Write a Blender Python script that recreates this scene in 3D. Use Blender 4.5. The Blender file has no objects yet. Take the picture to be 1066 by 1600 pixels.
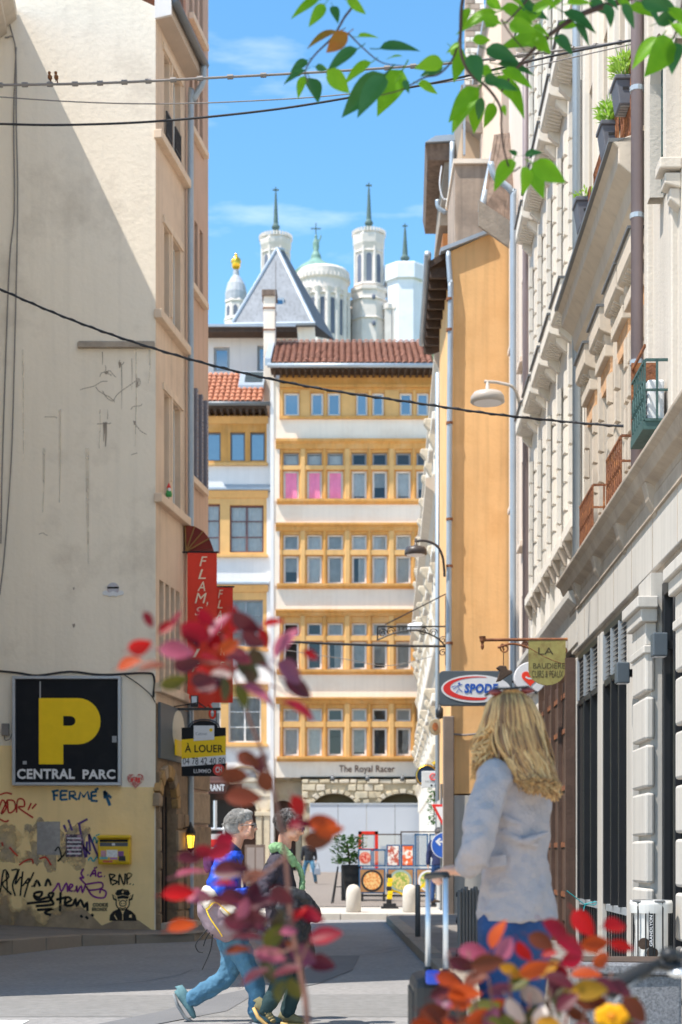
import bpy, math, random
from mathutils import Vector, Matrix
R = math.radians
rnd = random.Random(7)
sc = bpy.context.scene
col = sc.collection
# ---------------------------------------------------------------- camera, sky, sun, exposure
FPX, CX, HY, HC = 2500.0, 533.0, 1335.0, 1.4      # focal length in photo pixels, vanishing line, eye height
cam_d = bpy.data.cameras.new('camera')
cam = bpy.data.objects.new('camera', cam_d); col.objects.link(cam); sc.camera = cam
cam.location = (0, 0, HC); cam.rotation_euler = (R(90), 0, 0)
cam_d.sensor_fit = 'HORIZONTAL'; cam_d.sensor_width = 24.0
cam_d.lens = FPX / 1066 * 24.0
cam_d.shift_y = (HY - 800) / 1066
cam_d.clip_start = 0.05; cam_d.clip_end = 3000
cam_d.dof.use_dof = True; cam_d.dof.focus_distance = 12.0; cam_d.dof.aperture_fstop = 56.3 / 18.5
cam_d.dof.aperture_blades = 9
SUN = Vector((.404, .207, -.891)).normalized()     # travel direction of the sunlight
w = bpy.data.worlds.new('World'); sc.world = w; w.use_nodes = True
nt = w.node_tree; nt.nodes.clear()
out = nt.nodes.new('ShaderNodeOutputWorld'); bg = nt.nodes.new('ShaderNodeBackground')
sky = nt.nodes.new('ShaderNodeTexSky'); sky.sky_type = 'NISHITA'; sky.sun_disc = False
sky.sun_elevation = math.asin(-SUN.z); sky.sun_rotation = math.atan2(-SUN.x, -SUN.y)
sky.air_density = 1.0; sky.dust_density = .1; sky.ozone_density = 1.0; sky.altitude = 0
tc = nt.nodes.new('ShaderNodeTexCoord'); mp = nt.nodes.new('ShaderNodeMapping')
mp.inputs['Scale'].default_value = (1.6, 1.6, 7.5); mp.inputs['Location'].default_value = (2.1, 1.2, .3)
ns = nt.nodes.new('ShaderNodeTexNoise'); ns.inputs['Scale'].default_value = 2.4; ns.inputs['Detail'].default_value = 7; ns.inputs['Roughness'].default_value = .55
cr = nt.nodes.new('ShaderNodeValToRGB'); cr.color_ramp.elements[0].position = .57; cr.color_ramp.elements[1].position = 1.0
cr.color_ramp.elements[1].color = (.75, .75, .75, 1)
mx = nt.nodes.new('ShaderNodeMix'); mx.data_type = 'RGBA'; mx.inputs['B'].default_value = (8.6, 8.1, 7.5, 1)
L = nt.links.new
hs = nt.nodes.new('ShaderNodeHueSaturation'); hs.inputs['Hue'].default_value = .49; hs.inputs['Saturation'].default_value = 1.24; hs.inputs['Value'].default_value = .9
L(tc.outputs['Generated'], mp.inputs['Vector']); L(mp.outputs[0], ns.inputs['Vector']); L(ns.outputs['Fac'], cr.inputs['Fac'])
L(cr.outputs['Color'], mx.inputs['Factor']); L(sky.outputs[0], hs.inputs['Color']); L(hs.outputs[0], mx.inputs['A']); L(mx.outputs['Result'], bg.inputs['Color'])
L(bg.outputs[0], out.inputs['Surface']); bg.inputs['Strength'].default_value = .15
sun_d = bpy.data.lights.new('sun', 'SUN'); sun_d.energy = 3.7; sun_d.angle = R(.5); sun_d.color = (1, .94, .85)
sun = bpy.data.objects.new('sun', sun_d); col.objects.link(sun)
sun.rotation_euler = SUN.to_track_quat('-Z', 'Y').to_euler()
sc.view_settings.view_transform = 'Standard'; sc.view_settings.look = 'None'
sc.view_settings.exposure = 1.06; sc.view_settings.gamma = 1.0; sc.view_settings.use_curve_mapping = False
sc.cycles.max_bounces = 8; sc.cycles.diffuse_bounces = 4; sc.cycles.transparent_max_bounces = 12
sc.cycles.use_denoising = True

# ---------------------------------------------------------------- materials
MATS = {}
def mat(name, c, rough=.75, var=.12, scale=2.0, streak=0., bump=.12, bscale=30., metal=0., spec=.4, blotch=None, bl_amt=.5, bl_scale=1.3, bl_lo=.5, bl_hi=.72, sss=0, emit=0, coat=0):
    """plaster, stone, metal, cloth: base colour broken by noise, optional vertical streaks, optional stains of a second colour, fine relief"""
    if name in MATS: return MATS[name]
    m = bpy.data.materials.new(name); m.use_nodes = True; t = m.node_tree; N = t.nodes; K = t.links.new
    b = N['Principled BSDF']; b.inputs['Roughness'].default_value = rough; b.inputs['Metallic'].default_value = metal
    b.inputs['Specular IOR Level'].default_value = spec
    if coat: b.inputs['Coat Weight'].default_value = coat
    geo = N.new('ShaderNodeNewGeometry')
    n1 = N.new('ShaderNodeTexNoise'); n1.inputs['Scale'].default_value = scale; n1.inputs['Detail'].default_value = 6; n1.inputs['Roughness'].default_value = .62
    K(geo.outputs['Position'], n1.inputs['Vector'])
    mr = N.new('ShaderNodeMapRange'); mr.inputs['From Min'].default_value = .25; mr.inputs['From Max'].default_value = .75
    mr.inputs['To Min'].default_value = 1 - var; mr.inputs['To Max'].default_value = 1 + var
    K(n1.outputs['Fac'], mr.inputs['Value'])
    v = N.new('ShaderNodeMix'); v.data_type = 'RGBA'; v.blend_type = 'MULTIPLY'; v.inputs['Factor'].default_value = 1
    v.inputs['A'].default_value = (*c, 1); K(mr.outputs[0], v.inputs['B']); last = v.outputs['Result']
    if streak:
        mp = N.new('ShaderNodeMapping'); mp.inputs['Scale'].default_value = (4.5, 4.5, .22); K(geo.outputs['Position'], mp.inputs['Vector'])
        n2 = N.new('ShaderNodeTexNoise'); n2.inputs['Scale'].default_value = 1.6; n2.inputs['Detail'].default_value = 5; K(mp.outputs[0], n2.inputs['Vector'])
        m2 = N.new('ShaderNodeMapRange'); m2.inputs['From Min'].default_value = .48; m2.inputs['From Max'].default_value = .75
        m2.inputs['To Min'].default_value = 1; m2.inputs['To Max'].default_value = 1 - streak; K(n2.outputs['Fac'], m2.inputs['Value'])
        x = N.new('ShaderNodeMix'); x.data_type = 'RGBA'; x.blend_type = 'MULTIPLY'; x.inputs['Factor'].default_value = 1
        K(last, x.inputs['A']); K(m2.outputs[0], x.inputs['B']); last = x.outputs['Result']
    if blotch:
        n3 = N.new('ShaderNodeTexNoise'); n3.inputs['Scale'].default_value = bl_scale; n3.inputs['Detail'].default_value = 8; n3.inputs['Roughness'].default_value = .68
        K(geo.outputs['Position'], n3.inputs['Vector'])
        m3 = N.new('ShaderNodeMapRange'); m3.inputs['From Min'].default_value = bl_lo; m3.inputs['From Max'].default_value = bl_hi; m3.inputs['To Max'].default_value = bl_amt
        K(n3.outputs['Fac'], m3.inputs['Value'])
        x = N.new('ShaderNodeMix'); x.data_type = 'RGBA'; x.inputs['B'].default_value = (*blotch, 1); K(m3.outputs[0], x.inputs['Factor']); K(last, x.inputs['A']); last = x.outputs['Result']
    K(last, b.inputs['Base Color'])
    if sss:
        b.inputs['Subsurface Weight'].default_value = sss; b.inputs['Subsurface Scale'].default_value = .01
    if emit:
        b.inputs['Emission Color'].default_value = (*c, 1); b.inputs['Emission Strength'].default_value = emit
    if bump:
        nb = N.new('ShaderNodeTexNoise'); nb.inputs['Scale'].default_value = bscale; nb.inputs['Detail'].default_value = 4; K(geo.outputs['Position'], nb.inputs['Vector'])
        bp = N.new('ShaderNodeBump'); bp.inputs['Strength'].default_value = bump; bp.inputs['Distance'].default_value = .02
        K(nb.outputs['Fac'], bp.inputs['Height']); K(bp.outputs[0], b.inputs['Normal'])
    MATS[name] = m; return m
def glass(name, tint=(.5, .56, .6), refl=.16, rough=.02):
    """thin pane: a mirror layer by Fresnel over a tinted see-through layer"""
    if name in MATS: return MATS[name]
    m = bpy.data.materials.new(name); m.use_nodes = True; t = m.node_tree; N = t.nodes; K = t.links.new; N.clear()
    o = N.new('ShaderNodeOutputMaterial'); tr = N.new('ShaderNodeBsdfTransparent'); gl = N.new('ShaderNodeBsdfGlossy'); mi = N.new('ShaderNodeMixShader')
    tr.inputs[0].default_value = (*tint, 1); gl.inputs['Roughness'].default_value = rough; gl.inputs['Color'].default_value = (.95, .97, 1, 1)
    fr = N.new('ShaderNodeFresnel'); fr.inputs['IOR'].default_value = 1.5; ad = N.new('ShaderNodeMath'); ad.operation = 'ADD'; ad.inputs[1].default_value = refl; ad.use_clamp = True
    K(fr.outputs[0], ad.inputs[0]); K(ad.outputs[0], mi.inputs[0]); K(tr.outputs[0], mi.inputs[1]); K(gl.outputs[0], mi.inputs[2]); K(mi.outputs[0], o.inputs['Surface'])
    MATS[name] = m; return m
def soften(m, sc=3., lo=.38, hi=.62, fade=0.):
    """ragged, thinning edge for paint and damp stains: alpha from noise, optionally thinning towards the top of the patch"""
    t = m.node_tree; N = t.nodes; K = t.links.new; g = N.new('ShaderNodeNewGeometry'); n = N.new('ShaderNodeTexNoise'); n.inputs['Scale'].default_value = sc; n.inputs['Detail'].default_value = 7; K(g.outputs['Position'], n.inputs['Vector'])
    r = N.new('ShaderNodeMapRange'); r.inputs['From Min'].default_value = lo; r.inputs['From Max'].default_value = hi; src = n.outputs['Fac']
    if fade:
        c = N.new('ShaderNodeTexCoord'); s = N.new('ShaderNodeSeparateXYZ'); K(c.outputs['Generated'], s.inputs[0]); q = N.new('ShaderNodeMath'); q.operation = 'MULTIPLY_ADD'; K(s.outputs['Z'], q.inputs[0]); q.inputs[1].default_value = -fade; K(src, q.inputs[2]); src = q.outputs[0]
    K(src, r.inputs['Value']); K(r.outputs[0], N['Principled BSDF'].inputs['Alpha']); return m
def leafmat(name, c, c2=None, trans=.35, rough=.45, spec=.2):
    """leaf: glossy cuticle, light passing through, colour drifting from leaf to leaf and along the blade"""
    if name in MATS: return MATS[name]
    m = bpy.data.materials.new(name); m.use_nodes = True; t = m.node_tree; N = t.nodes; K = t.links.new
    b = N['Principled BSDF']; o = N['Material Output']; b.inputs['Roughness'].default_value = rough; b.inputs['Specular IOR Level'].default_value = spec
    oi = N.new('ShaderNodeObjectInfo'); geo = N.new('ShaderNodeNewGeometry')
    n1 = N.new('ShaderNodeTexNoise'); n1.inputs['Scale'].default_value = 18; K(geo.outputs['Position'], n1.inputs['Vector'])
    ad = N.new('ShaderNodeMath'); ad.operation = 'MULTIPLY_ADD'; K(oi.outputs['Random'], ad.inputs[0]); ad.inputs[1].default_value = .5; K(n1.outputs['Fac'], ad.inputs[2])
    mr = N.new('ShaderNodeMapRange'); mr.inputs['From Min'].default_value = .35; mr.inputs['From Max'].default_value = 1.1; K(ad.outputs[0], mr.inputs['Value'])
    x = N.new('ShaderNodeMix'); x.data_type = 'RGBA'; x.inputs['A'].default_value = (*c, 1); x.inputs['B'].default_value = (*(c2 or [q * .6 for q in c]), 1)
    K(mr.outputs[0], x.inputs['Factor']); K(x.outputs['Result'], b.inputs['Base Color'])
    tl = N.new('ShaderNodeBsdfTranslucent'); K(x.outputs['Result'], tl.inputs['Color'])
    mi = N.new('ShaderNodeMixShader'); mi.inputs[0].default_value = trans; K(b.outputs[0], mi.inputs[1]); K(tl.outputs[0], mi.inputs[2]); K(mi.outputs[0], o.inputs['Surface'])
    MATS[name] = m; return m

cream = mat('cream_render', (.86, .765, .635), .85, .05, .55, streak=.06, bump=.28, bscale=14, blotch=(.46, .38, .3), bl_amt=.6, bl_scale=.7, bl_lo=.5, bl_hi=.75)
yellowpaint = mat('yellow_paint', (.95, .69, .34), .8, .07, 1.4, streak=.06, bump=.2, bscale=16, blotch=(.55, .42, .27), bl_amt=.3, bl_scale=1.6, bl_lo=.55, bl_hi=.8)
grimepaint = mat('grimy_paint', (.42, .31, .2), .9, .25, 3, blotch=(.2, .15, .12), bl_amt=.7, bl_scale=2.2, bl_lo=.42, bl_hi=.7)
peach = mat('peach_render', (.7, .535, .4), .85, .07, 1.2, streak=.14, bump=.15, bscale=25, blotch=(.42, .3, .22), bl_amt=.35)
peachtrim = mat('peach_trim', (.72, .56, .42), .85, .08, 2.2, streak=.12, bump=.1)
pinkr = mat('pink_render', (.56, .385, .29), .85, .08, 1.2, streak=.15, bump=.12)
oldstone = mat('old_brown_stone', (.27, .185, .115), .9, .3, 3.5, bump=.8, bscale=12, blotch=(.1, .075, .055), bl_amt=.75, bl_scale=4)
oldstone2 = mat('old_pale_stone', (.36, .26, .17), .9, .25, 3.5, bump=.8, bscale=12, blotch=(.16, .12, .09), bl_amt=.7, bl_scale=5)
ochre = mat('ochre_stone', (.62, .31, .085), .8, .16, 1.1, streak=.2, bump=.15, bscale=10, blotch=(.7, .45, .22), bl_amt=.6, bl_scale=.9)
ochre2 = mat('ochre_stone_pale', (.7, .41, .155), .8, .14, 1.1, streak=.12, bump=.15, bscale=10)
plaster = mat('pinkish_plaster', (.86, .74, .61), .85, .06, .7, streak=.06, bump=.1, blotch=(.66, .44, .27), bl_amt=.35, bl_scale=.6)
whitewash = mat('white_render', (.76, .72, .69), .85, .06, .7, streak=.06, bump=.1)
tiler = mat('red_brown_tile', (.33, .145, .095), .8, .22, 2.5, bump=.3, bscale=20, blotch=(.17, .1, .075), bl_amt=.6, bl_scale=2.2)
tileo = mat('orange_tile', (.54, .21, .115), .8, .22, 2.5, bump=.3, bscale=20, blotch=(.36, .16, .1), bl_amt=.5, bl_scale=2.2)
zinc = mat('zinc', (.4, .44, .48), .45, .12, 2, metal=.35, bump=.05)
zincd = mat('dark_zinc', (.16, .165, .17), .5, .15, 2, metal=.3, bump=.05)
slate = mat('slate', (.24, .25, .27), .6, .2, 1.2, streak=.3, bump=.3, bscale=5)
slate_shade = mat('shaded_slate', (.1, .1, .11), .7, .2, 1.2, bump=.3, bscale=5)  # darker copy for the roof faces in shade, shade put into the colour
darkwood = mat('dark_wood', (.07, .045, .032), .8, .3, 6, bump=.4, bscale=25)
oldwood = mat('weathered_wood', (.2, .14, .105), .85, .3, 5, streak=.5, bump=.5, bscale=22)
greywood = mat('grey_eaves_board', (.3, .25, .2), .85, .2, 5, bump=.4, bscale=22)
dark = mat('dark_interior', (.035, .036, .04), .9, .2, 2, bump=0)
black = mat('black_metal', (.018, .019, .021), .45, .2, 8, bump=.03, metal=.2)
blackm = mat('black_matt', (.02, .02, .022), .7, .2, 8, bump=.05)
navyf = mat('black_frame', (.012, .013, .016), .4, .15, 5, bump=.02)
whitef = mat('white_frame', (.74, .73, .7), .5, .06, 4, bump=.03)
greyf = mat('grey_frame', (.3, .33, .36), .5, .08, 4, bump=.03)
plumf = mat('plum_frame', (.16, .07, .065), .5, .12, 4, bump=.03)
bluef = mat('slate_blue_frame', (.13, .16, .2), .5, .12, 4, bump=.03)
pane_far = glass('far_glass', (.86, .88, .9), .02)
pane_dark = glass('shop_glass', (.07, .13, .1), .06)
pane_sky = glass('sky_glass', (.35, .4, .45), .25)
netc = mat('net_curtain', (.75, .73, .68), .9, .12, 5, bump=0)
greyc = mat('grey_curtain', (.5, .49, .46), .9, .2, 3, bump=0)
pinkc = mat('pink_curtain', (.92, .3, .5), .85, .1, 3, bump=0)
limest = mat('white_limestone', (.74, .67, .61), .8, .1, .3, streak=.12, bump=.3, bscale=1.2, blotch=(.5, .48, .46), bl_amt=.5, bl_scale=.25)
limed = mat('basilica_opening', (.13, .15, .2), .6, .2, .1, bump=0)
verd = mat('verdigris', (.17, .3, .25), .6, .3, .6, bump=0, blotch=(.3, .33, .3), bl_amt=.6, bl_scale=.5)
verdd = mat('dark_verdigris', (.085, .14, .13), .6, .3, .6, bump=0)
gold = mat('gilding', (.95, .55, .06), .28, .12, 2, metal=.85, bump=0)
wrap = mat('scaffold_wrap', (.84, .85, .88), .6, .08, .25, bump=.8, bscale=.9, blotch=(.62, .66, .74), bl_amt=.5, bl_scale=.5)
facC = mat('ivory_stone', (.76, .705, .625), .8, .06, .9, streak=.12, bump=.15, bscale=20, blotch=(.62, .5, .37), bl_amt=.22, bl_scale=.9)
facB = mat('sandy_stone', (.57, .49, .4), .8, .07, 1., streak=.14, bump=.2, bscale=20, blotch=(.5, .38, .27), bl_amt=.25)
facA = mat('pale_sandstone', (.55, .5, .44), .8, .06, 1, streak=.1, bump=.25, bscale=30)
facD = mat('rose_render', (.72, .6, .5), .85, .07, 1, streak=.12, bump=.1)
shopst = mat('shop_limestone', (.52, .49, .45), .7, .06, 1.2, streak=.22, bump=.1, bscale=25, blotch=(.5, .47, .43), bl_amt=.3, bl_scale=1.2)
cornst = mat('weathered_cornice', (.4, .335, .27), .85, .2, 2, streak=.1, bump=.3, blotch=(.2, .165, .14), bl_amt=.55, bl_scale=1.8)
orangew = mat('orange_render', (.78, .46, .2), .85, .1, .7, streak=.16, bump=.2, bscale=14, blotch=(.6, .3, .1), bl_amt=.6, bl_scale=.9, bl_lo=.48, bl_hi=.8)
dirtyr = mat('dirty_beige_render', (.44, .33, .25), .85, .15, .8, streak=.45, bump=.15, blotch=(.2, .16, .13), bl_amt=.85, bl_scale=1.1, bl_lo=.42)
brick = mat('chimney_brick', (.45, .33, .25), .85, .2, 4, bump=.3)
pipe = mat('mauve_pipe', (.27, .215, .225), .5, .08, 2, bump=.04)
pipez = mat('zinc_pipe', (.36, .42, .48), .45, .1, 2, metal=.3, bump=.04)
rust = mat('rusty_iron', (.2, .075, .035), .8, .4, 12, bump=.5, blotch=(.5, .2, .05), bl_amt=.6, bl_scale=9)
greeni = mat('green_iron', (.045, .095, .09), .6, .25, 12, bump=.2)
shutterw = mat('brown_shutter_wood', (.1, .058, .042), .6, .3, 4, streak=.4, bump=.2, blotch=(.06, .03, .02), bl_amt=.5)
asph = mat('asphalt', (.26, .25, .245), .88, .3, 14, bump=.5, bscale=90, blotch=(.2, .195, .195), bl_amt=.7, bl_scale=.9, bl_lo=.42)
asph2 = mat('asphalt_repair', (.16, .16, .165), .9, .12, 1.5, bump=.5, bscale=90)
asphp = mat('pavement_asphalt', (.2, .18, .165), .9, .18, 1.2, bump=.5, bscale=80, blotch=(.07, .065, .06), bl_amt=.6, bl_scale=1.1)
palepave = mat('pale_paving', (.46, .42, .37), .85, .12, .8, bump=.2, bscale=30, blotch=(.3, .27, .24), bl_amt=.4)
grank = mat('granite_kerb', (.27, .225, .18), .85, .2, 2, bump=.4, bscale=60, blotch=(.15, .13, .11), bl_amt=.5, bl_scale=2)
bollst = mat('bollard_stone', (.6, .55, .48), .85, .1, 2, bump=.2, bscale=30, blotch=(.38, .33, .28), bl_amt=.5, bl_scale=3)
granite = mat('speckled_granite', (.15, .15, .16), .6, .6, 60, bump=.1, bscale=60)
paintw = mat('road_paint', (.75, .74, .7), .7, .15, 6, bump=.1, blotch=(.3, .29, .28), bl_amt=.5, bl_scale=8)
hoardm = mat('grey_hoarding', (.5, .52, .56), .6, .04, .5, bump=0)
alu = mat('aluminium', (.62, .65, .7), .35, .05, 5, metal=.6, bump=0)
wirem = mat('black_cable', (.02, .02, .024), .6, .1, 5, bump=0)
wireg = mat('grey_cable', (.22, .2, .19), .6, .15, 5, bump=0)
crack = mat('crack_grime', (.33, .275, .225), .95, .3, 6, bump=0)
skin = mat('skin', (.62, .33, .225), .5, .1, 14, bump=.05, bscale=120, sss=.12, blotch=(.6, .24, .16), bl_amt=.35, bl_scale=16)
def flat(n, c, rough=.55, **k): return mat(n, c, rough, .05, 6, bump=0, **k)
pblack, pyellow, pwhite, pred = flat('sign_black', (.008, .009, .012), .5, spec=.15), flat('sign_yellow', (.9, .6, .015), .5, spec=.2), flat('sign_white', (.72, .72, .74), .5), flat('sign_red', (.68, .03, .025), .45)
pblue = flat('sign_blue', (.02, .1, .45), .4); psil = flat('sign_silver_edge', (.42, .45, .5), .4, metal=.4); pgrey = flat('sign_slate_grey', (.085, .105, .125), .45)
flamr = mat('red_banner_cloth', (.72, .045, .02), .7, .08, 4, bump=.1, bscale=60)
flamt = flat('banner_lettering', (.86, .7, .5))
sbl, spu, sre, sbk, sgr, scy = [mat(n, c, .8, .25, 9, bump=0) for n, c in (('spray_blue', (.03, .13, .25)), ('spray_purple', (.22, .03, .24)), ('spray_red', (.5, .03, .02)), ('spray_black', (.015, .014, .014)), ('spray_grey', (.3, .275, .26)), ('spray_cyan', (.08, .4, .42)))]
spv = mat('spray_violet', (.11, .06, .22), .8, .25, 9, bump=0)
for m_ in (sbl, spu, sre, sbk, sgr, scy, spv): soften(m_, 9, .2, .4)

# ---------------------------------------------------------------- mesh helpers
SEP = {'console', 'bracket', 'scroll', 'strap_hinge', 'door_post', 'window_surround', 'buttress', 'lancet', 'carving', 'pipe_collar', 'pipe_bracket', 'foot', 'wing', 'spotlight', 'capital', 'sticker', 'handle_tube', 'eye', 'eyebrow', 'collar', 'side_rail', 'clamp', 'wall_stain', 'bar', 'drain_rib', 'strap', 'rail', 'shoe', 'sole', 'sheet', 'clip', 'crossing_marking', 'road_crack', 'wall_crack'}   # kinds built as one object per piece
class MB:
    def __init__(s): s.v = []; s.f = []; s.p = []
    def add(s, vs, fs):
        s.p.append((len(s.v), len(s.f))); o = len(s.v); s.v += [tuple(q) for q in vs]; s.f += [[i + o for i in f] for f in fs]; return s
    def box(s, x0, x1, y0, y1, z0, z1):
        x0, x1 = sorted((x0, x1)); y0, y1 = sorted((y0, y1)); z0, z1 = sorted((z0, z1))
        return s.hexa([(x0, y0, z0), (x1, y0, z0), (x1, y1, z0), (x0, y1, z0), (x0, y0, z1), (x1, y0, z1), (x1, y1, z1), (x0, y1, z1)])
    def hexa(s, p): return s.add(p, [(0, 3, 2, 1), (4, 5, 6, 7), (0, 1, 5, 4), (1, 2, 6, 5), (2, 3, 7, 6), (3, 0, 4, 7)])
    def ext(s, pa, pb):
        n = len(pa); return s.add(list(pa) + list(pb), [list(range(n))[::-1], list(range(n, 2 * n))] + [[i, (i + 1) % n, n + (i + 1) % n, n + i] for i in range(n)])
    def prism(s, poly, y0, y1): return s.ext([(x, y0, z) for x, z in poly], [(x, y1, z) for x, z in poly])
    def prismx(s, poly, x0, x1): return s.ext([(x0, y, z) for y, z in poly], [(x1, y, z) for y, z in poly])
    def prismz(s, poly, z0, z1): return s.ext([(x, y, z0) for x, y in poly], [(x, y, z1) for x, y in poly])
    def tube(s, pts, r, n=8, flat=1.0, up=(0, 0, 1)):
        pts = [Vector(p) for p in pts]; m = len(pts); rr = r if isinstance(r, list) else [r] * m
        if len(rr) < m: rr = rr + [rr[-1]] * (m - len(rr))
        vs = []; up = Vector(up); prev = None
        for i, p in enumerate(pts):
            t = (pts[min(i + 1, m - 1)] - pts[max(i - 1, 0)]); t = t.normalized() if t.length > 1e-9 else Vector((0, 0, 1))
            a = prev - t * prev.dot(t) if prev is not None else up.cross(t)
            if a.length < 1e-4: a = Vector((1, 0, 0)).cross(t)
            if a.length < 1e-4: a = Vector((0, 1, 0)).cross(t)
            a.normalize(); b = t.cross(a); prev = a
            ri = rr[i]; ra, rb = (ri if isinstance(ri, tuple) else (ri, ri * flat))
            for k in range(n):
                q = 2 * math.pi * k / n; vs.append(p + a * (math.cos(q) * ra) + b * (math.sin(q) * rb))
        fs = [[i * n + k, i * n + (k + 1) % n, (i + 1) * n + (k + 1) % n, (i + 1) * n + k] for i in range(m - 1) for k in range(n)]
        fs += [list(range(n))[::-1], list(range((m - 1) * n, m * n))]
        return s.add(vs, fs)
    def rings(s, rs, n=16):
        """horizontal elliptical rings (cx, cy, z, rx, ry[, rot]) stacked into a closed loft"""
        vs = []
        for q in rs:
            cx, cy, z, rx, ry = q[:5]; a0 = q[5] if len(q) > 5 else 0; c, sn = math.cos(a0), math.sin(a0)
            for k in range(n):
                t = 2 * math.pi * k / n; x, y = math.cos(t) * rx, math.sin(t) * ry
                vs.append((cx + x * c - y * sn, cy + x * sn + y * c, z))
        m = len(rs)
        fs = [[i * n + k, i * n + (k + 1) % n, (i + 1) * n + (k + 1) % n, (i + 1) * n + k] for i in range(m - 1) for k in range(n)]
        fs += [list(range(n))[::-1], list(range((m - 1) * n, m * n))]
        return s.add(vs, fs)
    def lathe(s, prof, c=(0, 0), n=16, a0=0.):
        return s.rings([(c[0], c[1], z, max(r, 1e-3), max(r, 1e-3), a0) for r, z in prof], n)
    def ell(s, c, r, n=14, rot=None):
        vs = []; m = n // 2
        M = rot.to_matrix() if rot is not None else None
        for i in range(1, m):
            ph = math.pi * i / m
            for k in range(n):
                t = 2 * math.pi * k / n; vs.append(Vector((math.cos(t) * math.sin(ph) * r[0], math.sin(t) * math.sin(ph) * r[1], -math.cos(ph) * r[2])))
        vs += [Vector((0, 0, -r[2])), Vector((0, 0, r[2]))]
        if M: vs = [M @ v for v in vs]
        vs = [v + Vector(c) for v in vs]; b = (m - 1) * n
        fs = [[i * n + k, i * n + (k + 1) % n, (i + 1) * n + (k + 1) % n, (i + 1) * n + k] for i in range(m - 2) for k in range(n)]
        fs += [[b, (k + 1) % n, k] for k in range(n)] + [[b + 1, (m - 2) * n + k, (m - 2) * n + (k + 1) % n] for k in range(n)]
        return s.add(vs, fs)
    def stroke(s, pts, w, y, th=.002):
        """a painted stroke: flat ribbon in the x-z plane, 2 mm proud"""
        pts = [Vector((p[0], p[1])) for p in pts]; m = len(pts); l = []; r = []
        for i, p in enumerate(pts):
            t = pts[min(i + 1, m - 1)] - pts[max(i - 1, 0)]
            nn = Vector((-t.y, t.x)); nn = nn.normalized() if nn.length > 1e-9 else Vector((0, 1))
            ww = (w[i] if isinstance(w, (list, tuple)) else w) / 2
            l.append(p + nn * ww); r.append(p - nn * ww)
        vs = [(p.x, y, p.y) for p in l] + [(p.x, y, p.y) for p in r]
        return s.add(vs, [[i, i + 1, m + i + 1, m + i] for i in range(m - 1)])
    def mesh(s, name, m, smooth=False):
        me = bpy.data.meshes.new(name); me.from_pydata(s.v, [], s.f); me.update()
        ms = m if isinstance(m, (list, tuple)) else [m]
        for q in ms: me.materials.append(q)
        if smooth: me.polygons.foreach_set('use_smooth', [True] * len(me.polygons))
        return me
    def obj(s, name, m, parent=None, loc=None, smooth=False, bevel=0, rot=None):
        if name in SEP and len(s.p) > 1:
            o0 = None; e = s.p[1:] + [(len(s.v), len(s.f))]
            for (va, fa), (vb, fb) in zip(s.p, e):
                q = MB(); q.v = s.v[va:vb]; q.f = [[i - va for i in f] for f in s.f[fa:fb]]; o = q.obj(name, m, parent, loc, smooth, bevel, rot); o0 = o0 or o
                if parent is None: o['kind'] = 'structure'
            return o0
        o = inst(s.mesh(name, m, smooth), name, parent, loc, rot)
        if bevel:
            b = o.modifiers.new('edge', 'BEVEL'); b.width = bevel; b.segments = 2; b.limit_method = 'ANGLE'; b.angle_limit = R(35)
        return o
def inst(me, name, parent=None, loc=None, rot=None, scale=None):
    o = bpy.data.objects.new(name, me); col.objects.link(o)
    if parent is not None: o.parent = parent
    if loc is not None: o.location = loc
    if rot is not None: o.rotation_euler = rot
    if scale is not None: o.scale = scale
    return o
def tag(o, label, cat, group=None, kind=None):
    o['label'] = label; o['category'] = cat
    if group: o['group'] = group
    if kind: o['kind'] = kind
    return o
def thing(name, label, cat, loc=(0, 0, 0), rz=0, group=None):
    o = bpy.data.objects.new(name, None); col.objects.link(o); o.empty_display_size = .3
    o.location = loc; o.rotation_euler = (0, 0, rz); return tag(o, label, cat, group)
def struct(o): o['kind'] = 'structure'; return o
def stuff(o): o['kind'] = 'stuff'; return o
def crom(pts, k=6):
    P = [Vector(p) for p in pts]; P = [P[0] * 2 - P[1]] + P + [P[-1] * 2 - P[-2]]; o = []
    for i in range(1, len(P) - 2):
        for j in range(k):
            t = j / k; a, b, c, d = P[i - 1:i + 3]
            o.append(.5 * ((2 * b) + (c - a) * t + (2 * a - 5 * b + 4 * c - d) * t * t + (3 * b - a - 3 * c + d) * t ** 3))
    return o + [P[-2]]
def PX(px, Y): return (px - CX) * Y / FPX
def PZ(py, Y): return HC + (HY - py) * Y / FPX
def P3(px, py, Y): return Vector((PX(px, Y), Y, PZ(py, Y)))
_tx = {}
def textmb(body, w, h, th=.004, shear=0., bold=0., mb=None, x=0, y=0, z=0):
    """lettering: font outlines fitted to a w x h box whose lower left is (x, z), standing in the x-z plane and facing -y"""
    key = (body, shear, bold)
    if key not in _tx:
        c = bpy.data.curves.new('lettering', 'FONT'); c.body = body; c.shear = shear; c.offset = bold; c.resolution_u = 3; c.space_character = 1.0 + 2 * bold
        o = bpy.data.objects.new('lettering', c); col.objects.link(o)
        me = bpy.data.meshes.new_from_object(o.evaluated_get(bpy.context.evaluated_depsgraph_get()))
        _tx[key] = ([v.co.copy() for v in me.vertices], [list(p.vertices) for p in me.polygons])
        bpy.data.objects.remove(o); bpy.data.curves.remove(c); bpy.data.meshes.remove(me)
    vs, fs = _tx[key]
    ax, bx = min(v.x for v in vs), max(v.x for v in vs); ay, by = min(v.y for v in vs), max(v.y for v in vs)
    mb = mb or MB()
    mb.add([(x + (v.x - ax) / (bx - ax) * w, y, z + (v.y - ay) / max(by - ay, 1e-6) * h) for v in vs], fs)
    return mb
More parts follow.
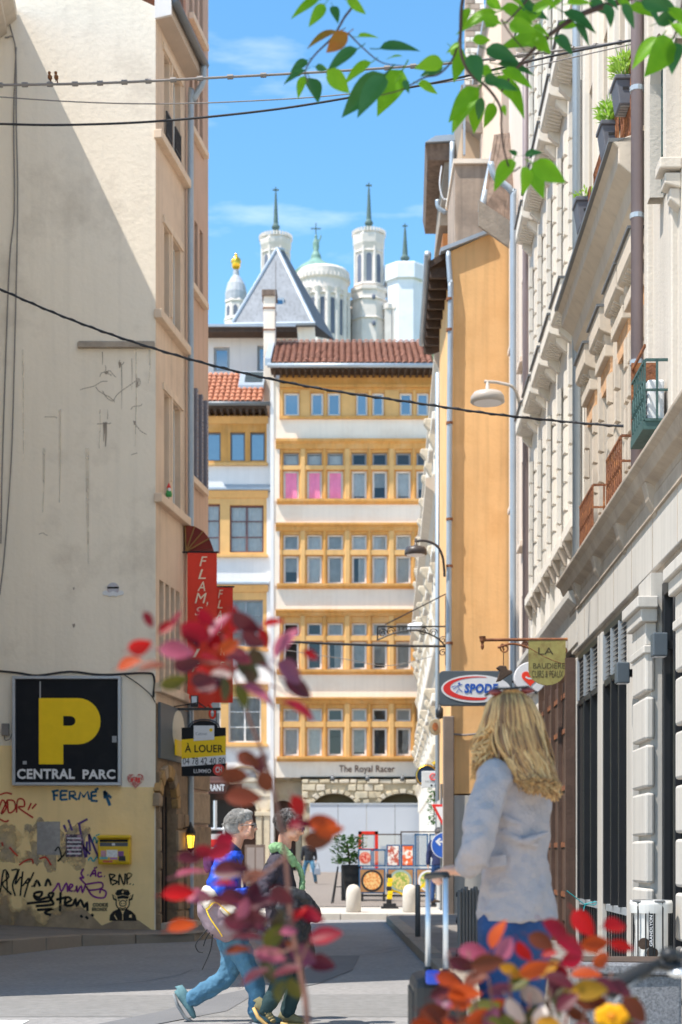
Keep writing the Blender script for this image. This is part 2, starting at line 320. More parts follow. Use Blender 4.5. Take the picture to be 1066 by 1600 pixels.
def disc(cx, cz, r, n=28, rz=None): return [(cx + r * math.cos(2 * math.pi * k / n), cz + (rz or r) * math.sin(2 * math.pi * k / n)) for k in range(n)]

class Fac:
    """one facade: local x runs along it, local y goes into the wall, z is up"""
    def __init__(s, name, label, cat, ox, oy, dx, dy, group=None):
        l = math.hypot(dx, dy); s.a = (dx / l, dy / l); s.n = (-dy / l, dx / l); s.o = (ox, oy)
        s.root = thing(name, label, cat, (ox, oy, 0), math.atan2(dy, dx), group)
    def u(s, px, n=0.):
        k = (px - CX) / FPX; ox = s.o[0] + n * s.n[0]; oy = s.o[1] + n * s.n[1]
        return (k * oy - ox) / (s.a[0] - k * s.a[1])
    def Y(s, u, n=0.): return s.o[1] + u * s.a[1] + n * s.n[1]
    def uY(s, Y): return (Y - s.o[1]) / s.a[1]
    def z(s, py, u, n=0.): return PZ(py, s.Y(u, n))
def wall_holes(mb, u0, u1, z0, z1, holes, d, y=0.):
    u0, u1 = sorted((u0, u1))
    us = sorted({u0, u1, *[min(max(q, u0), u1) for h in holes for q in h[:2]]}); zs = sorted({z0, z1, *[min(max(q, z0), z1) for h in holes for q in h[2:4]]})
    for i in range(len(us) - 1):
        j = 0
        while j < len(zs) - 1:
            um = (us[i] + us[i + 1]) / 2
            def inh(j): zm = (zs[j] + zs[j + 1]) / 2; return any(h[0] < um < h[1] and h[2] < zm < h[3] for h in holes)
            if inh(j): j += 1; continue
            k = j
            while k < len(zs) - 1 and not inh(k): k += 1
            mb.add([(us[i], y, zs[j]), (us[i + 1], y, zs[j]), (us[i + 1], y, zs[k]), (us[i], y, zs[k])], [(0, 1, 2, 3)]); j = k
    for a, b, c, e in [h[:4] for h in holes]:
        mb.add([(a, y, c), (b, y, c), (b, y, e), (a, y, e), (a, y + d, c), (b, y + d, c), (b, y + d, e), (a, y + d, e)], [(0, 1, 5, 4), (1, 2, 6, 5), (2, 3, 7, 6), (3, 0, 4, 7)])
    return mb
_wc = {}
def window(root, u0, u1, z0, z1, d=.15, fm=None, pm=None, bars=(1, 1), fw=.05, cur=None, curf=1., sill=None, sm=None, y=0., lab=None):
    """casement set d deep: frame with glazing bars > pane, curtain, sill"""
    fm = fm or whitef; pm = pm or pane_far; u0, u1 = sorted((u0, u1)); W, Hh = u1 - u0, z1 - z0
    key = (round(W, 3), round(Hh, 3), bars, fw, fm.name, pm.name)
    if key not in _wc:
        b = MB(); b.box(0, W, -.03, .03, 0, fw); b.box(0, W, -.03, .03, Hh - fw, Hh); b.box(0, fw, -.03, .03, fw, Hh - fw); b.box(W - fw, W, -.03, .03, fw, Hh - fw)
        for i in range(1, bars[0]): x = W * i / bars[0]; b.box(x - fw * .55, x + fw * .55, -.026, .026, fw, Hh - fw)
        for i in range(1, bars[1]): zz = Hh * i / bars[1]; b.box(fw, W - fw, -.022, .022, zz - fw * .3, zz + fw * .3)
        p = MB(); p.add([(fw * .5, 0.006, fw * .5), (W - fw * .5, 0.006, fw * .5), (W - fw * .5, 0.006, Hh - fw * .5), (fw * .5, 0.006, Hh - fw * .5)], [(0, 1, 2, 3)])
        _wc[key] = (b.mesh('window', fm), p.mesh('pane', pm))
    o = inst(_wc[key][0], 'window', root, (u0, y + d, z0)); inst(_wc[key][1], 'pane', o)
    if lab: o['label'] = lab
    if cur is not None:
        k2 = (round(W, 3), round(Hh, 3), cur.name, round(curf, 2))
        if k2 not in _wc:
            c = MB(); n = 22; w0, w1 = (fw, W - fw) if curf > 0 else (W * .45, W - fw); h0 = Hh * (1 - abs(curf)) + fw * .6
            for i in range(n + 1):
                x = w0 + (w1 - w0) * i / n; yy = .08 + .02 * math.sin(i * 1.9) + .008 * math.sin(i * 4.1)
                c.v += [(x, yy, h0), (x, yy, Hh - fw)]
            c.f = [[2 * i, 2 * i + 2, 2 * i + 3, 2 * i + 1] for i in range(n)]
            _wc[k2] = c.mesh('curtain', cur, True)
        inst(_wc[k2], 'curtain', o)
    if sill:
        b = MB(); b.box(-.06, W + .06, -d - sill, .03, -.09, -.002); b.obj('sill', sm, o, bevel=.01)
    return o
# ================================================================ GROUND
def sheet(name, poly, zf, m, sub=None):
    b = MB(); b.add([(x, y, zf(x, y)) for x, y in poly], [list(range(len(poly)))]); return struct(b.obj(name, m))
def gz(y): return 0.0 if y > 12.6 else .31 * min(1, (12.6 - y) / 4.2)
b = MB(); ys = [-60, -10, 0, 4, 8.4, 9.5, 11, 12.6, 16, 20, 24, 28, 32, 34.2, 60]
for y in ys: b.v += [(-60, y, gz(y)), (60, y, gz(y))]
b.f = [[2 * i, 2 * i + 1, 2 * i + 3, 2 * i + 2] for i in range(len(ys) - 1)]
struct(b.obj('road', asph))
b = MB(); b.v = [(-60, y, gz(y) + .004) for y in ys[:8]] + [(60, y, gz(y) + .004) for y in ys[:8]]; b.f = [[i, 8 + i, 9 + i, 1 + i] for i in range(7)]; struct(b.obj('quay_bounce', mat('quay_bounce_pale', (.62, .54, .43), .85, .12, 2, bump=.2)))  # unseen pale sheet, added to bounce warm light into the shaded walls
b = MB(); b.add([(-700, -300, -.6), (700, -300, -.6), (700, 120, -.6), (-700, 120, -.6)], [(0, 1, 2, 3)]); struct(b.obj('ground', palepave))
b = MB(); bn = [(-14, 13.75), (4, 13.75), (4, 16.1), (1.5, 16.05), (-1, 15.9), (-3.3, 15.85), (-14, 15.8)]; b.add([(x, y, .003) for x, y in bn], [list(range(7))]); struct(b.obj('sunlit_strip', mat('sunlit_asphalt', (.2, .195, .19), .88, .2, 9, bump=.5, bscale=90, blotch=(.165, .16, .155), bl_amt=.6, bl_scale=1.2)))  # sunlit part of the same road, the light set by its own tone
# repaired trench crossing the carriageway, and thin sealed crack
b = MB(); tr = [(-2.05, 13.0), (-1.6, 14.2), (-1.3, 15.6), (-.75, 17.2), (-.45, 19.2), (-.15, 22)]
for i, (x, y) in enumerate(tr): b.v += [(x, y, gz(y) + .007), (x + .5 + .1 * math.sin(i * 2.1), y + .05, gz(y) + .007)]
b.f = [[2 * i, 2 * i + 1, 2 * i + 3, 2 * i + 2] for i in range(len(tr) - 1)]
struct(b.obj('road_patch', asph2))
b = MB()
for x0, x1 in ((-3.4, -2.62), (-4.6, -3.9)): b.add([(x0, 12.75, .005), (x1, 12.75, .005), (x1, 13.45, .005), (x0, 13.45, .005)], [(0, 1, 2, 3)])
struct(b.obj('crossing_marking', paintw))
b = MB()
for k in range(4):
    pts = [(-2.6 + k * 1.1 + rnd.uniform(-.3, .3) + .35 * j, 17 + k * 2.1 + .8 * j + rnd.uniform(-.2, .2)) for j in range(4)]
    for i in range(3):
        (x0, y0), (x1, y1) = pts[i], pts[i + 1]; b.add([(x0, y0, .003), (x0 + .025, y0, .003), (x1 + .025, y1, .003), (x1, y1, .003)], [(0, 1, 2, 3)])
struct(b.obj('road_crack', asph2))
b = MB(); b.lathe([(.0, .006), (.33, .006), (.33, .002)], (PX(640, 30) , 33.0), 20); struct(b.obj('manhole_cover', zincd))
# left pavement: rounded corner, kerb of separate stones
kerbL = [(-9, 20.5), (-6.6, 20.7), (-5.4, 21.0), (-4.75, 21.9), (-4.35, 23.2), (-3.9, 24.4), (-3.2, 25.1), (-2.4, 25.6), (-2.15, 26.6), (-1.75, 29), (-1.2, 32.0), (-1.0, 34.2)]
def pz(x, y): return .13 + max(0, -3.1 - x) * .042
kl = crom([(x, y, 0) for x, y in kerbL], 5)
b = MB(); n = len(kl)
b.v = [(p.x, p.y, pz(p.x, p.y)) for p in kl] + [(-9, 34.2, pz(-9, 30))]
b.f = [[i, i + 1, n] for i in range(n - 1)]
struct(b.obj('left_pavement', asphp))
def kerb(pts, step, zf, wd, side, name, m):
    """kerb stones laid end to end, each a block of its own with a 1 cm joint"""
    L_ = [0]
    for i in range(1, len(pts)): L_.append(L_[-1] + (pts[i] - pts[i - 1]).length)
    def at(s):
        for i in range(1, len(pts)):
            if L_[i] >= s: t = (s - L_[i - 1]) / max(L_[i] - L_[i - 1], 1e-9); return pts[i - 1].lerp(pts[i], t)
        return pts[-1]
    root = None; s = 0
    while s + step * .5 < L_[-1]:
        a, c = at(s + .008), at(min(s + step - .008, L_[-1])); t = (c - a).normalized(); nn = Vector((-t.y, t.x, 0)) * side
        dz = rnd.uniform(-.008, .008); q = [a, c, c + nn * wd, a + nn * wd]
        b = MB(); b.hexa([(p.x, p.y, -.1) for p in q] + [(p.x, p.y, zf(p.x, p.y) + .012 + dz) for p in q])
        o = b.obj(name, m, bevel=.012); struct(o)
        s += step
kerb(kl, 1.05, pz, .17, 1, 'kerb_stone', grank)
# right pavement
kr = [Vector((1.12, 12.6, 0)), Vector((1.1, 17.9, 0)), Vector((1.04, 22.6, 0)), Vector((.98, 28, 0)), Vector((.92, 32.6, 0)), Vector((1.15, 33.9, 0)), Vector((2.0, 34.3, 0))]
b = MB(); b.v = [(p.x, p.y, .12) for p in kr] + [(4.2, 34.3, .12), (4.2, 12.6, .12)]; b.f = [list(range(len(b.v)))]
struct(b.obj('right_pavement', asphp))
kerb([Vector(p) for p in kr], 1.0, lambda x, y: .115, .24, -1, 'kerb_stone', grank)
b = MB(); b.add([(1.12, 12.6, .12), (4.2, 12.6, .12), (4.2, 8.4, .32), (1.12, 8.4, .32), (1.12, 12.6, -.05), (1.12, 8.4, .3)], [(0, 1, 2, 3), (0, 3, 5, 4)]); struct(b.obj('right_pavement', asphp))
# far side: pale pavement strip and the rising plaza of small setts
def plz(y): return .12 if y < 36 else (.12 + (y - 36) * .0085 if y < 60 else .324 + (y - 60) * .034)
pts = [-9, -4, -1.2, 1.5, 5, 9]
b = MB(); b.box(-9, 9, 34.35, 38.6, -.2, .125); struct(b.obj('far_pavement', palepave))
for k in range(18):
    b = MB(); b.box(-9 + k, -9 + k + .985, 34.2, 34.45, -.1, .135); struct(b.obj('kerb_stone', bollst, bevel=.01))
setts = bpy.data.materials.new('sett_paving'); setts.use_nodes = True; t_ = setts.node_tree; bs = t_.nodes['Principled BSDF']; bs.inputs['Roughness'].default_value = .8
g_ = t_.nodes.new('ShaderNodeNewGeometry'); br = t_.nodes.new('ShaderNodeTexBrick'); br.inputs['Scale'].default_value = 3.2
br.inputs['Color1'].default_value = (.2, .165, .14, 1); br.inputs['Color2'].default_value = (.15, .125, .11, 1); br.inputs['Mortar'].default_value = (.3, .26, .22, 1); br.inputs['Mortar Size'].default_value = .012
t_.links.new(g_.outputs['Position'], br.inputs['Vector']); t_.links.new(br.outputs['Color'], bs.inputs['Base Color'])
b = MB(); yy = [38.6, 45, 52, 60, 66, 72.5]
for y in yy: b.v += [(-14, y, plz(y)), (16, y, plz(y))]
b.f = [[2 * i, 2 * i + 1, 2 * i + 3, 2 * i + 2] for i in range(len(yy) - 1)]
struct(b.obj('plaza', setts))
# hill the basilica stands on
b = MB(); n = 24
for j in range(13):
    y = 110 + j * 42; h = 134 * (1 - math.exp(-((j) / 4.2) ** 2)) - 3
    for i in range(n + 1): x = -420 + 35 * i; b.v.append((x, y, h * math.exp(-(x / 480) ** 2) + 3 * math.sin(i * 1.7 + j)))
b.f = [[j * (n + 1) + i, j * (n + 1) + i + 1, (j + 1) * (n + 1) + i + 1, (j + 1) * (n + 1) + i] for j in range(12) for i in range(n)]
struct(b.obj('hill', mat('hillside', (.07, .1, .035), .9, .4, .05, bump=0), smooth=True))

# ================================================================ LEFT CORNER BUILDING: the wall with the parking sign
YW, XC = 26.4, -3.06
FW = Fac('corner_building', 'cream rendered corner building whose blank street wall carries the car park sign and graffiti', 'building', XC, YW, 1, 0)
cb = FW.root
b = MB(); zt = PZ(10, YW)
b.prism([(0, 0), (0, zt), (-3.2, zt + 1.5), (-6.6, zt + 3.1), (-6.6, 0)], 0, .35); b.obj('wall', cream, cb)
b = MB(); b.box(-6.6, -.62, -.006, .0, PZ(1450, YW) - .3, PZ(1165, YW)); b.box(-.62, -.02, -.006, .0, -.1, PZ(1230, YW)); b.obj('painted_dado', yellowpaint, cb)
# grime at the foot of the wall where the paint has rotted
soften(grimepaint, 3.2, .12, .42, .55); b = MB(); top = [(-6.6 + i * .204, 1.0 + .12 * math.sin(i * 1.3) + rnd.uniform(-.07, .07) - max(0, i - 11) * .036) for i in range(33)]
b.add([(x, -.009, z) for x, z in top] + [(x, -.009, .1) for x, z in top], [[i, i + 1, 33 + i + 1, 33 + i] for i in range(32)]); b.obj('damp_stain', grimepaint, cb)
U = lambda px: PX(px, YW) - XC
Z = lambda py: PZ(py, YW)
def ST(ptl, w, y=-.011, mb=None, sm=4):
    mb = mb or MB(); w = w * 1.25 if isinstance(w, float) and w < .035 else w; pts = crom([(U(x), Z(z), 0) for x, z in ptl], sm) if len(ptl) > 2 else [(U(x), Z(z), 0) for x, z in ptl]
    return mb.stroke([(p[0], p[1]) for p in pts], w, y)
# render ledge with its joint line
b = MB(); b.box(U(122), U(243), -.09, 0, Z(545), Z(537)); b.box(U(123), U(242), -.05, 0, Z(537), Z(534)); b.obj('ledge', cornst, cb, bevel=.01)
b = MB()
for c in ([(125, 610), (140, 605), (152, 600), (166, 595)], [(150, 605), (160, 615), (172, 622), (180, 627)], [(160, 612), (170, 625), (178, 625), (190, 612), (205, 600), (216, 595)], [(155, 588), (162, 581), (172, 580), (180, 588)], [(165, 571), (167, 580), (172, 586)], [(186, 563), (188, 570), (193, 566)],
          [(153, 662), (165, 660), (172, 661)], [(213, 590), (220, 596), (214, 604)], [(205, 640), (214, 634), (221, 632)], [(209, 658), (216, 668), (228, 678)], [(70, 650), (82, 653), (90, 652)], [(60, 835), (68, 832), (74, 837)], [(205, 710), (214, 708)]):
    c = [(x + rnd.uniform(-1.6, 1.6), y + rnd.uniform(-1.6, 1.6)) for p, q_ in zip(c, c[1:] + c[-1:]) for x, y in (p, ((p[0] + q_[0]) / 2, (p[1] + q_[1]) / 2))]
    ST(c, [.011 + .009 * math.sin(3 * k) for k in range(4 * (len(c) - 1) + 1)], -.004, b)
b.obj('wall_crack', crack, cb)
b = MB()
for x, y0, y1, ww in ((165, 660, 698, .045), (162, 660, 690, .03), (214, 596, 604, .05), (210, 658, 664, .04), (187, 566, 575, .05), (166, 580, 585, .08), (115, 918, 922, .03), (115, 975, 981, .05), (168, 655, 640, .01), (190, 570, 640, .012), (206, 560, 610, .01), (160, 550, 570, .015)):
    b.stroke([(U(x), Z(y0)), (U(x) + .006, Z((y0 + y1) / 2)), (U(x), Z(y1))], [ww, ww * .8, ww * .3], -.005)
b.obj('wall_stain', crack, cb)
soft_ = soften(mat('wall_streak', (.74, .655, .55), .95, .1, 4, bump=0), 3, .2, 1.0); b = MB()
for k in range(7):
    x = rnd.choice([rnd.uniform(128, 238), rnd.uniform(20, 238)]); y0 = rnd.choice([546, 546, 560, 640, 700, 876]); l_ = rnd.uniform(40, 190); w0 = rnd.uniform(.02, .08); b.stroke([(U(x), Z(y0)), (U(x + rnd.uniform(-1, 1)), Z(y0 + l_ * .5)), (U(x + rnd.uniform(-2, 2)), Z(y0 + l_))], [w0, w0 * .8, w0 * .35], -.003 - k * 4e-5)
b.obj('wall_stain', soft_, cb)
for xs in ([(8, 60), (24, 70), (26, 200), (28, 330), (22, 600), (18, 720), (8, 860), (0, 930)], [(26, 75), (22, 180), (23, 330), (15, 420), (5, 700), (2, 850)], [(24, 70), (4, -5)]):
    b = MB(); b.tube(crom([(U(x), -.03, Z(y)) for x, y in xs], 4), .012, 5); b.obj('wall_cable', wireg, cb)
b = MB(); b.tube(crom([(U(x), -.04, Z(y)) for x, y in [(-10, 1048), (30, 1052), (60, 1056), (110, 1050), (160, 1055), (225, 1052), (241, 1058), (240, 1090)]], 4), .02, 5)
b.tube(crom([(U(x), -.035, Z(y)) for x, y in [(195, 1055), (215, 1068), (235, 1085), (243, 1098)]], 4), .008, 4); b.obj('wall_cable', wirem, cb)
b = MB(); b.box(U(4), U(15), -.08, 0, Z(1150), Z(1131)); b.tube(crom([(U(x), -.05, Z(y)) for x, y in [(8, 1150), (9, 1157), (16, 1155), (20, 1147)]], 4), .01, 5); b.obj('junction_box', wireg, cb, bevel=.01)
# ---- graffiti
def graf(body, px0, px1, py0, py1, m, shear=.1, bold=.03, lab=None):
    o = textmb(body, U(px1) - U(px0), Z(py0) - Z(py1), shear=shear, bold=bold, x=U(px0), y=-.012, z=Z(py1)).obj('graffiti', m, cb)
    if lab: o['label'] = lab
b = MB()   # FERME with accent and arrow, brushed by hand
for s in ([(84, 1236), (85, 1251)], [(81, 1237), (92, 1235)], [(84, 1243), (91, 1243)], [(95, 1236), (95, 1250)], [(95, 1236), (106, 1236)], [(95, 1243), (104, 1242)], [(95, 1250), (106, 1249)], [(109, 1250), (109, 1237), (117, 1237)], [(117, 1237), (118, 1242), (110, 1244)], [(112, 1244), (121, 1250)], [(123, 1250), (126, 1238), (131, 1246)], [(131, 1246), (137, 1237), (140, 1250)], [(143, 1238), (143, 1251)], [(143, 1238), (152, 1237)], [(143, 1244), (151, 1243)], [(142, 1251), (153, 1252)], [(148, 1235), (154, 1232)]): ST(s, .03, -.012, b, 1)
ST([(172, 1259), (168, 1248), (163, 1237)], .05, -.012, b); ST([(163, 1236), (164, 1248)], .04, -.012, b); ST([(163, 1236), (174, 1247)], .04, -.012, b)
b.obj('graffiti', sbl, cb)['label'] = 'blue brushed word FERMÉ with an arrow pointing up'
b = MB()
for s in ([(-4, 1270), (4, 1250), (10, 1262), (2, 1272), (12, 1250)], [(12, 1250), (22, 1252), (24, 1264), (14, 1270), (12, 1252)], [(26, 1270), (28, 1250), (37, 1250), (38, 1260), (29, 1262), (52, 1278)], [(0, 1242), (10, 1239), (19, 1241)], [(44, 1266), (49, 1255)], [(50, 1264), (57, 1256)], [(-2, 1279), (8, 1284), (14, 1282)], [(15, 1324), (22, 1332), (28, 1338)], [(3, 1316), (5, 1322)], [(30, 1352), (40, 1345), (50, 1343), (52, 1350)], [(62, 1342), (72, 1340), (80, 1352)]): ST(s, .022, -.0125, b)
b.obj('graffiti', sre, cb)['label'] = 'red looping spray tag at the left edge'
b = MB()   # rubbed-out grey patches
for cx, cy, rx, ry in ((14, 1310, 20, 22), (60, 1315, 14, 35), (78, 1312, 20, 28), (25, 1338, 34, 12), (80, 1345, 10, 22), (118, 1325, 18, 38), (100, 1335, 9, 12), (45, 1300, 9, 14), (128, 1298, 12, 12)):
    pl = [(U(cx + rx * (1 + .18 * math.sin(3 * a + cx) + rnd.uniform(-.08, .08)) * math.cos(a)), Z(cy + ry * (1 + .15 * math.cos(2 * a + cy) + rnd.uniform(-.06, .06)) * math.sin(a))) for a in [2 * math.pi * k / 26 for k in range(26)]]
    b.add([(x, -.0075 - cx * 2e-6, z) for x, z in pl], [list(range(26))])
gp = mat('rubbed_out_spray', (.36, .3, .24), .85, .2, 3, bump=0, blotch=(.68, .51, .26), bl_amt=.85, bl_scale=3.2, bl_lo=.4, bl_hi=.62)
b.obj('graffiti', soften(gp, 4.5, .36, .6), cb)['label'] = 'grey smears where older tags were painted over'
b = MB(); b.box(U(58), U(94), -.011, -.008, Z(1336), Z(1284)); b.obj('poster_remains', mat('torn_poster', (.33, .31, .3), .9, .25, 6, bump=0, blotch=(.55, .52, .5), bl_amt=.6, bl_scale=5), cb)
b = MB(); b.box(U(103), U(129), -.014, -.01, Z(1339), Z(1304)); pm_ = mat('gig_poster', (.07, .06, .08), .7, .3, 20, bump=0, blotch=(.5, .3, .4), bl_amt=.9, bl_scale=16, bl_lo=.5, bl_hi=.58)
po = b.obj('poster', pm_, cb); b = MB()
for k in range(5): b.box(U(105), U(127), -.0155, -.0145, Z(1311 + k * 6), Z(1309 + k * 6))
b.obj('poster_print', pwhite, po)
b = MB()
for s in ([(107, 1281), (113, 1298)], [(137, 1280), (122, 1288)], [(100, 1289), (104, 1300)], [(124, 1288), (134, 1340), (136, 1315)], [(139, 1303), (141, 1330)], [(139, 1303), (156, 1345)], [(128, 1320), (141, 1335)]): ST(s, .03, -.0125, b)
b.obj('graffiti', spv, cb)['label'] = 'violet M-shaped spray strokes beside the mailbox'
b = MB()
for s in ([(131, 1357), (127, 1365), (131, 1372), (125, 1372), (134, 1382)], [(141, 1370), (148, 1359), (150, 1370)], [(143, 1366), (150, 1365)], [(159, 1364), (154, 1364), (154, 1370), (160, 1369)], [(137, 1367), (138, 1368)], [(163, 1369), (164, 1370)], [(147, 1357), (152, 1355)],
          [(82, 1394), (88, 1386), (92, 1380), (96, 1393), (104, 1380), (106, 1394)], [(108, 1390), (114, 1384), (110, 1382), (108, 1391), (118, 1392), (120, 1384), (121, 1394), (127, 1384), (129, 1395), (134, 1382)], [(134, 1382), (158, 1379), (159, 1388), (140, 1391), (135, 1385), (145, 1400), (162, 1403), (166, 1394), (158, 1390), (156, 1396)]): ST(s, .024, -.0125, b)
b.obj('graffiti', spu, cb)['label'] = 'purple spray words ac and neuie'
b = MB()
for s in ([(-4, 1372), (0, 1395), (6, 1360), (14, 1370), (4, 1382), (18, 1398)], [(10, 1362), (12, 1395)], [(18, 1360), (28, 1360), (20, 1382), (24, 1400)], [(30, 1358), (24, 1382), (34, 1370), (32, 1400)], [(36, 1362), (34, 1385), (46, 1372), (38, 1402)], [(53, 1363), (46, 1378), (40, 1380)], [(50, 1384), (51, 1386)],
          [(171, 1366), (174, 1382)], [(171, 1366), (180, 1368), (174, 1374), (184, 1378), (175, 1383)], [(186, 1383), (187, 1366), (194, 1383), (196, 1365)], [(199, 1382), (199, 1366), (206, 1367), (200, 1374)], [(203, 1381), (204, 1382)], [(208, 1382), (209, 1383)], [(86, 1330), (92, 1324), (96, 1340), (90, 1346), (100, 1336), (104, 1330)]): ST(s, .022, -.0125, b)
for s in ([(53, 1386), (58, 1376), (63, 1385)], [(71, 1385), (75, 1374), (80, 1384)], [(42, 1412), (60, 1410), (78, 1408)], [(52, 1400), (62, 1402), (66, 1394), (54, 1396), (58, 1406), (76, 1402)], [(78, 1408), (84, 1396), (76, 1398), (84, 1412), (78, 1414)], [(95, 1394), (94, 1424)], [(88, 1406), (104, 1402)], [(102, 1412), (112, 1406), (104, 1402), (102, 1414), (114, 1414), (118, 1404), (120, 1416), (126, 1406), (132, 1418), (136, 1410), (137, 1424)], [(56, 1416), (80, 1414)], [(58, 1422), (84, 1420)], [(82, 1420), (70, 1426), (80, 1430)], [(126, 1430), (129, 1434)], [(134, 1432), (138, 1436)], [(143, 1428), (146, 1432)]): ST(s, .042, -.013, b, 3)
b.obj('graffiti', sbk, cb)['label'] = 'black spray tags BNP and sesfen along the foot of the wall'
b = MB()
for s in ([(145, 1316), (148, 1308), (152, 1318)], [(150, 1306), (156, 1304)], [(138, 1345), (142, 1340), (146, 1346), (152, 1338)], [(150, 1318), (155, 1312)]): ST(s, .02, -.0125, b)
b.obj('graffiti', scy, cb)
textmb('COOKIE', U(169) - U(145), Z(1411) - Z(1417), bold=.05, x=U(145), y=-.012, z=Z(1417)).obj('graffiti', sbk, cb)
textmb('BRONIX', U(168) - U(144), Z(1418) - Z(1424), bold=.05, x=U(144), y=-.012, z=Z(1424)).obj('graffiti', sbk, cb)
# stencil: pig in a peaked cap and tunic
b = MB(); A_ = lambda pl, y=-.012: b.add([(U(x), y, Z(z)) for x, z in pl], [list(range(len(pl)))])
A_([(171, 1439), (172, 1430), (177, 1424), (186, 1420), (192, 1427), (198, 1420), (206, 1424), (212, 1430), (214, 1439)])
A_([(180, 1397), (183, 1391), (192, 1389), (201, 1391), (204, 1397), (200, 1400), (192, 1398), (184, 1400)]); A_([(183, 1401), (192, 1399), (202, 1401), (200, 1405), (192, 1404), (184, 1405)])
A_([(175, 1397), (181, 1401), (182, 1408), (177, 1406)]); A_([(209, 1397), (203, 1401), (202, 1408), (207, 1406)])
ST([(182, 1405), (182, 1414), (187, 1421), (192, 1422), (197, 1421), (202, 1414), (202, 1405)], .016, -.0125, b); ST([(187, 1410), (192, 1407), (197, 1410), (196, 1415), (192, 1416), (188, 1415), (187, 1410)], .013, -.0125, b)
for x in (190, 194): A_(disc(x, 1412, 1, 8))
ST([(187, 1418), (192, 1420), (197, 1418)], .014, -.0125, b)
for x in (186, 198): A_(disc(x, 1407, 1.3, 8))
o = b.obj('stencil', sbk, cb); o['label'] = 'black stencil of a pig in a police cap'
b = MB(); A_([(177, 1399), (181, 1402), (180, 1405)], -.0135); A_([(207, 1399), (203, 1402), (204, 1405)], -.0135); A_([(189, 1422), (192, 1426), (195, 1422), (192, 1430)], -.0135); A_([(202, 1430), (206, 1429), (206, 1434), (202, 1434)], -.0135); A_(disc(192, 1394, 1.6, 8), -.0135); ST([(179, 1430), (183, 1437)], .012, -.0135, b); ST([(192, 1430), (192, 1438)], .008, -.0135, b); b.obj('stencil_gap', yellowpaint, o)
# wall art
hr = thing('mosaic_heart', 'small red and white mosaic heart with initials stuck above the yellow paint', 'mosaic', (PX(212, YW), YW, Z(1221)))
def heart(r, y0, y1, b):
    pl = []
    for k in range(32):
        t = 2 * math.pi * k / 32; pl.append((r * .065 * 16 * math.sin(t) ** 3, r * .065 * (13 * math.cos(t) - 5 * math.cos(2 * t) - 2 * math.cos(3 * t) - math.cos(4 * t) + 2)))
    return b.prism(pl, y0, y1)
heart(.135, -.022, -.002, MB()).obj('tile_field', mat('mosaic_red', (.5, .12, .1), .4, .1, 3, bump=0, blotch=(.7, .6, .5), bl_amt=.9, bl_scale=34, bl_lo=.5, bl_hi=.54), hr)
textmb('HJ', .15, .09, bold=.05, x=-.075, y=-.024, z=-.03).obj('initials', pred, hr)
wa = thing('wall_figure', 'small winged helmet cut-out glued high on the cream wall', 'street art', (PX(177, YW), YW, Z(922)))
b = MB(); b.prism(disc(0, .02, .1, 20, .1), -.02, -.002); b.obj('helmet', mat('figure_grey', (.5, .5, .55), .5, .1, 9, bump=0, blotch=(.5, .12, .1), bl_amt=.6, bl_scale=14), wa)
b = MB(); b.prism([(-.09, .02), (-.1, .05), (.1, .05), (.09, .02)], -.024, -.021); b.obj('visor', pblack, wa)
b = MB()
for sx in (-1, 1):
    b.prism(disc(sx * .12, -.05, .055, 14, .04), -.018, -.002); b.prism(disc(sx * .05, -.075, .04, 12, .035), -.021, -.003)
b.prism(disc(0, -.06, .04, 12), -.025, -.004); b.obj('wing', pwhite, wa)
# ---- parking sign
ps = thing('parking_sign', 'large framed black car park sign with a yellow P on the cream wall', 'sign', (PX(22, YW), YW - .02, Z(1228)))
SW, SH = PX(191, YW) - PX(22, YW), Z(1058) - Z(1228)
b = MB(); b.box(.03, SW - .03, -.1, 0, .03, SH - .03); pn = b.obj('panel', mat('sign_face_black', (.009, .011, .016), .5, .1, 5, bump=0, spec=.15, blotch=(.02, .02, .024), bl_amt=.5, bl_scale=4), ps)
b = MB(); b.box(0, SW, -.16, .02, 0, .05); b.box(0, SW, -.16, .02, SH - .05, SH); b.box(0, .05, -.16, .02, .05, SH - .05); b.box(SW - .05, SW, -.16, .02, .05, SH - .05); b.obj('frame', psil, ps, bevel=.008)
q = lambda px: PX(px, YW) - PX(22, YW)
zz = lambda py: Z(py) - Z(1228)
b = MB(); xa, xb = q(63), q(101); z0, z1 = zz(1195), zz(1092)
outer = [(xa, z0), (xb, z0), (xb, zz(1164))] + [(q(124) + (q(159) - q(124)) * math.sin(t), (zz(1092) + zz(1164)) / 2 - (z1 - zz(1164)) / 2 * math.cos(t)) for t in [math.pi * k / 14 for k in range(15)]] + [(xa, z1)]
inner = [(xb, zz(1120))] + [(q(112) + (q(120) - q(112)) * math.sin(t), (zz(1120) + zz(1135)) / 2 + (zz(1120) - zz(1135)) / 2 * math.cos(t)) for t in [math.pi * k / 8 for k in range(9)]] + [(xb, zz(1135))]
no, ni = len(outer), len(inner)
lp = outer; b.add([(x, -.106, z) for x, z in lp], [list(range(no))]); pl = b.obj('letter', pyellow, ps)
b = MB(); b.add([(x, -.108, z) for x, z in inner], [list(range(ni))]); b.obj('letter_counter', pblack, pl)
b = textmb('CENTRAL', q(119) - q(29), zz(1202) - zz(1218), bold=.035, x=q(29), y=-.106, z=zz(1218)); textmb('PARC', q(182) - q(131), zz(1203) - zz(1218), bold=.035, mb=b, x=q(131), y=-.106, z=zz(1218)); b.obj('lettering', pwhite, ps)
b = MB(); b.box(q(177), q(184), -.107, -.102, zz(1161), zz(1151)); b.box(q(38), q(44), -.107, -.102, zz(1195), zz(1190)); b.box(q(64), q(66), -.107, -.102, zz(1092), zz(1066)); b.obj('sticker', flat('faded_sticker', (.35, .36, .38)), ps)
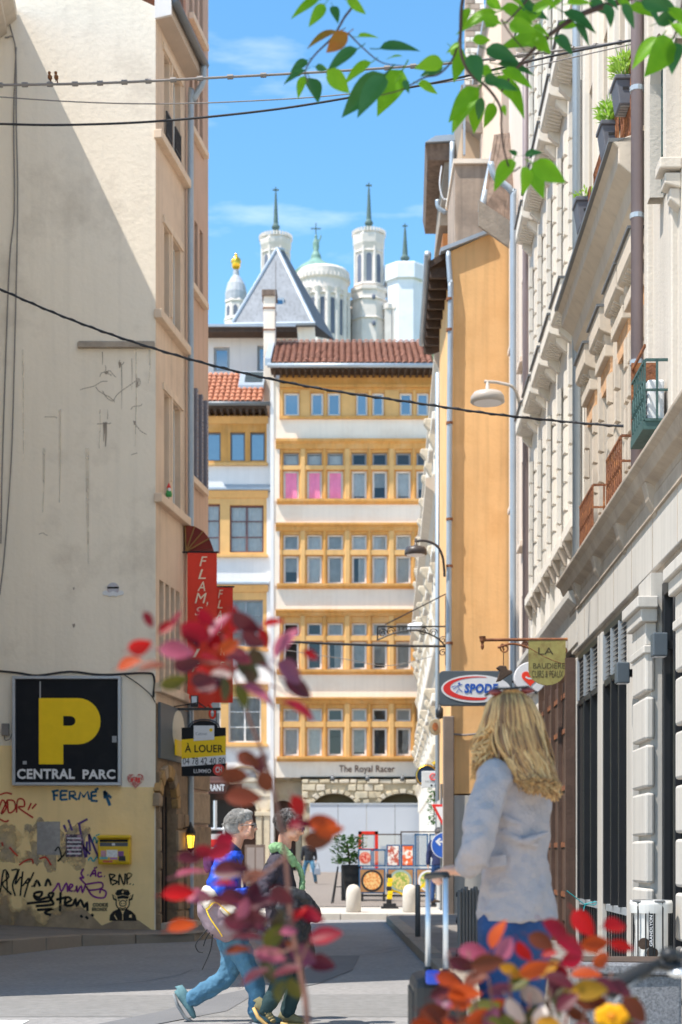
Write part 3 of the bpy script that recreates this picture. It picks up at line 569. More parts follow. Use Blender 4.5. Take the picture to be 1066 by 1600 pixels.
# ---- mailbox
mb_ = thing('mailbox', 'yellow wall mailbox covered in stickers', 'mailbox', (PX(157, YW), YW - .012, Z(1351)))
mw, mh = PX(206, YW) - PX(157, YW), Z(1305) - Z(1351); ym = mat('mailbox_yellow', (.78, .5, .015), .4, .1, 8, bump=0, blotch=(.35, .22, .05), bl_amt=.5, bl_scale=14, bl_lo=.58)
b = MB(); b.prismx([(0, 0), (-.24, 0), (-.26, .05), (-.26, mh - .09), (-.2, mh), (0, mh)], 0, mw); b.obj('body', ym, mb_, bevel=.018)
b = MB(); b.box(-.012, mw + .012, -.3, -.1, mh - .055, mh - .01); b.obj('hood', ym, mb_, bevel=.012)
b = MB(); b.box(.03, mw - .03, -.266, -.255, mh - .115, mh - .075); b.obj('slot', pblack, mb_)
b = MB(); b.box(.03, mw - .03, -.266, -.255, mh - .185, mh - .125); pl = b.obj('plate', flat('plate_grey', (.09, .1, .12)), mb_); b = MB(); b.box(.23, .28, -.269, -.2665, mh - .175, mh - .135); b.obj('emblem', pwhite, pl)
for k, (x0, x1, z0, z1, c) in enumerate(((.14, .32, .12, .24, (.75, .75, .75)), (.05, .13, .13, .23, (.6, .3, .35)), (.33, .42, .14, .22, (.25, .1, .3)), (.34, .45, .06, .14, (.03, .03, .04)), (.03, .16, .09, .125, (.1, .45, .5)), (.08, .24, .035, .07, (.65, .15, .05)), (.2, .32, .085, .112, (.5, .2, .5)))):
    b = MB(); b.box(x0, x1, -.268 - .001 * k, -.261, z0, z1); b.obj('sticker', mat('sticker_%d' % k, c, .6, .3, 30, bump=0, blotch=[.8 * q + .1 for q in c[::-1]], bl_amt=.5, bl_scale=40), mb_)

# ---- side facade along the lane
FL = Fac('corner_building', 'x', 'x', XC, YW, .147, 1); lr = FL.root; lr.parent = cb; lr.location = (0, .0, 0); lr.name = 'side_facade'; del lr['label'], lr['category']
u1 = FL.u(290)
zsill = lambda px, py: FL.z(py, FL.u(px))
holes = []
spec = []
for a, c in ((256.5, 264.5), (270, 282)):
    for (yt0, yb0) in ((82, 214), (352, 490), (612, 775)):     # at px 255
        ua, uc = FL.u(a), FL.u(c); z1 = zsill(256, yt0); z0 = zsill(256, yb0); holes.append((ua, uc, z0, z1)); spec.append((ua, uc, z0, z1, 'w'))
for a, c in ((249, 256), (258.5, 264.5), (267, 272.5), (275, 281)):
    ua, uc = FL.u(a), FL.u(c); z1 = zsill(249, 905); z0 = zsill(249, 1068); holes.append((ua, uc, z0, z1)); spec.append((ua, uc, z0, z1, 'n'))
z1p = zsill(247, 1210)
b = MB(); wall_holes(b, 0.0, u1, zsill(247, 1100), zt - .1, holes, .2); b.obj('wall', peach, lr)
b = MB(); b.box(0.02, u1, .21, 3.4, 0, zt - .15); b.obj('inner_wall', dark, lr)
for ua, uc, z0, z1, k in spec: window(lr, ua, uc, z0, z1, .13, whitef if k == 'w' else greyf, pane_far, (1, 2), .035, netc if z0 < 9 else None, 1.)
for zt0, pxa in ((490, 249), (214, 250), (775, 249), (1068, 247)):
    zz0 = zsill(pxa, zt0); b = MB(); b.box(-.05, u1 - .03, -.12, .02, zz0 - .16, zz0 - .01); b.obj('sill', peachtrim, lr, bevel=.015)
for pxa in (82, 612, 352):   # lintel band and jambs
    zz0 = zsill(256, pxa); b = MB(); b.box(FL.u(254), u1 - .25, -.035, .02, zz0 + .02, zz0 + .14); b.box(FL.u(266.2), FL.u(268), -.03, .02, zz0 - 1.4, zz0 + .02); b.obj('window_surround', peachtrim, lr)
for pxa in (256.5, 270):
    zz0 = zsill(256, 214); b = MB(); u0_, u1_ = FL.u(pxa), FL.u(pxa + 9)
    for k in range(9): x = u0_ + (u1_ - u0_) * k / 8; b.box(x - .008, x + .008, -.05, -.034, zz0, zz0 + .42)
    b.box(u0_, u1_, -.055, -.03, zz0 + .42, zz0 + .45); b.box(u0_, u1_, -.055, -.03, zz0 + .06, zz0 + .08); b.obj('railing', black, lr)
# eaves: boxed soffit, fascia, gutter
b = MB(); ze = zt; b.prismx([(-.26, ze + .06), (-.26, ze - .16), (0, ze - .2), (0, ze + .35)], .0, u1 + .05); b.obj('eaves', mat('eaves_beige', (.5, .4, .32), .85), lr); b = MB(); b.prismx([(-.28, ze + .12), (-.28, ze - .18), (0, ze - .22), (0, ze + .35)], -.06, -.002); b.obj('eaves_end', whitewash, lr)
b = MB(); b.tube([(-.04, -.33, ze + .05), (u1 + .1, -.33, ze + .05)], .075, 10); b.obj('gutter', zincd, lr, smooth=True)
b = MB(); b.prismx([(-.34, ze + .12), (.6, ze + .7), (.6, ze + .8), (-.34, ze + .2)], -.1, u1 + .08); b.obj('roof', tileo, lr)
b = MB(); b.tube(crom([(u1, -.33, ze), (u1, -.31, ze - .3), (u1 - .01, -.15, ze - .6), (u1 - .02, -.1, ze - .9), (u1 - .02, -.1, 9), (u1 - .02, -.1, 6), (u1 - .02, -.1, 3.6), (u1 - .02, -.1, .12)], 5), .055, 10); b.obj('downpipe', pipez, lr, smooth=True)
# ground floor: stone piers, dark sign panel, arched doorway, steps
zA = zsill(247, 1100); zB = zsill(240, 1205)
b = MB(); b.box(-.0, u1, -.02, .3, zB, zA); b.obj('lintel_wall', oldstone, lr)
db = thing('shop_panel', 'dark shop front panel with a pale oval leaning on the corner above the arch', 'sign', (0, 0, 0)); db.parent = lr; del db['label'], db['category']; db.name = 'shop_panel'
b = MB(); b.box(.06, u1 - .12, -.07, -.025, zsill(247, 1185), zsill(247, 1098)); b.obj('panel', flat('panel_grey', (.1, .115, .13)), db)
b = MB(); ue = (FL.u(262) + FL.u(283)) / 2; b.prism(disc(ue, zsill(270, 1142), .42, 24, .36), -.078, -.071); b.obj('oval', flat('panel_cream', (.6, .55, .45)), db)
b = MB(); b.box(FL.u(266), u1 - .16, -.09, -.079, zsill(266, 1180), zsill(266, 1155)); b.obj('yellow_band', pyellow, db)
n = 14; ux0, ux1 = FL.u(245), FL.u(270); uc = (ux0 + ux1) / 2; rr = (ux1 - ux0) / 2; zsp = zsill(250, 1262)
pl = [(0, 0), (ux0, 0), (ux0, zsp)] + [(uc - rr * math.cos(math.pi * k / n), zsp + rr * 1.0 * math.sin(math.pi * k / n)) for k in range(1, n)] + [(ux1, zsp), (ux1, 0), (u1, 0), (u1, zB), (0, zB)]
b = MB(); b.prism(pl, -.06, .3); b.obj('arch_wall', oldstone, lr)
for k in range(9):      # voussoirs
    a0, a1 = math.pi * k / 9 + .02, math.pi * (k + 1) / 9 - .02; r0, r1 = rr * .98, rr * 1.38
    b = MB(); b.prism([(uc - r * math.cos(a), zsp + r * math.sin(a)) for r, a in ((r0, a0), (r0, a1), (r1, a1), (r1, a0))], -.1, .02); b.obj('voussoir', mat('golden_stone', (.42, .25, .1), .9, .3, 4, bump=.7, bscale=14, blotch=(.16, .11, .07), bl_amt=.6, bl_scale=6) if k % 3 else oldstone2, lr, bevel=.015)
zk = .14
while zk < zsp - .1:     # dressed jamb stones, uneven courses
    h = rnd.uniform(.26, .42)
    for ua, ub in ((-.015, ux0 - .01), (ux1 + .01, ux1 + .42 + rnd.uniform(-.08, .1)), (ux1 + .56, u1 - .1)):
        b = MB(); b.box(ua, ub, -.085 - rnd.uniform(0, .03), -.03, zk, zk + h - .025); b.obj('stone', rnd.choice([oldstone, oldstone2, oldstone]), lr, bevel=.02)
    zk += h
b = MB(); b.box(ux0, ux1, .1, .16, .1, zsp + rr); dd = b.obj('door', darkwood, lr); b = MB()
for k in range(5): x = ux0 + (ux1 - ux0) * (k + .5) / 5; b.box(x - .015, x + .015, .08, .1, .2, zsp + .2)
b.obj('grille', black, dd)
b = MB(); b.box(-.05, 1.3, -.42, -.1, .05, .27); b.box(1.3, u1, -.3, -.1, .05, .22); b.obj('step', cornst, lr, bevel=.02)

def flatten(e, p):
    th = e.rotation_euler.z; M = Matrix.Rotation(th, 3, 'Z'); off = e.location.copy()
    for c in [o for o in bpy.data.objects if o.parent == e]:
        c.location = off + M @ c.location; c.rotation_euler.z += th; c.parent = p
    bpy.data.objects.remove(e)
flatten(lr, cb)
# ---- second, pink building further down the lane
sx, sy = XC + .1454 * (u1 + .02), YW + .989 * (u1 + .02)
FP = Fac('lane_building', 'narrow pink rendered building with louvred grey shutters beyond the corner building', 'building', sx, sy, .147, 1); pr = FP.root
v1 = FP.u(325.5); holes = []; sp2 = []
def zp(px, py): return FP.z(py, FP.u(px))
for a, c in ((296, 301), (304, 309), (312, 317)):
    for yt, yb in ((100, 195), (330, 440), (-90, 20), (605, 742)):
        h = (FP.u(a), FP.u(c), zp(296, yb), zp(296, yt)); holes.append(h)
b = MB(); wall_holes(b, 0, v1, .1, 20, holes, .2); b.obj('wall', pinkr, pr)
b = MB(); b.box(.02, v1 - .01, .21, 2, 0, 19.9); b.obj('inner_wall', pinkr, pr)
for h in holes: window(pr, *h, .14, greyf, pane_far, (1, 2), .04)
for h in holes:
    b = MB(); b.box(h[0] - .08, h[1] + .08, -.1, .0, h[2] - .14, h[2] - .02); b.obj('sill', peachtrim, pr, bevel=.01)
for k, (a, c) in enumerate(((301.5, 304), (309.5, 312), (317.2, 320))):
    b = MB(); z0, z1 = zp(296, 742), zp(296, 600); ua, ub = FP.u(a), FP.u(c); b.box(ua, ub, -.06, -.01, z0, z1); sh = b.obj('shutter', mat('shutter_grey', (.2, .2, .24), .6, .1, 4), pr)
    b = MB()
    for j in range(22): zz0 = z0 + (z1 - z0) * (j + .4) / 22; b.box(ua + .01, ub - .01, -.075, -.061, zz0, zz0 + .05)
    b.obj('slat', mat('shutter_slat', (.26, .26, .31), .6, .1, 4), sh)
for k in range(8):
    b = MB(); hh = .6; b.box(rnd.uniform(-.0, .1), v1 - rnd.uniform(0, .2), -.05 - rnd.uniform(0, .03), -.002, .1 + k * .62, .1 + k * .62 + .57); b.obj('stone', oldstone2 if k % 2 else oldstone, pr, bevel=.02)
# gnome on the sill
gm = thing('garden_gnome', 'tiny garden gnome in a red hat on the first-floor sill', 'gnome', P3(262, 776, YW + .45) + Vector((.02, 0, .0)))
b = MB(); b.lathe([(.0, 0), (.05, .0), (.055, .05), (.04, .1), (.02, .12)], n=10); b.obj('body', flat('gnome_green', (.05, .3, .08)), gm, smooth=True)
b = MB(); b.ell((0, 0, .135), (.035, .035, .035), 10); b.obj('head', skin, gm, smooth=True); b = MB(); b.lathe([(.04, .145), (.03, .17), (.0, .24)], n=10); b.obj('hat', pred, gm, smooth=True)
b = MB(); b.ell((0.01, -.03, .11), (.025, .02, .035), 8); b.obj('beard', pwhite, gm, smooth=True)

# ---- near left building (mostly out of frame): its cornice cuts the shadow across the wall
d1 = -.108; xw = lambda y: -5.95 - d1 * (YW - .02 - y) * 1.0
nb = thing('cornice_building', 'tall building at the left edge with a heavy moulded stone cornice', 'building', (0, 0, 0))
y0, y1 = 15.0, YW - .02; ZC = 14.55
b = MB(); b.hexa([(-13, y0, 0), (xw(y0), y0, 0), (xw(y1), y1, 0), (-13, y1, 0), (-13, y0, ZC), (xw(y0), y0, ZC), (xw(y1), y1, ZC), (-13, y1, ZC)]); b.obj('wall', facB, nb)
prof = [(0, 0), (.12, 0), (.12, .12), (.22, .18), (.28, .34), (.44, .44), (.44, .54), (.6, .68), (.6, .84), (0, .95)]
b = MB(); b.ext([(xw(y0) + a, y0 - .02, ZC - .05 + z) for a, z in prof], [(xw(y1) + a, y1, ZC - .05 + z) for a, z in prof]); b.obj('cornice', facB, nb)
b = MB(); b.box(-13, xw(y0), y0 - .5, y0, ZC + .2, ZC + .9); b.obj('cornice', facB, nb)

# ---- banners, bracket signs and lamps on the lane
def UL(px, Y): return PX(px, Y)
def banner(px0, px1, py0, py1, Y, label, dk, letters):
    t = thing('hanging_banner', label, 'banner', (PX(px0, Y), Y, PZ(py1, Y)), 0, 'red banners over the lane')
    Wb, Hb = PX(px1, Y) - PX(px0, Y), PZ(py0, Y) - PZ(py1, Y); b = MB(); n = 12; m = 20
    for j in range(m + 1):
        for i in range(n + 1): x = Wb * i / n; z = Hb * j / m; b.v.append((x, .012 * math.sin(6 * x + 2 * z) + .006 * math.sin(9 * z), z))
    b.f = [[j * (n + 1) + i, j * (n + 1) + i + 1, (j + 1) * (n + 1) + i + 1, (j + 1) * (n + 1) + i] for j in range(m) for i in range(n)]
    b.obj('cloth', flamr, t, smooth=True)
    b = MB(); b.tube([(-.12, 0, Hb + .015), (Wb + .03, 0, Hb + .015)], .015, 8); b.obj('rod', black, t)
    b = MB()
    for ch, px, py, hh in letters:
        w_ = {'M': .2, ',': .03, '’': .03}.get(ch, .13) * (Wb / .5); textmb(ch, w_, hh * Y / FPX, shear=.25, bold=.0, mb=b, x=PX(px, Y) - PX(px0, Y) - w_ / 2, y=-.03, z=PZ(py, Y) - PZ(py1, Y))
    b.obj('lettering', flamt, t)
    # iron tip: round pierced pendant
    return t
Yb = 28.2
t = banner(293, 339, 864, 1085, Yb, 'nearer red banner lettered FLAM’S hanging over the lane', 0, [('F', 318, 885, 15), ('L', 316, 905, 15), ('A', 315, 924, 15), ('M', 314, 943, 16), ('’', 324, 948, 7), ('S', 311, 962, 13), ('T', 308, 1005, 14), ('I', 307, 1028, 14), ('F', 306, 1050, 14)])
b = MB(); cx_, cz_ = PX(344, Yb) - PX(293, Yb), PZ(1100, Yb) - PZ(1085, Yb)
b.prism([(0, 0), (.5, 0), (.47, -.12), (.36, -.22), (.24, -.26), (.1, -.2)], -.006, .006); b.obj('pennant_tip', flamr, t)
b = MB(); b.tube([(.44 + .05 * math.cos(a), 0, -.34 + .08 * math.sin(a)) for a in [2 * math.pi * k / 14 for k in range(15)]], .022, 8); b.tube([(.38, 0, -.18), (.43, 0, -.27)], .03, 8); b.obj('loop', flamr, t)
banner(333, 364, 918, 1098, 30.4, 'farther red banner lettered FLAM’S, partly behind the first', 0, [('F', 345, 935, 13), ('L', 344, 951, 13), ('A', 343, 967, 13), ('M', 342, 983, 14), ('S', 341, 1000, 12), ('N', 349, 1024, 12), ('E', 347, 1046, 11)])
aw = thing('fan_awning', 'small folded dark red fan awning over the banner', 'awning', (PX(293, 28.5), 28.5, PZ(866, 28.5)))
Ra = .47
for k in range(4):
    a0, a1 = R(8 + k * 21), R(8 + (k + 1) * 21); b = MB(); pts = []
    q4 = [(0, 0), (Ra * math.cos(a0), Ra * math.sin(a0)), (Ra * math.cos((a0 + a1) / 2) * .985, Ra * math.sin((a0 + a1) / 2) * .985), (Ra * math.cos(a1), Ra * math.sin(a1))]
    b.ext([(x, -.25, z) for x, z in q4], [(x, .25, z) for x, z in q4]); b.obj('awning_gore', mat('awning_red_%d' % (k % 2), ((.16, .02, .015), (.21, .035, .02))[k % 2], .8, .15, 4), aw)
    b = MB(); b.tube([(0, -.26, 0), (Ra * math.cos(a1), -.26, Ra * math.sin(a1))], .012, 6); b.obj('awning_rib', mat('rib_brass', (.3, .16, .05), .5), aw)
ls = thing('letting_sign', 'black and yellow bracket sign reading À LOUER with a phone number', 'sign', (PX(284, 27.6), 27.6, PZ(1213, 27.6)))
lx = lambda px: PX(px, 27.6) - PX(284, 27.6)
lz = lambda py: PZ(py, 27.6) - PZ(1213, 27.6)
b = MB(); b.prism([(0, 0), (lx(353), 0), (lx(353), lz(1137)), (lx(341), lz(1137))] + [(lx(319) + (lx(341) - lx(319)) * math.cos(a), lz(1137) + .12 * math.sin(a)) for a in [math.pi * k / 10 for k in range(1, 10)]] + [(lx(297), lz(1137)), (0, lz(1137))], -.02, .02); b.obj('panel', pblack, ls)
b = MB(); b.tube([(lx(319) + (lx(343) - lx(319)) * math.cos(a), 0, lz(1137) + .14 * math.sin(a)) for a in [math.pi * k / 12 for k in range(13)]], .014, 6); b.obj('rim', flat('rim_navy', (.03, .045, .07)), ls)
b = MB(); b.prism([(0, lz(1186)), (lx(353), lz(1180)), (lx(353), lz(1150)), (0, lz(1156))], -.024, -.021); b.obj('yellow_band', pyellow, ls)
b = MB(); b.prism([(0, lz(1198)), (lx(353), lz(1193)), (lx(353), lz(1180)), (0, lz(1186))], -.024, -.021); b.obj('white_band', pwhite, ls)
b = textmb('À LOUER', lx(349) - lx(289), lz(1160) - lz(1175), bold=.02, x=lx(289), y=-.027, z=lz(1176)); textmb('04 78 42 40 80', lx(352) - lx(286), lz(1184) - lz(1195), mb=b, x=lx(286), y=-.027, z=lz(1195)); b.obj('lettering', pblack, ls)
b = MB(); b.prism([(lx(303), lz(1158)), (lx(335), lz(1156)), (lx(335), lz(1134)), (lx(303), lz(1134))], -.029, -.025); q_ = b.obj('agency_card', pwhite, ls); b = MB(); b.prism(disc(lx(330), lz(1141), .03, 12), -.033, -.03); b.obj('agency_mark', pyellow, q_)
textmb('Cabinet', .2, .05, x=lx(306), y=-.032, z=lz(1149)).obj('agency_lettering', flat('agency_grey', (.2, .22, .26)), q_)
b = MB(); b.prism(disc(lx(342), lz(1203), .1, 22), -.029, -.021); b.obj('roundel', pred, ls); textmb('CH', .11, .1, bold=.03, x=lx(342) - .055, y=-.033, z=lz(1203) - .05).obj('roundel_lettering', pwhite, ls)
textmb('LUMMIO', lx(330) - lx(303), lz(1202) - lz(1208), bold=.01, x=lx(303), y=-.027, z=lz(1208)).obj('lettering', pwhite, ls)
b = MB(); b.box(lx(240), lx(345), -.008, .008, lz(1110), lz(1106)); b.tube([(lx(262), 0, lz(1106)), (lx(310), 0, lz(1098)), (lx(322), 0, lz(1106))], .012, 6); b.tube([(lx(300), 0, lz(1108)), (lx(300), 0, lz(1130))], .008, 5); b.tube([(lx(338), 0, lz(1108)), (lx(338), 0, lz(1134))], .008, 5); b.obj('bracket', black, ls)
fl = thing('flood_light', 'small square flood lamp on the lane wall under the banner', 'lamp', P3(304, 1098, 28)); b = MB(); b.box(-.06, .07, -.1, .02, -.08, .12); b.obj('housing', black, fl, bevel=.01); b = MB(); b.box(-.04, .05, -.108, -.102, -.03, .1); b.obj('lens', flat('lamp_lens', (.55, .6, .68), .2), fl)
ln = thing('wall_lantern', 'black wall lantern with an amber glow by the stone doorway', 'lantern', P3(298, 1315, 27.9))
b = MB(); b.lathe([(.02, .1), (.09, .13), (.075, .2), (.02, .3), (.01, .34)], n=8); b.lathe([(.05, -.16), (.065, -.12), (.01, -.2)], n=8); b.tube([(0, 0, .26), (-.16, 0, .22)], .015, 6)
for k in range(4): a = math.pi * k / 2 + .6; b.tube([(.055 * math.cos(a), .055 * math.sin(a), -.12), (.085 * math.cos(a), .085 * math.sin(a), .12)], .008, 5)
b.obj('lantern_frame', black, ln); b = MB(); b.lathe([(.045, -.11), (.07, .1)], n=8); b.obj('glow', mat('amber_glow', (1, .55, .04), .4, 0, 1, bump=0, emit=1.6), ln)
# ================================================================ FAR BUILDINGS ACROSS THE PLAZA
def tiles(root, x0, x1, y0, z0, y1, z1, ncol, nrow, m, name='roof_tile'):
    """canal tiles laid one by one in overlapping courses up the slope (x across, from eave (y0,z0) to ridge (y1,z1))"""
    L_ = math.hypot(y1 - y0, z1 - z0) / nrow; wd = (x1 - x0) / ncol; b = MB(); n = 6
    for e, r in ((0, .54), (L_ * 1.12, .44)):
        for k in range(n + 1): a = math.pi * k / n; b.v.append((-math.cos(a) * wd * r, e, math.sin(a) * wd * r * .9))
        for k in range(n + 1): a = math.pi * k / n; b.v.append((-math.cos(a) * wd * (r - .06), e, math.sin(a) * wd * (r - .06) * .85))
    N = 2 * (n + 1)
    for k in range(n): b.f += [[k, k + 1, N + k + 1, N + k], [n + 1 + k + 1, n + 1 + k, N + n + 1 + k, N + n + 1 + k + 1], [k + 1, k, n + 1 + k, n + 1 + k + 1]]
    me = b.mesh(name, m, True); al = math.atan2(z1 - z0, y1 - y0)
    for i in range(ncol):
        for j in range(nrow):
            t = j / nrow; inst(me, name, root, (x0 + wd * (i + .5) + rnd.uniform(-.015, .015), y0 + (y1 - y0) * t, z0 + (z1 - z0) * t + .03), (al - .05 + rnd.uniform(-.008, .008), rnd.uniform(-.02, .02), rnd.uniform(-.015, .015)))
    b = MB(); b.add([(x0, y0, z0 - .03), (x1, y0, z0 - .03), (x1, y1, z1 - .03), (x0, y1, z1 - .03), (x0, y0, z0 - .12), (x1, y0, z0 - .12), (x1, y1, z1 - .12), (x0, y1, z1 - .12)], [(0, 1, 2, 3), (4, 7, 6, 5), (0, 4, 5, 1), (1, 5, 6, 2), (2, 6, 7, 3), (3, 7, 4, 0)]); b.obj('roof', m, root)
YR = 70.0
FR = Fac('renaissance_house', 'tall ochre stone house with rows of mullioned windows and a red-brown tile roof', 'building', PX(425, YR), YR, 1, 0); rr_ = FR.root
u = lambda px: FR.u(px)
z = lambda py: PZ(py, YR)
UE = u(692)
colsW = [(443, 467), (480, 503), (512, 536), (550, 573), (582, 605), (619, 642), (651, 674)]
topW = [(443.7, 467.6), (486, 505.4), (512, 532), (556.7, 574.5), (582, 600), (625, 644), (651.5, 670)]
floors = [(687, 702, 707, 727, 735, 780, 784), (818, 830, 835, 859, 868, 912, 916), (953, 963, 973, 993, 1002, 1046, 1050), (1090, 1100, 1107, 1127, 1137, 1181, 1186)]
ctop = [netc, netc, netc, None, None, None, None]
curt = {0: [pinkc, pinkc, pinkc, netc, greyc, netc, greyc], 1: [greyc, netc, greyc, netc, netc, netc, netc], 2: [None, None, greyc, greyc, greyc, greyc, None], 3: [netc, netc, None, greyc, None, greyc, None]}
cf = {0: [1, 1, 1, .9, .6, .9, .65], 1: [.6, 1, 1, -1, 1, 1, .8], 2: [1, 1, -1, .8, .8, 1, 1], 3: [1, 1, 1, .9, 1, -1, 1]}
for i, (c0, c1, a0, a1, b0, b1, s0) in enumerate(floors):
    holes = [(u(p), u(q), z(a1), z(a0)) for p, q in colsW] + [(u(p), u(q), z(b1), z(b0)) for p, q in colsW]
    b = MB(); wall_holes(b, u(437), UE, z(s0), z(c1), holes, .32); b.obj('window_band', ochre, rr_)
    for k, (p, q) in enumerate(colsW):
        window(rr_, u(p), u(q), z(a1), z(a0), .2, whitef if i else greyf, pane_far, (1, 1), .075, ctop[k] if i == 0 else curt[i][k], 1.)
        window(rr_, u(p), u(q), z(b1), z(b0), .2, whitef, pane_far, (1, 1), .09, curt[i][k], cf[i][k])
    for p, q in [(437, 443)] + [(colsW[k][1], colsW[k + 1][0]) for k in range(6)] + [(674, 680)]:     # mullion shafts and the transom, proud of the band
        b = MB(); m0 = (u(p) + u(q)) / 2; hw = min((u(q) - u(p)) / 2 - .05, .17); b.prismz([(m0 - hw, .02), (m0 - hw * .6, -.09), (m0 + hw * .6, -.09), (m0 + hw, .02)], z(s0), z(c1)); b.obj('mullion', ochre2 if hw > .12 else ochre, rr_)
    for w_ in [o for o in bpy.data.objects if o.name.startswith('curtain') and o.data.materials[0] == pinkc]: w_.location.y = -.13
    b = MB(); b.box(u(437), UE, -.06, .01, z(b0) + .02, z(a1) - .02); b.obj('transom', ochre2, rr_)
    b = MB(); h = z(c0) - z(c1); b.prismx([(.02, z(c1)), (-.07, z(c1)), (-.12, z(c1) + h * .35), (-.12, z(c1) + h * .5), (-.24, z(c1) + h * .75), (-.24, z(c1) + h), (.02, z(c1) + h)], u(431), UE); b.obj('cornice', ochre, rr_)
    b = MB(); b.prismx([(.02, z(s0) - .12), (-.1, z(s0) - .1), (-.2, z(s0)), (-.2, z(s0) + .1), (.02, z(s0) + .12)], u(433), UE); b.obj('sill_course', ochre, rr_)
    lo = z(floors[i + 1][0]) if i < 3 else z(1215)
    b = MB(); b.box(u(427), UE, 0, .3, lo, z(s0)); b.obj('plaster_band', plaster, rr_)
    b = MB(); b.box(u(427), u(437), -.03, .3, z(s0), z(c0)); b.obj('wall', plaster, rr_)
# attic storey
holes = [(u(p), u(q), z(649), z(613.4)) for p, q in topW]; b = MB(); wall_holes(b, u(437), UE, z(652), z(584), holes, .3); b.obj('window_band', ochre, rr_)
for k, (p, q) in enumerate(topW): window(rr_, u(p), u(q), z(649), z(613.4), .16, whitef, pane_sky, (1, 1), .08, greyc if k % 3 == 0 else None)
b = MB(); b.box(u(437), UE, -.09, .02, z(606), z(601)); b.box(u(437), UE, -.14, .02, z(655), z(651)); b.obj('sill_course', ochre, rr_)
for p, q in [(437, 443.7)] + [(topW[k][1], topW[k + 1][0]) for k in range(6)] + [(670, 680)]:
    b = MB(); b.box(u(p) + .05, u(q) - .05, -.05, .0, z(651), z(610)); b.obj('pier', ochre2, rr_)
b = MB(); b.box(u(437), UE, 0, .3, z(687), z(655)); b.box(u(427), u(437), -.0, .3, z(687), z(592)); b.obj('plaster_band', plaster, rr_)
b = MB(); b.box(u(425), UE, .9, 9, z(1212), z(582)); b.obj('inner_wall', dark, rr_); b = MB(); b.box(u(427), u(437), .31, .6, z(1215), z(590)); b.obj('side_wall', plaster, rr_)
b = MB(); b.box(u(422.5), u(428), -.05, 9, .3, z(592)); b.obj('side_wall', whitewash, rr_)
# roof: canal tiles, zinc gutter, eaves with rafter ends
tiles(rr_, u(424), u(676), -1.05, z(583) + .05, 4.3, z(583) + 2.75, 26, 11, tiler)
b = MB(); b.tube([(u(420), -1.12, z(583)), (u(680), -1.12, z(583))], .1, 8); b.obj('gutter', zinc, rr_, smooth=True)
b = MB(); b.box(u(424), UE, -1.0, .02, z(586), z(584)); b.obj('soffit', darkwood, rr_)
for k in range(26): b = MB(); x = u(428) + k * .27; b.box(x, x + .09, -.95, 0, z(590), z(586.2)); b.obj('rafter_end', darkwood, rr_)
b = MB(); b.box(u(576), u(601), .9 + .8, 2.0 + .8, z(556) - .05, z(546) + .02); b.obj('roof_window', zinc, rr_)
b = MB(); b.hexa([(u(416), -1.1, z(583)), (u(425), -1.1, z(583)), (u(425), 4.4, z(583) + 2.8), (u(416), 4.4, z(583) + 2.8), (u(416), -1.1, z(583) + .3), (u(425), -1.1, z(583) + .3), (u(425), 4.4, z(583) + 3.1), (u(416), 4.4, z(583) + 3.1)]); b.obj('flashing', zinc, rr_)
b = MB(); b.lathe([(.1, 0), (.1, .55), (.13, .55), (.13, .7)], (u(470), 3.6), 10); o = b.obj('chimney_pot', tileo, rr_, loc=(0, 0, z(548)))
textmb('The Royal Racer', u(617) - u(530), z(1196) - z(1210), bold=.01, x=u(530), y=-.03, z=z(1210)).obj('lettering', flat('faded_letter_brown', (.12, .05, .03)), rr_)
for s_ in (-1, 1):
    b = MB(); b.box(u(470), UE, -.05, .02, z(1217), z(1214)); b.obj('string_course', plaster, rr_)
# rough stone ground floor with two low arches, hoarding in front
st = [mat('rubble_%d' % k, c, .9, .2, 3, bump=.7, bscale=9, blotch=(.3, .24, .17), bl_amt=.4, bl_scale=3) for k, c in enumerate(((.66, .56, .4), (.6, .49, .33), (.7, .6, .46)))]
ar = [(u(521), u(560) - u(521), z(1256)), (u(628), u(664) - u(628), z(1256))]
ar = [((u(489) + u(557)) / 2, (u(557) - u(489)) / 2, z(1262)), ((u(592) + u(668)) / 2, (u(668) - u(592)) / 2, z(1262))]
b = MB(); zt_, zb_ = z(1217), .4
pl = [(u(472), zb_)]
for c, r_, zs in ar: pl += [(c - r_, zb_), (c - r_, zs)] + [(c - r_ * math.cos(math.pi * k / 12), zs + .62 * math.sin(math.pi * k / 12)) for k in range(1, 12)] + [(c + r_, zs), (c + r_, zb_)]
pl += [(UE, zb_), (UE, zt_), (u(472), zt_)]; b.prism(pl, .06, .5); b.obj('arcade_wall', st[1], rr_)
for c, r_, zs in ar:
    for k in range(11):
        a0, a1 = math.pi * k / 11 + .03, math.pi * (k + 1) / 11 - .03; b = MB(); j = rnd.uniform(.14, .26)
        b.prism([(c - (r_ + d) * math.cos(a), zs + (.62 + d) * math.sin(a)) for d, a in ((0, a0), (0, a1), (j, a1), (j, a0))], -.03 - rnd.uniform(0, .05), .1); b.obj('voussoir', st[k % 3], rr_, bevel=.02)
zz1 = zt_
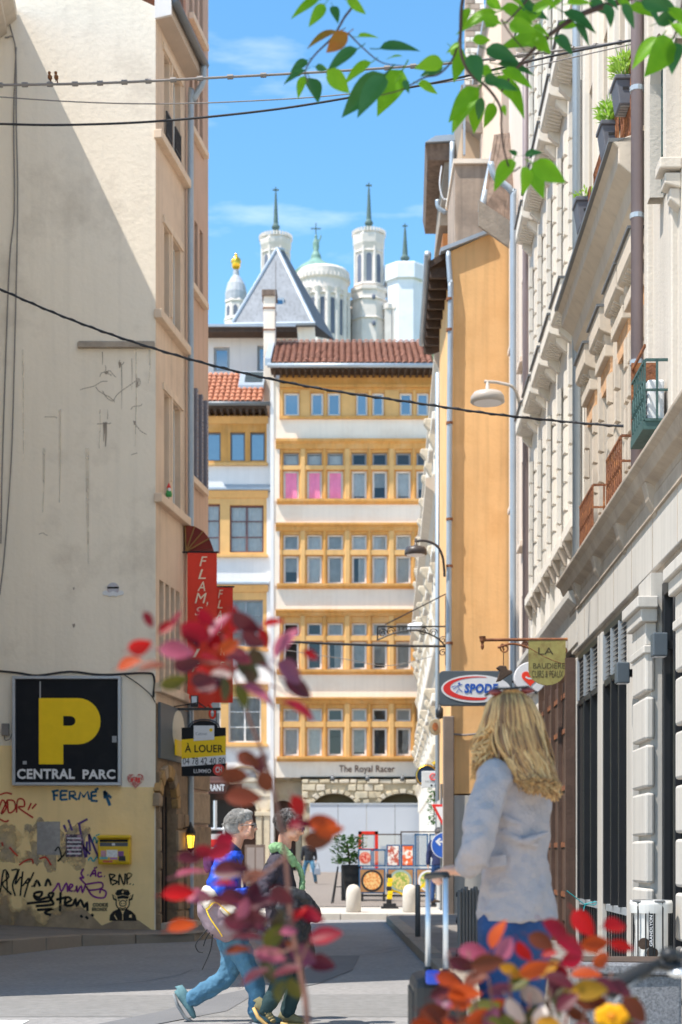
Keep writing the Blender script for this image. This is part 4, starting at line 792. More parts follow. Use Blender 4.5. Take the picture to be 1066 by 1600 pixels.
while zz1 > z(1262):
    h = rnd.uniform(.2, .34); x = u(472)
    while x < UE - .1:
        w_ = rnd.uniform(.28, .62); cxm = x + w_ / 2; czm = zz1 - h / 2
        if not any(abs(cxm - c) < r_ + .3 and czm < zs + .98 * math.sqrt(max(0, 1 - ((cxm - c) / (r_ + .3)) ** 2)) for c, r_, zs in ar):
            b = MB(); b.prism([(x + .02, zz1 - h + rnd.uniform(0, .04)), (x + w_ - .03, zz1 - h + rnd.uniform(0, .04)), (x + w_ - rnd.uniform(.02, .05), zz1 - .025), (x + rnd.uniform(.0, .04), zz1 - rnd.uniform(.02, .05))], -.02 - rnd.uniform(0, .06), .08); b.obj('stone', rnd.choice(st), rr_, bevel=.025)
        x += w_
    zz1 -= h
for c, r_, zs in ar:
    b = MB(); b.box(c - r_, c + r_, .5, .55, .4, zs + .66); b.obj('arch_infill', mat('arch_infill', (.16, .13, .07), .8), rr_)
for px in (520, 574, 628):
    sp_ = thing('facade_spotlight', {520: 'first of three small spotlights under the house name, left of the arches', 574: 'middle of three small spotlights, above the gap between the arches', 628: 'last of three small spotlights, above the right-hand arch'}[px], 'spotlight', (PX(px, YR), YR - .05, z(1216)))
    b = MB(); b.tube([(0, .02, 0), (0, -.42, .05), (0, -.5, .02)], .02, 6); b.obj('arm', black, sp_); b = MB(); b.tube([(0, -.42, .07), (0, -.58, -.1)], [.07, .1], 12); b.obj('housing', zincd, sp_, smooth=True)
hd = thing('site_hoarding', 'plain grey hoarding of tall boards across the arches', 'hoarding', (PX(484, 69.1), 69.1, .62))
x = 0; xe = PX(672, 69.1) - PX(484, 69.1)
while x < xe:
    b = MB(); b.box(x + .008, min(x + 1.22, xe), 0, .05, 0, PZ(1257, 69.1) - .62); b.obj('board', hoardm, hd, bevel=.008); x += 1.23
b = MB(); b.box(0, xe, -.03, .08, PZ(1257, 69.1) - .62, PZ(1255, 69.1) - .62); b.obj('rail', alu, hd)
# ---- adjoining white-and-ochre house
YA = 71.0
FA = Fac('white_house', 'narrow white house with ochre window bands and a bright orange tile roof', 'building', PX(300, YA), YA, 1, 0); wh = FA.root
u = lambda px: FA.u(px)
z = lambda py: PZ(py, YA)
UE = u(423)
def band(zt0, zb0, wins, m, fm, bars, cur=None, pm=None):
    holes = [(u(p), u(q), z(y1), z(y0)) for p, q, y0, y1 in wins]; b = MB(); wall_holes(b, 0, u(417), z(zb0), z(zt0), holes, .3); b.obj('window_band', m, wh)
    for h in holes: window(wh, *h, .18, fm, pm or pane_far, bars, .07, cur)
    b = MB(); b.box(-.02, u(419), -.16, .02, z(zb0 + 4), z(zb0)); b.obj('sill_course', ochre2, wh)
    b = MB(); b.prismx([(.02, z(zt0 + 10)), (-.05, z(zt0 + 10)), (-.16, z(zt0 + 2)), (-.2, z(zt0)), (.02, z(zt0))], 0, u(419)); b.obj('cornice', ochre2, wh)
band(652, 724, [(322, 345, 675, 720), (360, 383, 675, 720), (391, 414, 675, 720), (303, 318, 675, 720)], ochre, bluef, (1, 1), greyc, pane_sky)
band(768, 867, [(303, 344, 787, 865), (359, 412, 789, 863)], ochre2, plumf, (2, 3), netc)
band(915, 1014, [(312, 347, 937, 1010), (357, 411, 937, 1010)], ochre2, greyf, (2, 3), greyc)
band(1070, 1163, [(307, 345, 1088, 1160), (357, 408, 1088, 1160)], ochre2, whitef, (2, 3), greyc)
b = MB()
for y0, y1 in ((728, 768), (871, 915), (1018, 1070), (1167, 1214)): b.box(-.01, UE, 0, .3, z(y1), z(y0))
b.obj('wall', whitewash, wh)
b = MB(); b.box(u(417), UE, -.02, .3, z(1215), z(652)); b.obj('pilaster_strip', whitewash, wh)
b = MB(); b.prismx([(.02, z(769)), (-.3, z(767)), (-.3, z(764)), (.02, z(756))], 0, u(426)); b.prismx([(.02, z(916)), (-.3, z(914)), (-.3, z(911)), (.02, z(905))], 0, u(421)); b.obj('ledge', zinc, wh)
b = MB(); b.box(0, UE, .9, 8, .3, z(642)); b.box(0, u(419), .0, .3, z(653), z(642)); b.obj('inner_wall', ochre, wh)
tiles(wh, u(300), u(411), -1.0, z(641) + .05, 2.6, z(641) + 2.35, 13, 8, tileo)
b = MB(); b.tube([(0, -1.06, z(641)), (u(424), -1.06, z(641))], .1, 8); b.obj('gutter', zincd, wh, smooth=True)
b = MB(); b.box(0, u(418), -.95, .02, z(647), z(643)); b.obj('soffit', darkwood, wh)
for k in range(12): b = MB(); b.box(.2 + k * .28, .3 + k * .28, -.9, 0, z(652), z(647)); b.obj('rafter_end', darkwood, wh)
b = MB(); x0, x1 = u(371), u(411); b.hexa([(x0, .6, z(641) + 1.15), (x1, .6, z(641) + 1.15), (x1, 2.4, z(641) + 2.3), (x0, 2.4, z(641) + 2.3), (x0, .6, z(641) + 1.3), (x1, .6, z(641) + 1.3), (x1, 2.4, z(641) + 2.45), (x0, 2.4, z(641) + 2.45)]); rw = b.obj('roof_window', zinc, wh)
b = MB(); x0, x1 = u(380), u(408); b.add([(x0, .95, z(641) + 1.56), (x1, .95, z(641) + 1.56), (x1, 2.2, z(641) + 2.36), (x0, 2.2, z(641) + 2.36)], [(0, 1, 2, 3)]); b.obj('pane', flat('skylight_glass', (.06, .08, .09), .1), rw)
# carved stone portals and the restaurant awning
b = MB(); b.box(u(357), u(473), -.1, .4, z(1222), z(1214)); b.box(u(357), u(473), -.02, .4, z(1245), z(1222)); b.obj('entablature', st[2], wh, bevel=.02)
for x0, x1 in ((356, 411), (411, 473)):
    c = (u(x0) + u(x1)) / 2; r_ = (u(x1) - u(x0)) / 2 - .28; zs = z(1270); b = MB()
    b.prism([(u(x0), .6), (c - r_, .6), (c - r_, zs)] + [(c - r_ * math.cos(math.pi * k / 12), zs + .55 * math.sin(math.pi * k / 12)) for k in range(1, 12)] + [(c + r_, zs), (c + r_, .6), (u(x1), .6), (u(x1), z(1245)), (u(x0), z(1245))], .02, .35); b.obj('portal', st[2], wh)
    for xx in (u(x0) + .05, u(x1) - .3): b = MB(); b.box(xx, xx + .25, -.12, .0, .6, zs - .15); b.box(xx - .05, xx + .3, -.17, .0, zs - .15, zs + .05); b.obj('pilaster', st[0], wh, bevel=.02)
    b = MB(); b.prism(disc(c, zs + .1, r_ + .12, 24, .72)[:13] + disc(c, zs + .1, r_, 24, .58)[:13][::-1], -.05, .02); b.obj('archivolt', st[0], wh)
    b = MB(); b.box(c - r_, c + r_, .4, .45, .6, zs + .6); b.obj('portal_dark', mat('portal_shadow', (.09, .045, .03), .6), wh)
for x0 in (426, 452):
    b = MB(); b.prism([(u(x0), z(1222)), (u(x0 + 23), z(1222)), (u(x0 + 12), z(1211))], -.18, .02); b.obj('pediment', st[1], wh, bevel=.02)
b = MB(); b.prism(disc(u(383), z(1213), u(404) - u(383), 24, z(1196) - z(1213))[:13] + disc(u(383), z(1213), u(401) - u(383), 24, z(1199) - z(1213))[:13][::-1], -.2, .02); b.obj('arched_hood', st[1], wh)
ra = thing('restaurant_awning', 'dark restaurant canopy with pale lettering beside the letting sign', 'awning', (PX(312, 66), 66, PZ(1240, 66)))
wd = PX(353, 66) - PX(312, 66); b = MB(); b.prismx([(0, 0), (0, .45), (2.2, .95), (2.2, .5)], -.5, wd); b.obj('canopy', mat('canopy_maroon', (.06, .022, .018), .8, .15, 4), ra)
b = MB(); b.box(-.5, wd, .6, .66, .85, 1.3); b.obj('upper_board', mat('board_salmon', (.42, .17, .1), .7), ra); textmb('RESTAURANT', 1.5, .28, bold=.02, x=wd - 1.55, y=-.012, z=.1).obj('lettering', pwhite, ra)
b = MB(); b.box(-.5, wd + .5, 2.2, 2.4, -3.2, .5); b.obj('entrance', mat('shop_dark', (.02, .016, .014), .4), ra)
b = MB(); b.ell((.55, 2.1, -1.9), (.07, .07, .1), 10); b.obj('lamp', mat('warm_lamp', (1, .4, .06), .5, 0, 1, bump=0, emit=4), ra)
# ---- white upper house behind, with chimney and the steep slate roof
YH = 76.0
t = thing('attic_house', 'white rendered house with a flat overhanging roof behind the orange tiles', 'building', (PX(300, YH), YH, 0)); q = lambda px: PX(px, YH) - PX(300, YH)
h = [(q(334), q(359), PZ(580, YH), PZ(542, YH)), (q(402), q(418), PZ(580, YH), PZ(540, YH))]; b = MB(); wall_holes(b, 0, q(465), .5, PZ(528, YH), h, .25); b.obj('wall', whitewash, t)
b = MB(); b.box(0, q(465), .5, 6, .5, PZ(529, YH)); b.obj('inner_wall', dark, t)
for k in h: window(t, *k, .15, greyf, pane_sky, (1, 1), .12)
b = MB(); b.box(0, q(465), -.9, 5, PZ(528, YH), PZ(520, YH)); b.obj('roof_slab', darkwood, t); b = MB(); b.box(0, q(463), -1.0, -.85, PZ(521, YH), PZ(517, YH)); b.obj('gutter', zinc, t)
YC_ = 72.6
t = thing('chimney_stack', 'tall plain rendered chimney rising between the two tiled roofs', 'chimney', (PX(412, YC_), YC_, 0)); q = lambda px: PX(px, YC_) - PX(412, YC_)
b = MB(); b.box(0, q(430), 0, .9, 12, PZ(462, YC_)); b.obj('shaft', plaster, t, bevel=.02); b = MB(); b.box(-.08, q(430) + .08, -.08, .98, PZ(462, YC_), PZ(453, YC_)); b.obj('cap', oldwood, t); b = MB(); b.box(-.03, q(430) + .03, -.03, .93, PZ(482, YC_), PZ(480, YC_)); b.box(-.03, q(430) + .03, -.03, .93, PZ(516, YC_), PZ(514, YC_)); b.obj('strap', rust, t)
b = MB(); b.tube([(q(431), -.1, PZ(580, YC_)), (q(431), -.1, PZ(410, YC_))], .02, 5); b.obj('aerial_mast', wireg, t)
YS = 88.0
t = thing('slate_roofed_house', 'house with a very steep grey slate roof and one dormer before the basilica', 'building', (PX(433, YS), YS, 0)); q = lambda px: PX(px, YS) - PX(433, YS); zS = lambda py: PZ(py, YS)
o_ = Vector(t.location); A, B, C_, D_, E_, F_ = [P3(px, py, YS + d) - o_ for px, py, d in ((362, 507, 0), (490, 505, 0), (433, 388, 3.0), (524, 532, 8.5), (443, 390, 6.0), (400, 507, 9))]
b = MB(); b.add([A, B, C_], [(0, 1, 2)]); b.obj('roof', slate, t)
b = MB(); b.add([B, D_, E_, C_], [(0, 1, 2, 3)]); b.add([A, C_, E_, F_], [(0, 1, 2, 3)]); b.add([D_, F_, E_], [(0, 1, 2)]); b.obj('roof', slate_shade, t)
b = MB(); b.tube([A, C_], .1, 6); b.tube([B, C_], .11, 6); b.tube([C_, E_], .09, 6); b.tube([(A[0] - .1, -.15, A[2] - .05), (B[0] + .1, -.15, B[2] - .05)], .1, 6); b.obj('roof_edging', zinc, t)
b = MB(); b.box(q(372), q(492), .3, 6, 4, zS(508)); b.obj('wall', plaster, t)
b = MB(); b.box(q(429), q(443), .8, 2.4, zS(483), zS(457)); dm = b.obj('dormer', zinc, t); b = MB(); b.box(q(431.5), q(440.5), .76, .79, zS(480), zS(461)); b.obj('pane', flat('dormer_glass', (.04, .12, .24), .1), dm)
# ================================================================ BASILICA ON THE HILL
YB = 420.0
bx = lambda px: PX(px, YB)
bz = lambda py: PZ(py, YB)
S_ = YB / FPX
bs_ = thing('basilica', 'white hilltop basilica with octagonal towers, green dome and metal spires', 'church', (0, YB, 0))
def oct_tower(px0, px1, ptop, pbase, spire_top, full=True, zb=None):
    c = (bx((px0 + px1) / 2), 0); r = (bx(px1) - bx(px0)) / 2; a0 = math.pi / 8
    zt_, zb_ = bz(ptop), bz(540); ub = bz(458) if full else bz(440); b = MB()
    b.lathe([(r * 1.12, zb_ - 25), (r * 1.12, bz(462)), (r * 1.2, bz(460)), (r * 1.2, bz(455)), (r * .9, bz(452)), (r * .88, bz(396)), (r * 1.02, bz(386)), (r * 1.05, bz(ptop + 6)), (r * 1.0, zt_), (r * .85, zt_), (r * .8, zt_ - .6)], c, 8, a0); tw = b.obj('tower', limest, bs_)
    b = MB()
    for k in range(8):
        a = a0 + math.pi / 8 + k * math.pi / 4; m = Matrix.Rotation(a + math.pi / 2, 4, 'Z'); d = r * .89 * math.cos(math.pi / 8) + .02; ww = r * .17
        for pl in ([(-ww, bz(446)), (ww, bz(446)), (ww, bz(408))] + [(ww * math.cos(t_), bz(408) + ww * 1.3 * math.sin(t_)) for t_ in (.5, 1.05, 1.57, 2.1, 2.6)] + [(-ww, bz(408))],):
            vs = [m @ Vector((x, -d * 1.0, zz_)) + Vector((c[0], c[1], 0)) for x, zz_ in pl]; vs2 = [m @ Vector((x, -d * 0.95 + .6, zz_)) + Vector((c[0], c[1], 0)) for x, zz_ in pl]
            b.ext([m @ Vector((x, d + .03, zz_)) + Vector((c[0], c[1], 0)) for x, zz_ in pl], [m @ Vector((x, d - .5, zz_)) + Vector((c[0], c[1], 0)) for x, zz_ in pl])
    b.obj('lancet', limed, tw)
    b = MB()
    for k in range(32):
        a = 2 * math.pi * (k + .5) / 32; b.box(c[0] + math.cos(a) * r * .98 - .28, c[0] + math.cos(a) * r * .98 + .28, math.sin(a) * r * .98 - .28, math.sin(a) * r * .98 + .28, zt_ - .3, zt_ + .75)
    b.obj('parapet', limest, tw)
    b = MB()
    for py_, k_ in ((398, .93), (450, .97), (474, 1.16), (504, 1.16)): b.lathe([(r * k_, bz(py_) - .25), (r * k_ * 1.05, bz(py_)), (r * k_, bz(py_) + .3)], c, 8, a0)
    for k in range(8): a = a0 + k * math.pi / 4; b.tube([(c[0] + r * .9 * math.cos(a), c[1] + r * .9 * math.sin(a), bz(450)), (c[0] + r * .9 * math.cos(a), c[1] + r * .9 * math.sin(a), bz(392))], .38, 6)
    b.obj('moulding', limest, tw)
    b = MB(); [b.ell((c[0] + 1.2, c[1] - r * 1.1, bz(y_)), (.55, .3, .75), 8) for y_ in (473, 514)]; b.obj('slit_window', limed, tw)
    spire(c, zt_ - 1, bz(spire_top), r * .22, tw)
    return c, r
def spire(c, z0, z1, r, par):
    h = z1 - z0; b = MB(); b.lathe([(r * 1.5, z0), (r * 1.3, z0 + h * .1), (r, z0 + h * .12), (r * .85, z0 + h * .25), (r * 1.2, z0 + h * .27), (r * 1.15, z0 + h * .3), (r * .72, z0 + h * .34), (r * .42, z0 + h * .7), (r * .24, z0 + h * .9)], c, 10); o = b.obj('spire', verdd, par, smooth=False)
    b = MB(); b.box(c[0] - .14, c[0] + .14, c[1] - .14, c[1] + .14, z0 + h * .88, z1); b.box(c[0] - h * .055, c[0] + h * .055, c[1] - .14, c[1] + .14, z0 + h * .935, z0 + h * .96); b.obj('cross', verdd, par)
oct_tower(551, 602, 368, 540, 285); oct_tower(406, 456, 374, 540, 292)
# wrapped tower
c = (bx(633), 0); r = (bx(667) - bx(599)) / 2; b = MB(); b.lathe([(r * .9, bz(560)), (r * .9, bz(446)), (r * 1.03, bz(444)), (r * 1.04, bz(421)), (r * 1.0, bz(419.5)), (r * .5, bz(419))], c, 8, math.pi / 8); sw = b.obj('wrapped_tower', wrap, bs_); spire((c[0], c[1]), bz(425), bz(349), 1.05, sw)
b = MB()
for k in range(8):
    a = math.pi / 8 + k * math.pi / 4; 
    for j in range(9): 
        z0 = bz(445) - j * 1.9; a2 = a + math.pi / 4; p = lambda t: (c[0] + r * .885 * math.cos(t), c[1] + r * .885 * math.sin(t)); b.tube([(*p(a), z0), (*p(a2), z0)], .07, 4); b.tube([(*p(a), z0), (*p(a2), z0 - 1.9)], .06, 4)
b.obj('scaffold_tube', mat('scaffold_grey', (.45, .5, .58), .5, bump=0), sw)
b = MB(); x_ = bx(671); [b.tube([(x_ + d, 2, bz(560)), (x_ + d, 2, bz(420))], .1, 4) for d in (-.4, .4)]; [b.tube([(x_ - .4, 6, bz(560) + k * 1.2), (x_ + .4, 6, bz(560) + k * 1.2 + .8)], .06, 4) for k in range(19)]; b.obj('hoist_mast', mat('hoist_blue', (.12, .25, .42), .5, bump=0), sw)
# apse drum and dome
c = (bx(505), -4); r = (bx(545) - bx(467)) / 2; b = MB(); b.lathe([(r, bz(560)), (r, bz(455)), (r * 1.06, bz(452)), (r * 1.06, bz(438)), (r * 1.0, bz(436)), (r * .96, bz(434))], c, 28); ap = b.obj('apse', limest, bs_)
b = MB(); c2 = (bx(494), -2); b.lathe([(r * .88, bz(440)), (r * .86, bz(430)), (r * .62, bz(421)), (r * .34, bz(414)), (r * .22, bz(410)), (r * .2, bz(404)), (r * .12, bz(398)), (.5, bz(388)), (.3, bz(376)), (.1, bz(372))], c2, 24); dm = b.obj('dome', verd, bs_)
b = MB(); b.ell((c2[0], c2[1], bz(388)), (.9, .6, 2.1), 10); b.ell((c2[0], c2[1], bz(374)), (.4, .4, .5), 8); b.tube([(c2[0] + .5, c2[1], bz(384)), (c2[0] + 1.2, c2[1], bz(376)), (c2[0] + 1.3, c2[1], bz(372))], .2, 5); b.obj('angel', verd, dm)
b = MB(); b.box(c2[0] - .14, c2[0] + .14, -2.1, -1.9, bz(372), bz(353)); b.box(c2[0] - 1.3, c2[0] + 1.3, -2.1, -1.9, bz(362.6), bz(361)); b.obj('cross', verdd, dm)
for k in range(8):
    a = math.pi + (k + .5) * math.pi / 8; p = (c[0] + r * math.cos(a), c[1] + r * math.sin(a)); b = MB(); b.tube([(p[0], p[1], bz(560)), (p[0], p[1], bz(478)), (p[0], p[1], bz(470))], [.75, .75, 1.1], 8); b.obj('buttress', limest, ap)
    a += math.pi / 16; d = r + .02; m = Matrix.Rotation(a + math.pi / 2, 4, 'Z'); pl = [(-1.05, bz(540)), (1.05, bz(540)), (1.05, bz(492))] + [(1.05 * math.cos(t_), bz(492) + 1.2 * math.sin(t_)) for t_ in (.4, .8, 1.2, 1.57, 2, 2.35, 2.75)] + [(-1.05, bz(492))]
    b = MB(); V_ = lambda x, dd, zz_: Vector((c[0], c[1], 0)) + m @ Vector((x, -dd, zz_)); b.ext([V_(x, d, zz_) for x, zz_ in pl], [V_(x, d - .8, zz_) for x, zz_ in pl]); b.obj('lancet', limed, ap); b = MB(); b.tube([V_(1.75 * math.cos(t_), d + .1, bz(490) + 2.1 * math.sin(t_)) for t_ in [math.pi * q_ / 10 for q_ in range(11)]], .34, 6); b.obj('archivolt', limest, ap)
b = MB()
for k in range(40): a = 2 * math.pi * k / 40; b.box(c[0] + math.cos(a) * r * 1.06 - .2, c[0] + math.cos(a) * r * 1.06 + .2, c[1] + math.sin(a) * r * 1.06 - .2, c[1] + math.sin(a) * r * 1.06 + .2, bz(452), bz(446))
b.obj('corbel_table', limest, ap)
b = MB(); b.box(bx(470), bx(660), 2, 40, bz(600), bz(478)); b.prism([(bx(470), bz(478)), (bx(660), bz(478)), (bx(640), bz(462)), (bx(490), bz(462))], 4, 40); b.obj('nave', limest, bs_)
for px in (606, 618): b = MB(); b.box(bx(px) - .9, bx(px) + .9, -4, -2, bz(545), bz(487)); b.lathe([(1.4, bz(490)), (1.4, bz(482)), (.6, bz(480))], (bx(px), -3), 8); b.obj('turret', limest, bs_)
YV = 400.0
vb = thing('chapel_belfry', 'domed white chapel belfry topped by a gilded standing statue', 'church tower', (PX(369, YV), YV, 0)); vz = lambda py: PZ(py, YV); e = YV / FPX
b = MB(); b.lathe([(19 * e, vz(590)), (19 * e, vz(505)), (20 * e, vz(502)), (18 * e, vz(500)), (17 * e, vz(476)), (18.5 * e, vz(474)), (17 * e, vz(470))], (0, 0), 8, math.pi / 8); b.obj('belfry', limest, vb)
b = MB(); b.lathe([(17 * e, vz(471)), (17 * e, vz(458)), (14 * e, vz(445)), (9 * e, vz(436)), (5 * e, vz(431)), (4.6 * e, vz(424)), (3 * e, vz(421))], (0, 0), 16); b.obj('cupola', mat('lead_cupola', (.4, .42, .46), .6, .2, .5, bump=0, blotch=(.68, .64, .55), bl_amt=.6, bl_scale=.6), vb)
b = MB(); s8 = 17.6 * e * math.cos(math.pi / 8)
for k in range(8):
    m = Matrix.Rotation(k * math.pi / 4, 4, 'Z'); b.ext([m @ Vector((x, -s8 - .05, z_)) for x, z_ in ((-.55, vz(497)), (.55, vz(497)), (.55, vz(484)), (0, vz(480)), (-.55, vz(484)))], [m @ Vector((x, -s8 + .6, z_)) for x, z_ in ((-.55, vz(497)), (.55, vz(497)), (.55, vz(484)), (0, vz(480)), (-.55, vz(484)))])
b.obj('belfry_opening', limed, vb)
b = MB(); b.lathe([(.5, vz(422)), (1.0, vz(418)), (1.15, vz(411)), (.95, vz(404)), (.55, vz(401)), (.3, vz(400))], (0, 0), 12); b.ell((0, 0, vz(398.6)), (.42, .42, .5), 10); b.tube([(-.8, 0, vz(404)), (-1.05, -.3, vz(411))], .28, 6); b.tube([(.8, 0, vz(404)), (1.05, -.3, vz(411))], .28, 6); b.obj('statue', gold, vb, smooth=True)
# ================================================================ RIGHT-HAND ROW
XR = lambda Y: 2.742 + .0248 * Y
def FacR(name, label, Y0): return Fac(name, label, 'building', XR(Y0), Y0, -.0248, -1)
YF = lambda px, c=2.742: c * FPX / (px - 595.0)
def blocks(root, F, u0, w_, z0, z1, hb, m, pr=.06):
    """dressed jamb stones stacked with open joints"""
    n = max(1, round((z1 - z0) / hb)); h = (z1 - z0) / n; key = ('blk', round(w_, 3), round(h, 3), m.name, pr)
    if key not in _wc:
        b = MB(); b.prismx([(0, 0), (-pr, .02), (-pr, h - .05), (-pr * .35, h - .02), (0, h - .015)], 0, w_); _wc[key] = b.mesh('stone', m)
    for k in range(n): inst(_wc[key], 'stone', root, (u0, rnd.uniform(-.006, .006), z0 + k * h))
def hood(root, F, u0, u1, zh, m, pr=.28, name='window_hood'):
    b = MB(); b.prismx([(0, zh - .03), (-pr * .5, zh), (-pr * .9, zh + .03), (-pr, zh + .06), (-pr, zh + .3), (-pr * .2, zh + .4), (0, zh + .4)], u0, u1); o = b.obj(name, m, root, bevel=.008)
    b = MB()
    for x in (u0 + .04, u1 - .19): b.prismx([(0, zh - .22), (-.04, zh - .2), (-pr * .6, zh - .07), (-pr * .6, zh - .001), (0, zh - .03)], x, x + .12)
    [b.prismx([(-.02, zh - .06), (-pr * .85, zh + .0), (-pr * .85, zh + .03), (-.02, zh - .02)], u0 + .2 + j * .11, u0 + .25 + j * .11) for j in range(max(1, int((u1 - u0 - .45) / .11)))]; b.obj('console', m, o); b = MB(); b.box(u0 - .02, u1 + .02, -pr - .03, -.02, zh + .3, zh + .33); b.obj('lead_cover', zincd, o)
# ---- ivory building (middle of the row)
FC = FacR('ivory_building', 'tall ivory stone building with three rows of bracketed window hoods and block jambs', 29.6); c_ = FC.root
uy = lambda Y, F=None: (F or FC).uY(Y)
ue = uy(21.55); holes = []; Ys = [28.55, 27.05, 25.55, 24.05, 22.55]
rows = [(9.0, 6.1), (12.5, 9.75), (16.0, 13.3), (19.5, 16.8)]
for zt2, zb2 in rows:
    for Y in Ys: holes.append((uy(Y + .36), uy(Y - .36), zb2, zt2 - .55))
for Y in Ys: holes.append((uy(Y + .36), uy(Y - .36), 5.0, 5.75))
b = MB(); wall_holes(b, 0, ue, .1, 21.5, holes, .2); b.obj('wall', facC, c_); b = MB(); b.box(0, ue, .35, 7, .1, 21.5); b.obj('inner_wall', dark, c_)
for h in holes: window(c_, *h, .16, whitef, pane_sky, (2, 3), .045, netc if rnd.random() < .5 else None)
for i, (zt2, zb2) in enumerate(rows):
    for Y in Ys:
        hood(c_, FC, uy(Y + .62), uy(Y - .62), zt2, facC)
        for a in (.39, -.55):
            if i < 3: blocks(c_, FC, uy(Y + a) if a > 0 else uy(Y + a), .15 * (1 if a < 0 else -1) if False else .15, zb2 - .1, zt2 - .5, .4, facC)
        b = MB(); b.box(uy(Y + .6), uy(Y - .6), -.12, .03, zb2 - .2, zb2 - .05); b.obj('sill', facC, c_, bevel=.01)
        b = MB()
        for dx_ in (-.5, .42): b.prismx([(0, zb2 - .45), (-.04, zb2 - .45), (-.13, zb2 - .25), (-.13, zb2 - .2), (0, zb2 - .2)], uy(Y) + dx_, uy(Y) + dx_ + .1)
        b.obj('bracket', cornst, c_)
for Y in [21.75, 29.4]:
    b = MB(); b.tube([(uy(Y), -.08, 21), (uy(Y), -.08, 4.9)], .055, 10); b.obj('downpipe', pipez if Y < 25 else pipe, c_, smooth=True)
b = MB(); b.prismx([(0, 4.25), (-.1, 4.25), (-.1, 4.75), (-.22, 4.85), (-.22, 4.95), (0, 5.0)], 0, ue); b.obj('fascia', shopst, c_, bevel=.01)
b = MB(); b.box(uy(26.2), ue, -.02, .06, .1, 4.25); b.obj('porch_dark', blackm, c_)
# brown plank shutters folded against the wall, strap hinges
for k in range(4):
    ya = 25.75 - k * .93; b = MB(); b.box(uy(ya), uy(ya - .84), -.12, -.07, .35, 3.95); sh = b.obj('shutter', shutterw, c_, bevel=.01)
    for j in range(4): b = MB(); b.box(uy(ya - .02 - j * .205), uy(ya - .21 - j * .205), -.145, -.121, .45, 3.85); b.obj('plank', shutterw, sh, bevel=.008)
    b = MB(); [b.box(uy(ya), uy(ya - .6), -.16, -.146, zz_, zz_ + .07) for zz_ in (.8, 1.5, 2.3, 3.1, 3.6)]; b.obj('strap_hinge', rust, sh)
b = MB(); [b.box(uy(25.75 - k * .93 + .03), uy(25.75 - k * .93 - .06), -.2, -.07, .1, 4.1) for k in range(5)]; b.obj('door_post', shutterw, c_)
for k in range(5): b = MB(); b.box(uy(29.3 - k * .62), uy(28.95 - k * .62), -.05, .03, .15, 3.8); b.obj('pilaster', facC, c_, bevel=.02); b = MB(); b.box(uy(29.35 - k * .62), uy(28.9 - k * .62), -.1, .03, 3.2, 3.5); b.obj('capital', facC, c_, bevel=.02)
# ---- sandy building
FB = FacR('sandy_building', 'sandy stone building with hooded first-floor windows under one long sloping cornice', 21.5); bb = FB.root; UB = lambda Y: FB.uY(Y)
ue = UB(16.42); YsB = [20.65, 19.3, 17.95, 16.95]; holes = []
for Y in YsB: holes += [(UB(Y + .3), UB(Y - .3), 5.3, 7.15), (UB(Y + .36), UB(Y - .36), 9.0, 11.4), (UB(Y + .36), UB(Y - .36), 12.4, 14.6)]
b = MB(); wall_holes(b, 0, ue, 4.9, 21, holes, .2); b.obj('wall', facB, bb); b = MB(); b.box(0, ue, .35, 7, 4.9, 21); b.obj('inner_wall', dark, bb)
for h in holes: window(bb, *h, .16, whitef, pane_sky, (2, 3), .045, netc if rnd.random() < .5 else None)
for Y in YsB:
    hood(bb, FB, UB(Y + .46), UB(Y - .46), 7.55, facB, .17); b = MB(); b.box(UB(Y + .42), UB(Y - .42), -.1, .02, 7.28, 7.42); b.obj('lintel', facB, bb, bevel=.01)
    b = MB(); b.box(UB(Y + .4), UB(Y - .4), -.03, .01, 7.0, 7.28)
    b.obj('brick_panel', mat('brick_infill', (.6, .36, .2), .9, .3, 9, bump=.5), bb)
    for a in (.46, -.32): blocks(bb, FB, UB(Y + a), .14, 5.2, 7.1, .38, facB)
    for a in (.5, -.38): b = MB(); b.box(UB(Y + a), UB(Y + a) + .12, -.06, .01, 8.9, 14.8); b.obj('window_surround', facC, bb)
b = MB(); b.prismx([(0, 7.95), (-.06, 7.95), (-.06, 8.12), (-.14, 8.2), (-.16, 8.38), (-.3, 8.5), (-.3, 8.66), (-.36, 8.72), (0, 8.85)], -.05, ue); b.obj('cornice', facB, bb, bevel=.01)
b = MB(); b.box(-.06, ue, -.4, 0, 8.72, 8.76); b.obj('cornice_lead', zincd, bb)
def lattice(root, u0, u1, y, z0, z1, m, name='railing'):
    b = MB(); n = max(3, int((u1 - u0) / .12)); 
    for q_ in (z0, z1 - .02): b.box(u0, u1, y - .012, y + .012, q_, q_ + .025)
    for k in range(n + 1):
        x = u0 + (u1 - u0) * k / n; b.box(x - .008, x + .008, y - .008, y + .008, z0, z1)
        if k < n:
            w2 = (u1 - u0) / n
            for j in range(max(1, int((z1 - z0) / .2))):
                zc = z0 + .1 + j * .2; b.tube([(x + w2 / 2 + w2 * .4 * math.cos(t_), y, zc + .08 * math.sin(t_)) for t_ in [2 * math.pi * i / 8 for i in range(9)]], .012, 4)
                b.tube([(x + .01, y, zc - .09), (x + w2 / 2, y, zc), (x + w2 - .01, y, zc + .09)], .011, 4)
    return b.obj(name, m, root)
for Y in (17.0, 18.05, 19.2, 20.4): lattice(bb, UB(Y + .45), UB(Y - .4), -.12, 8.95, 9.75, rust)
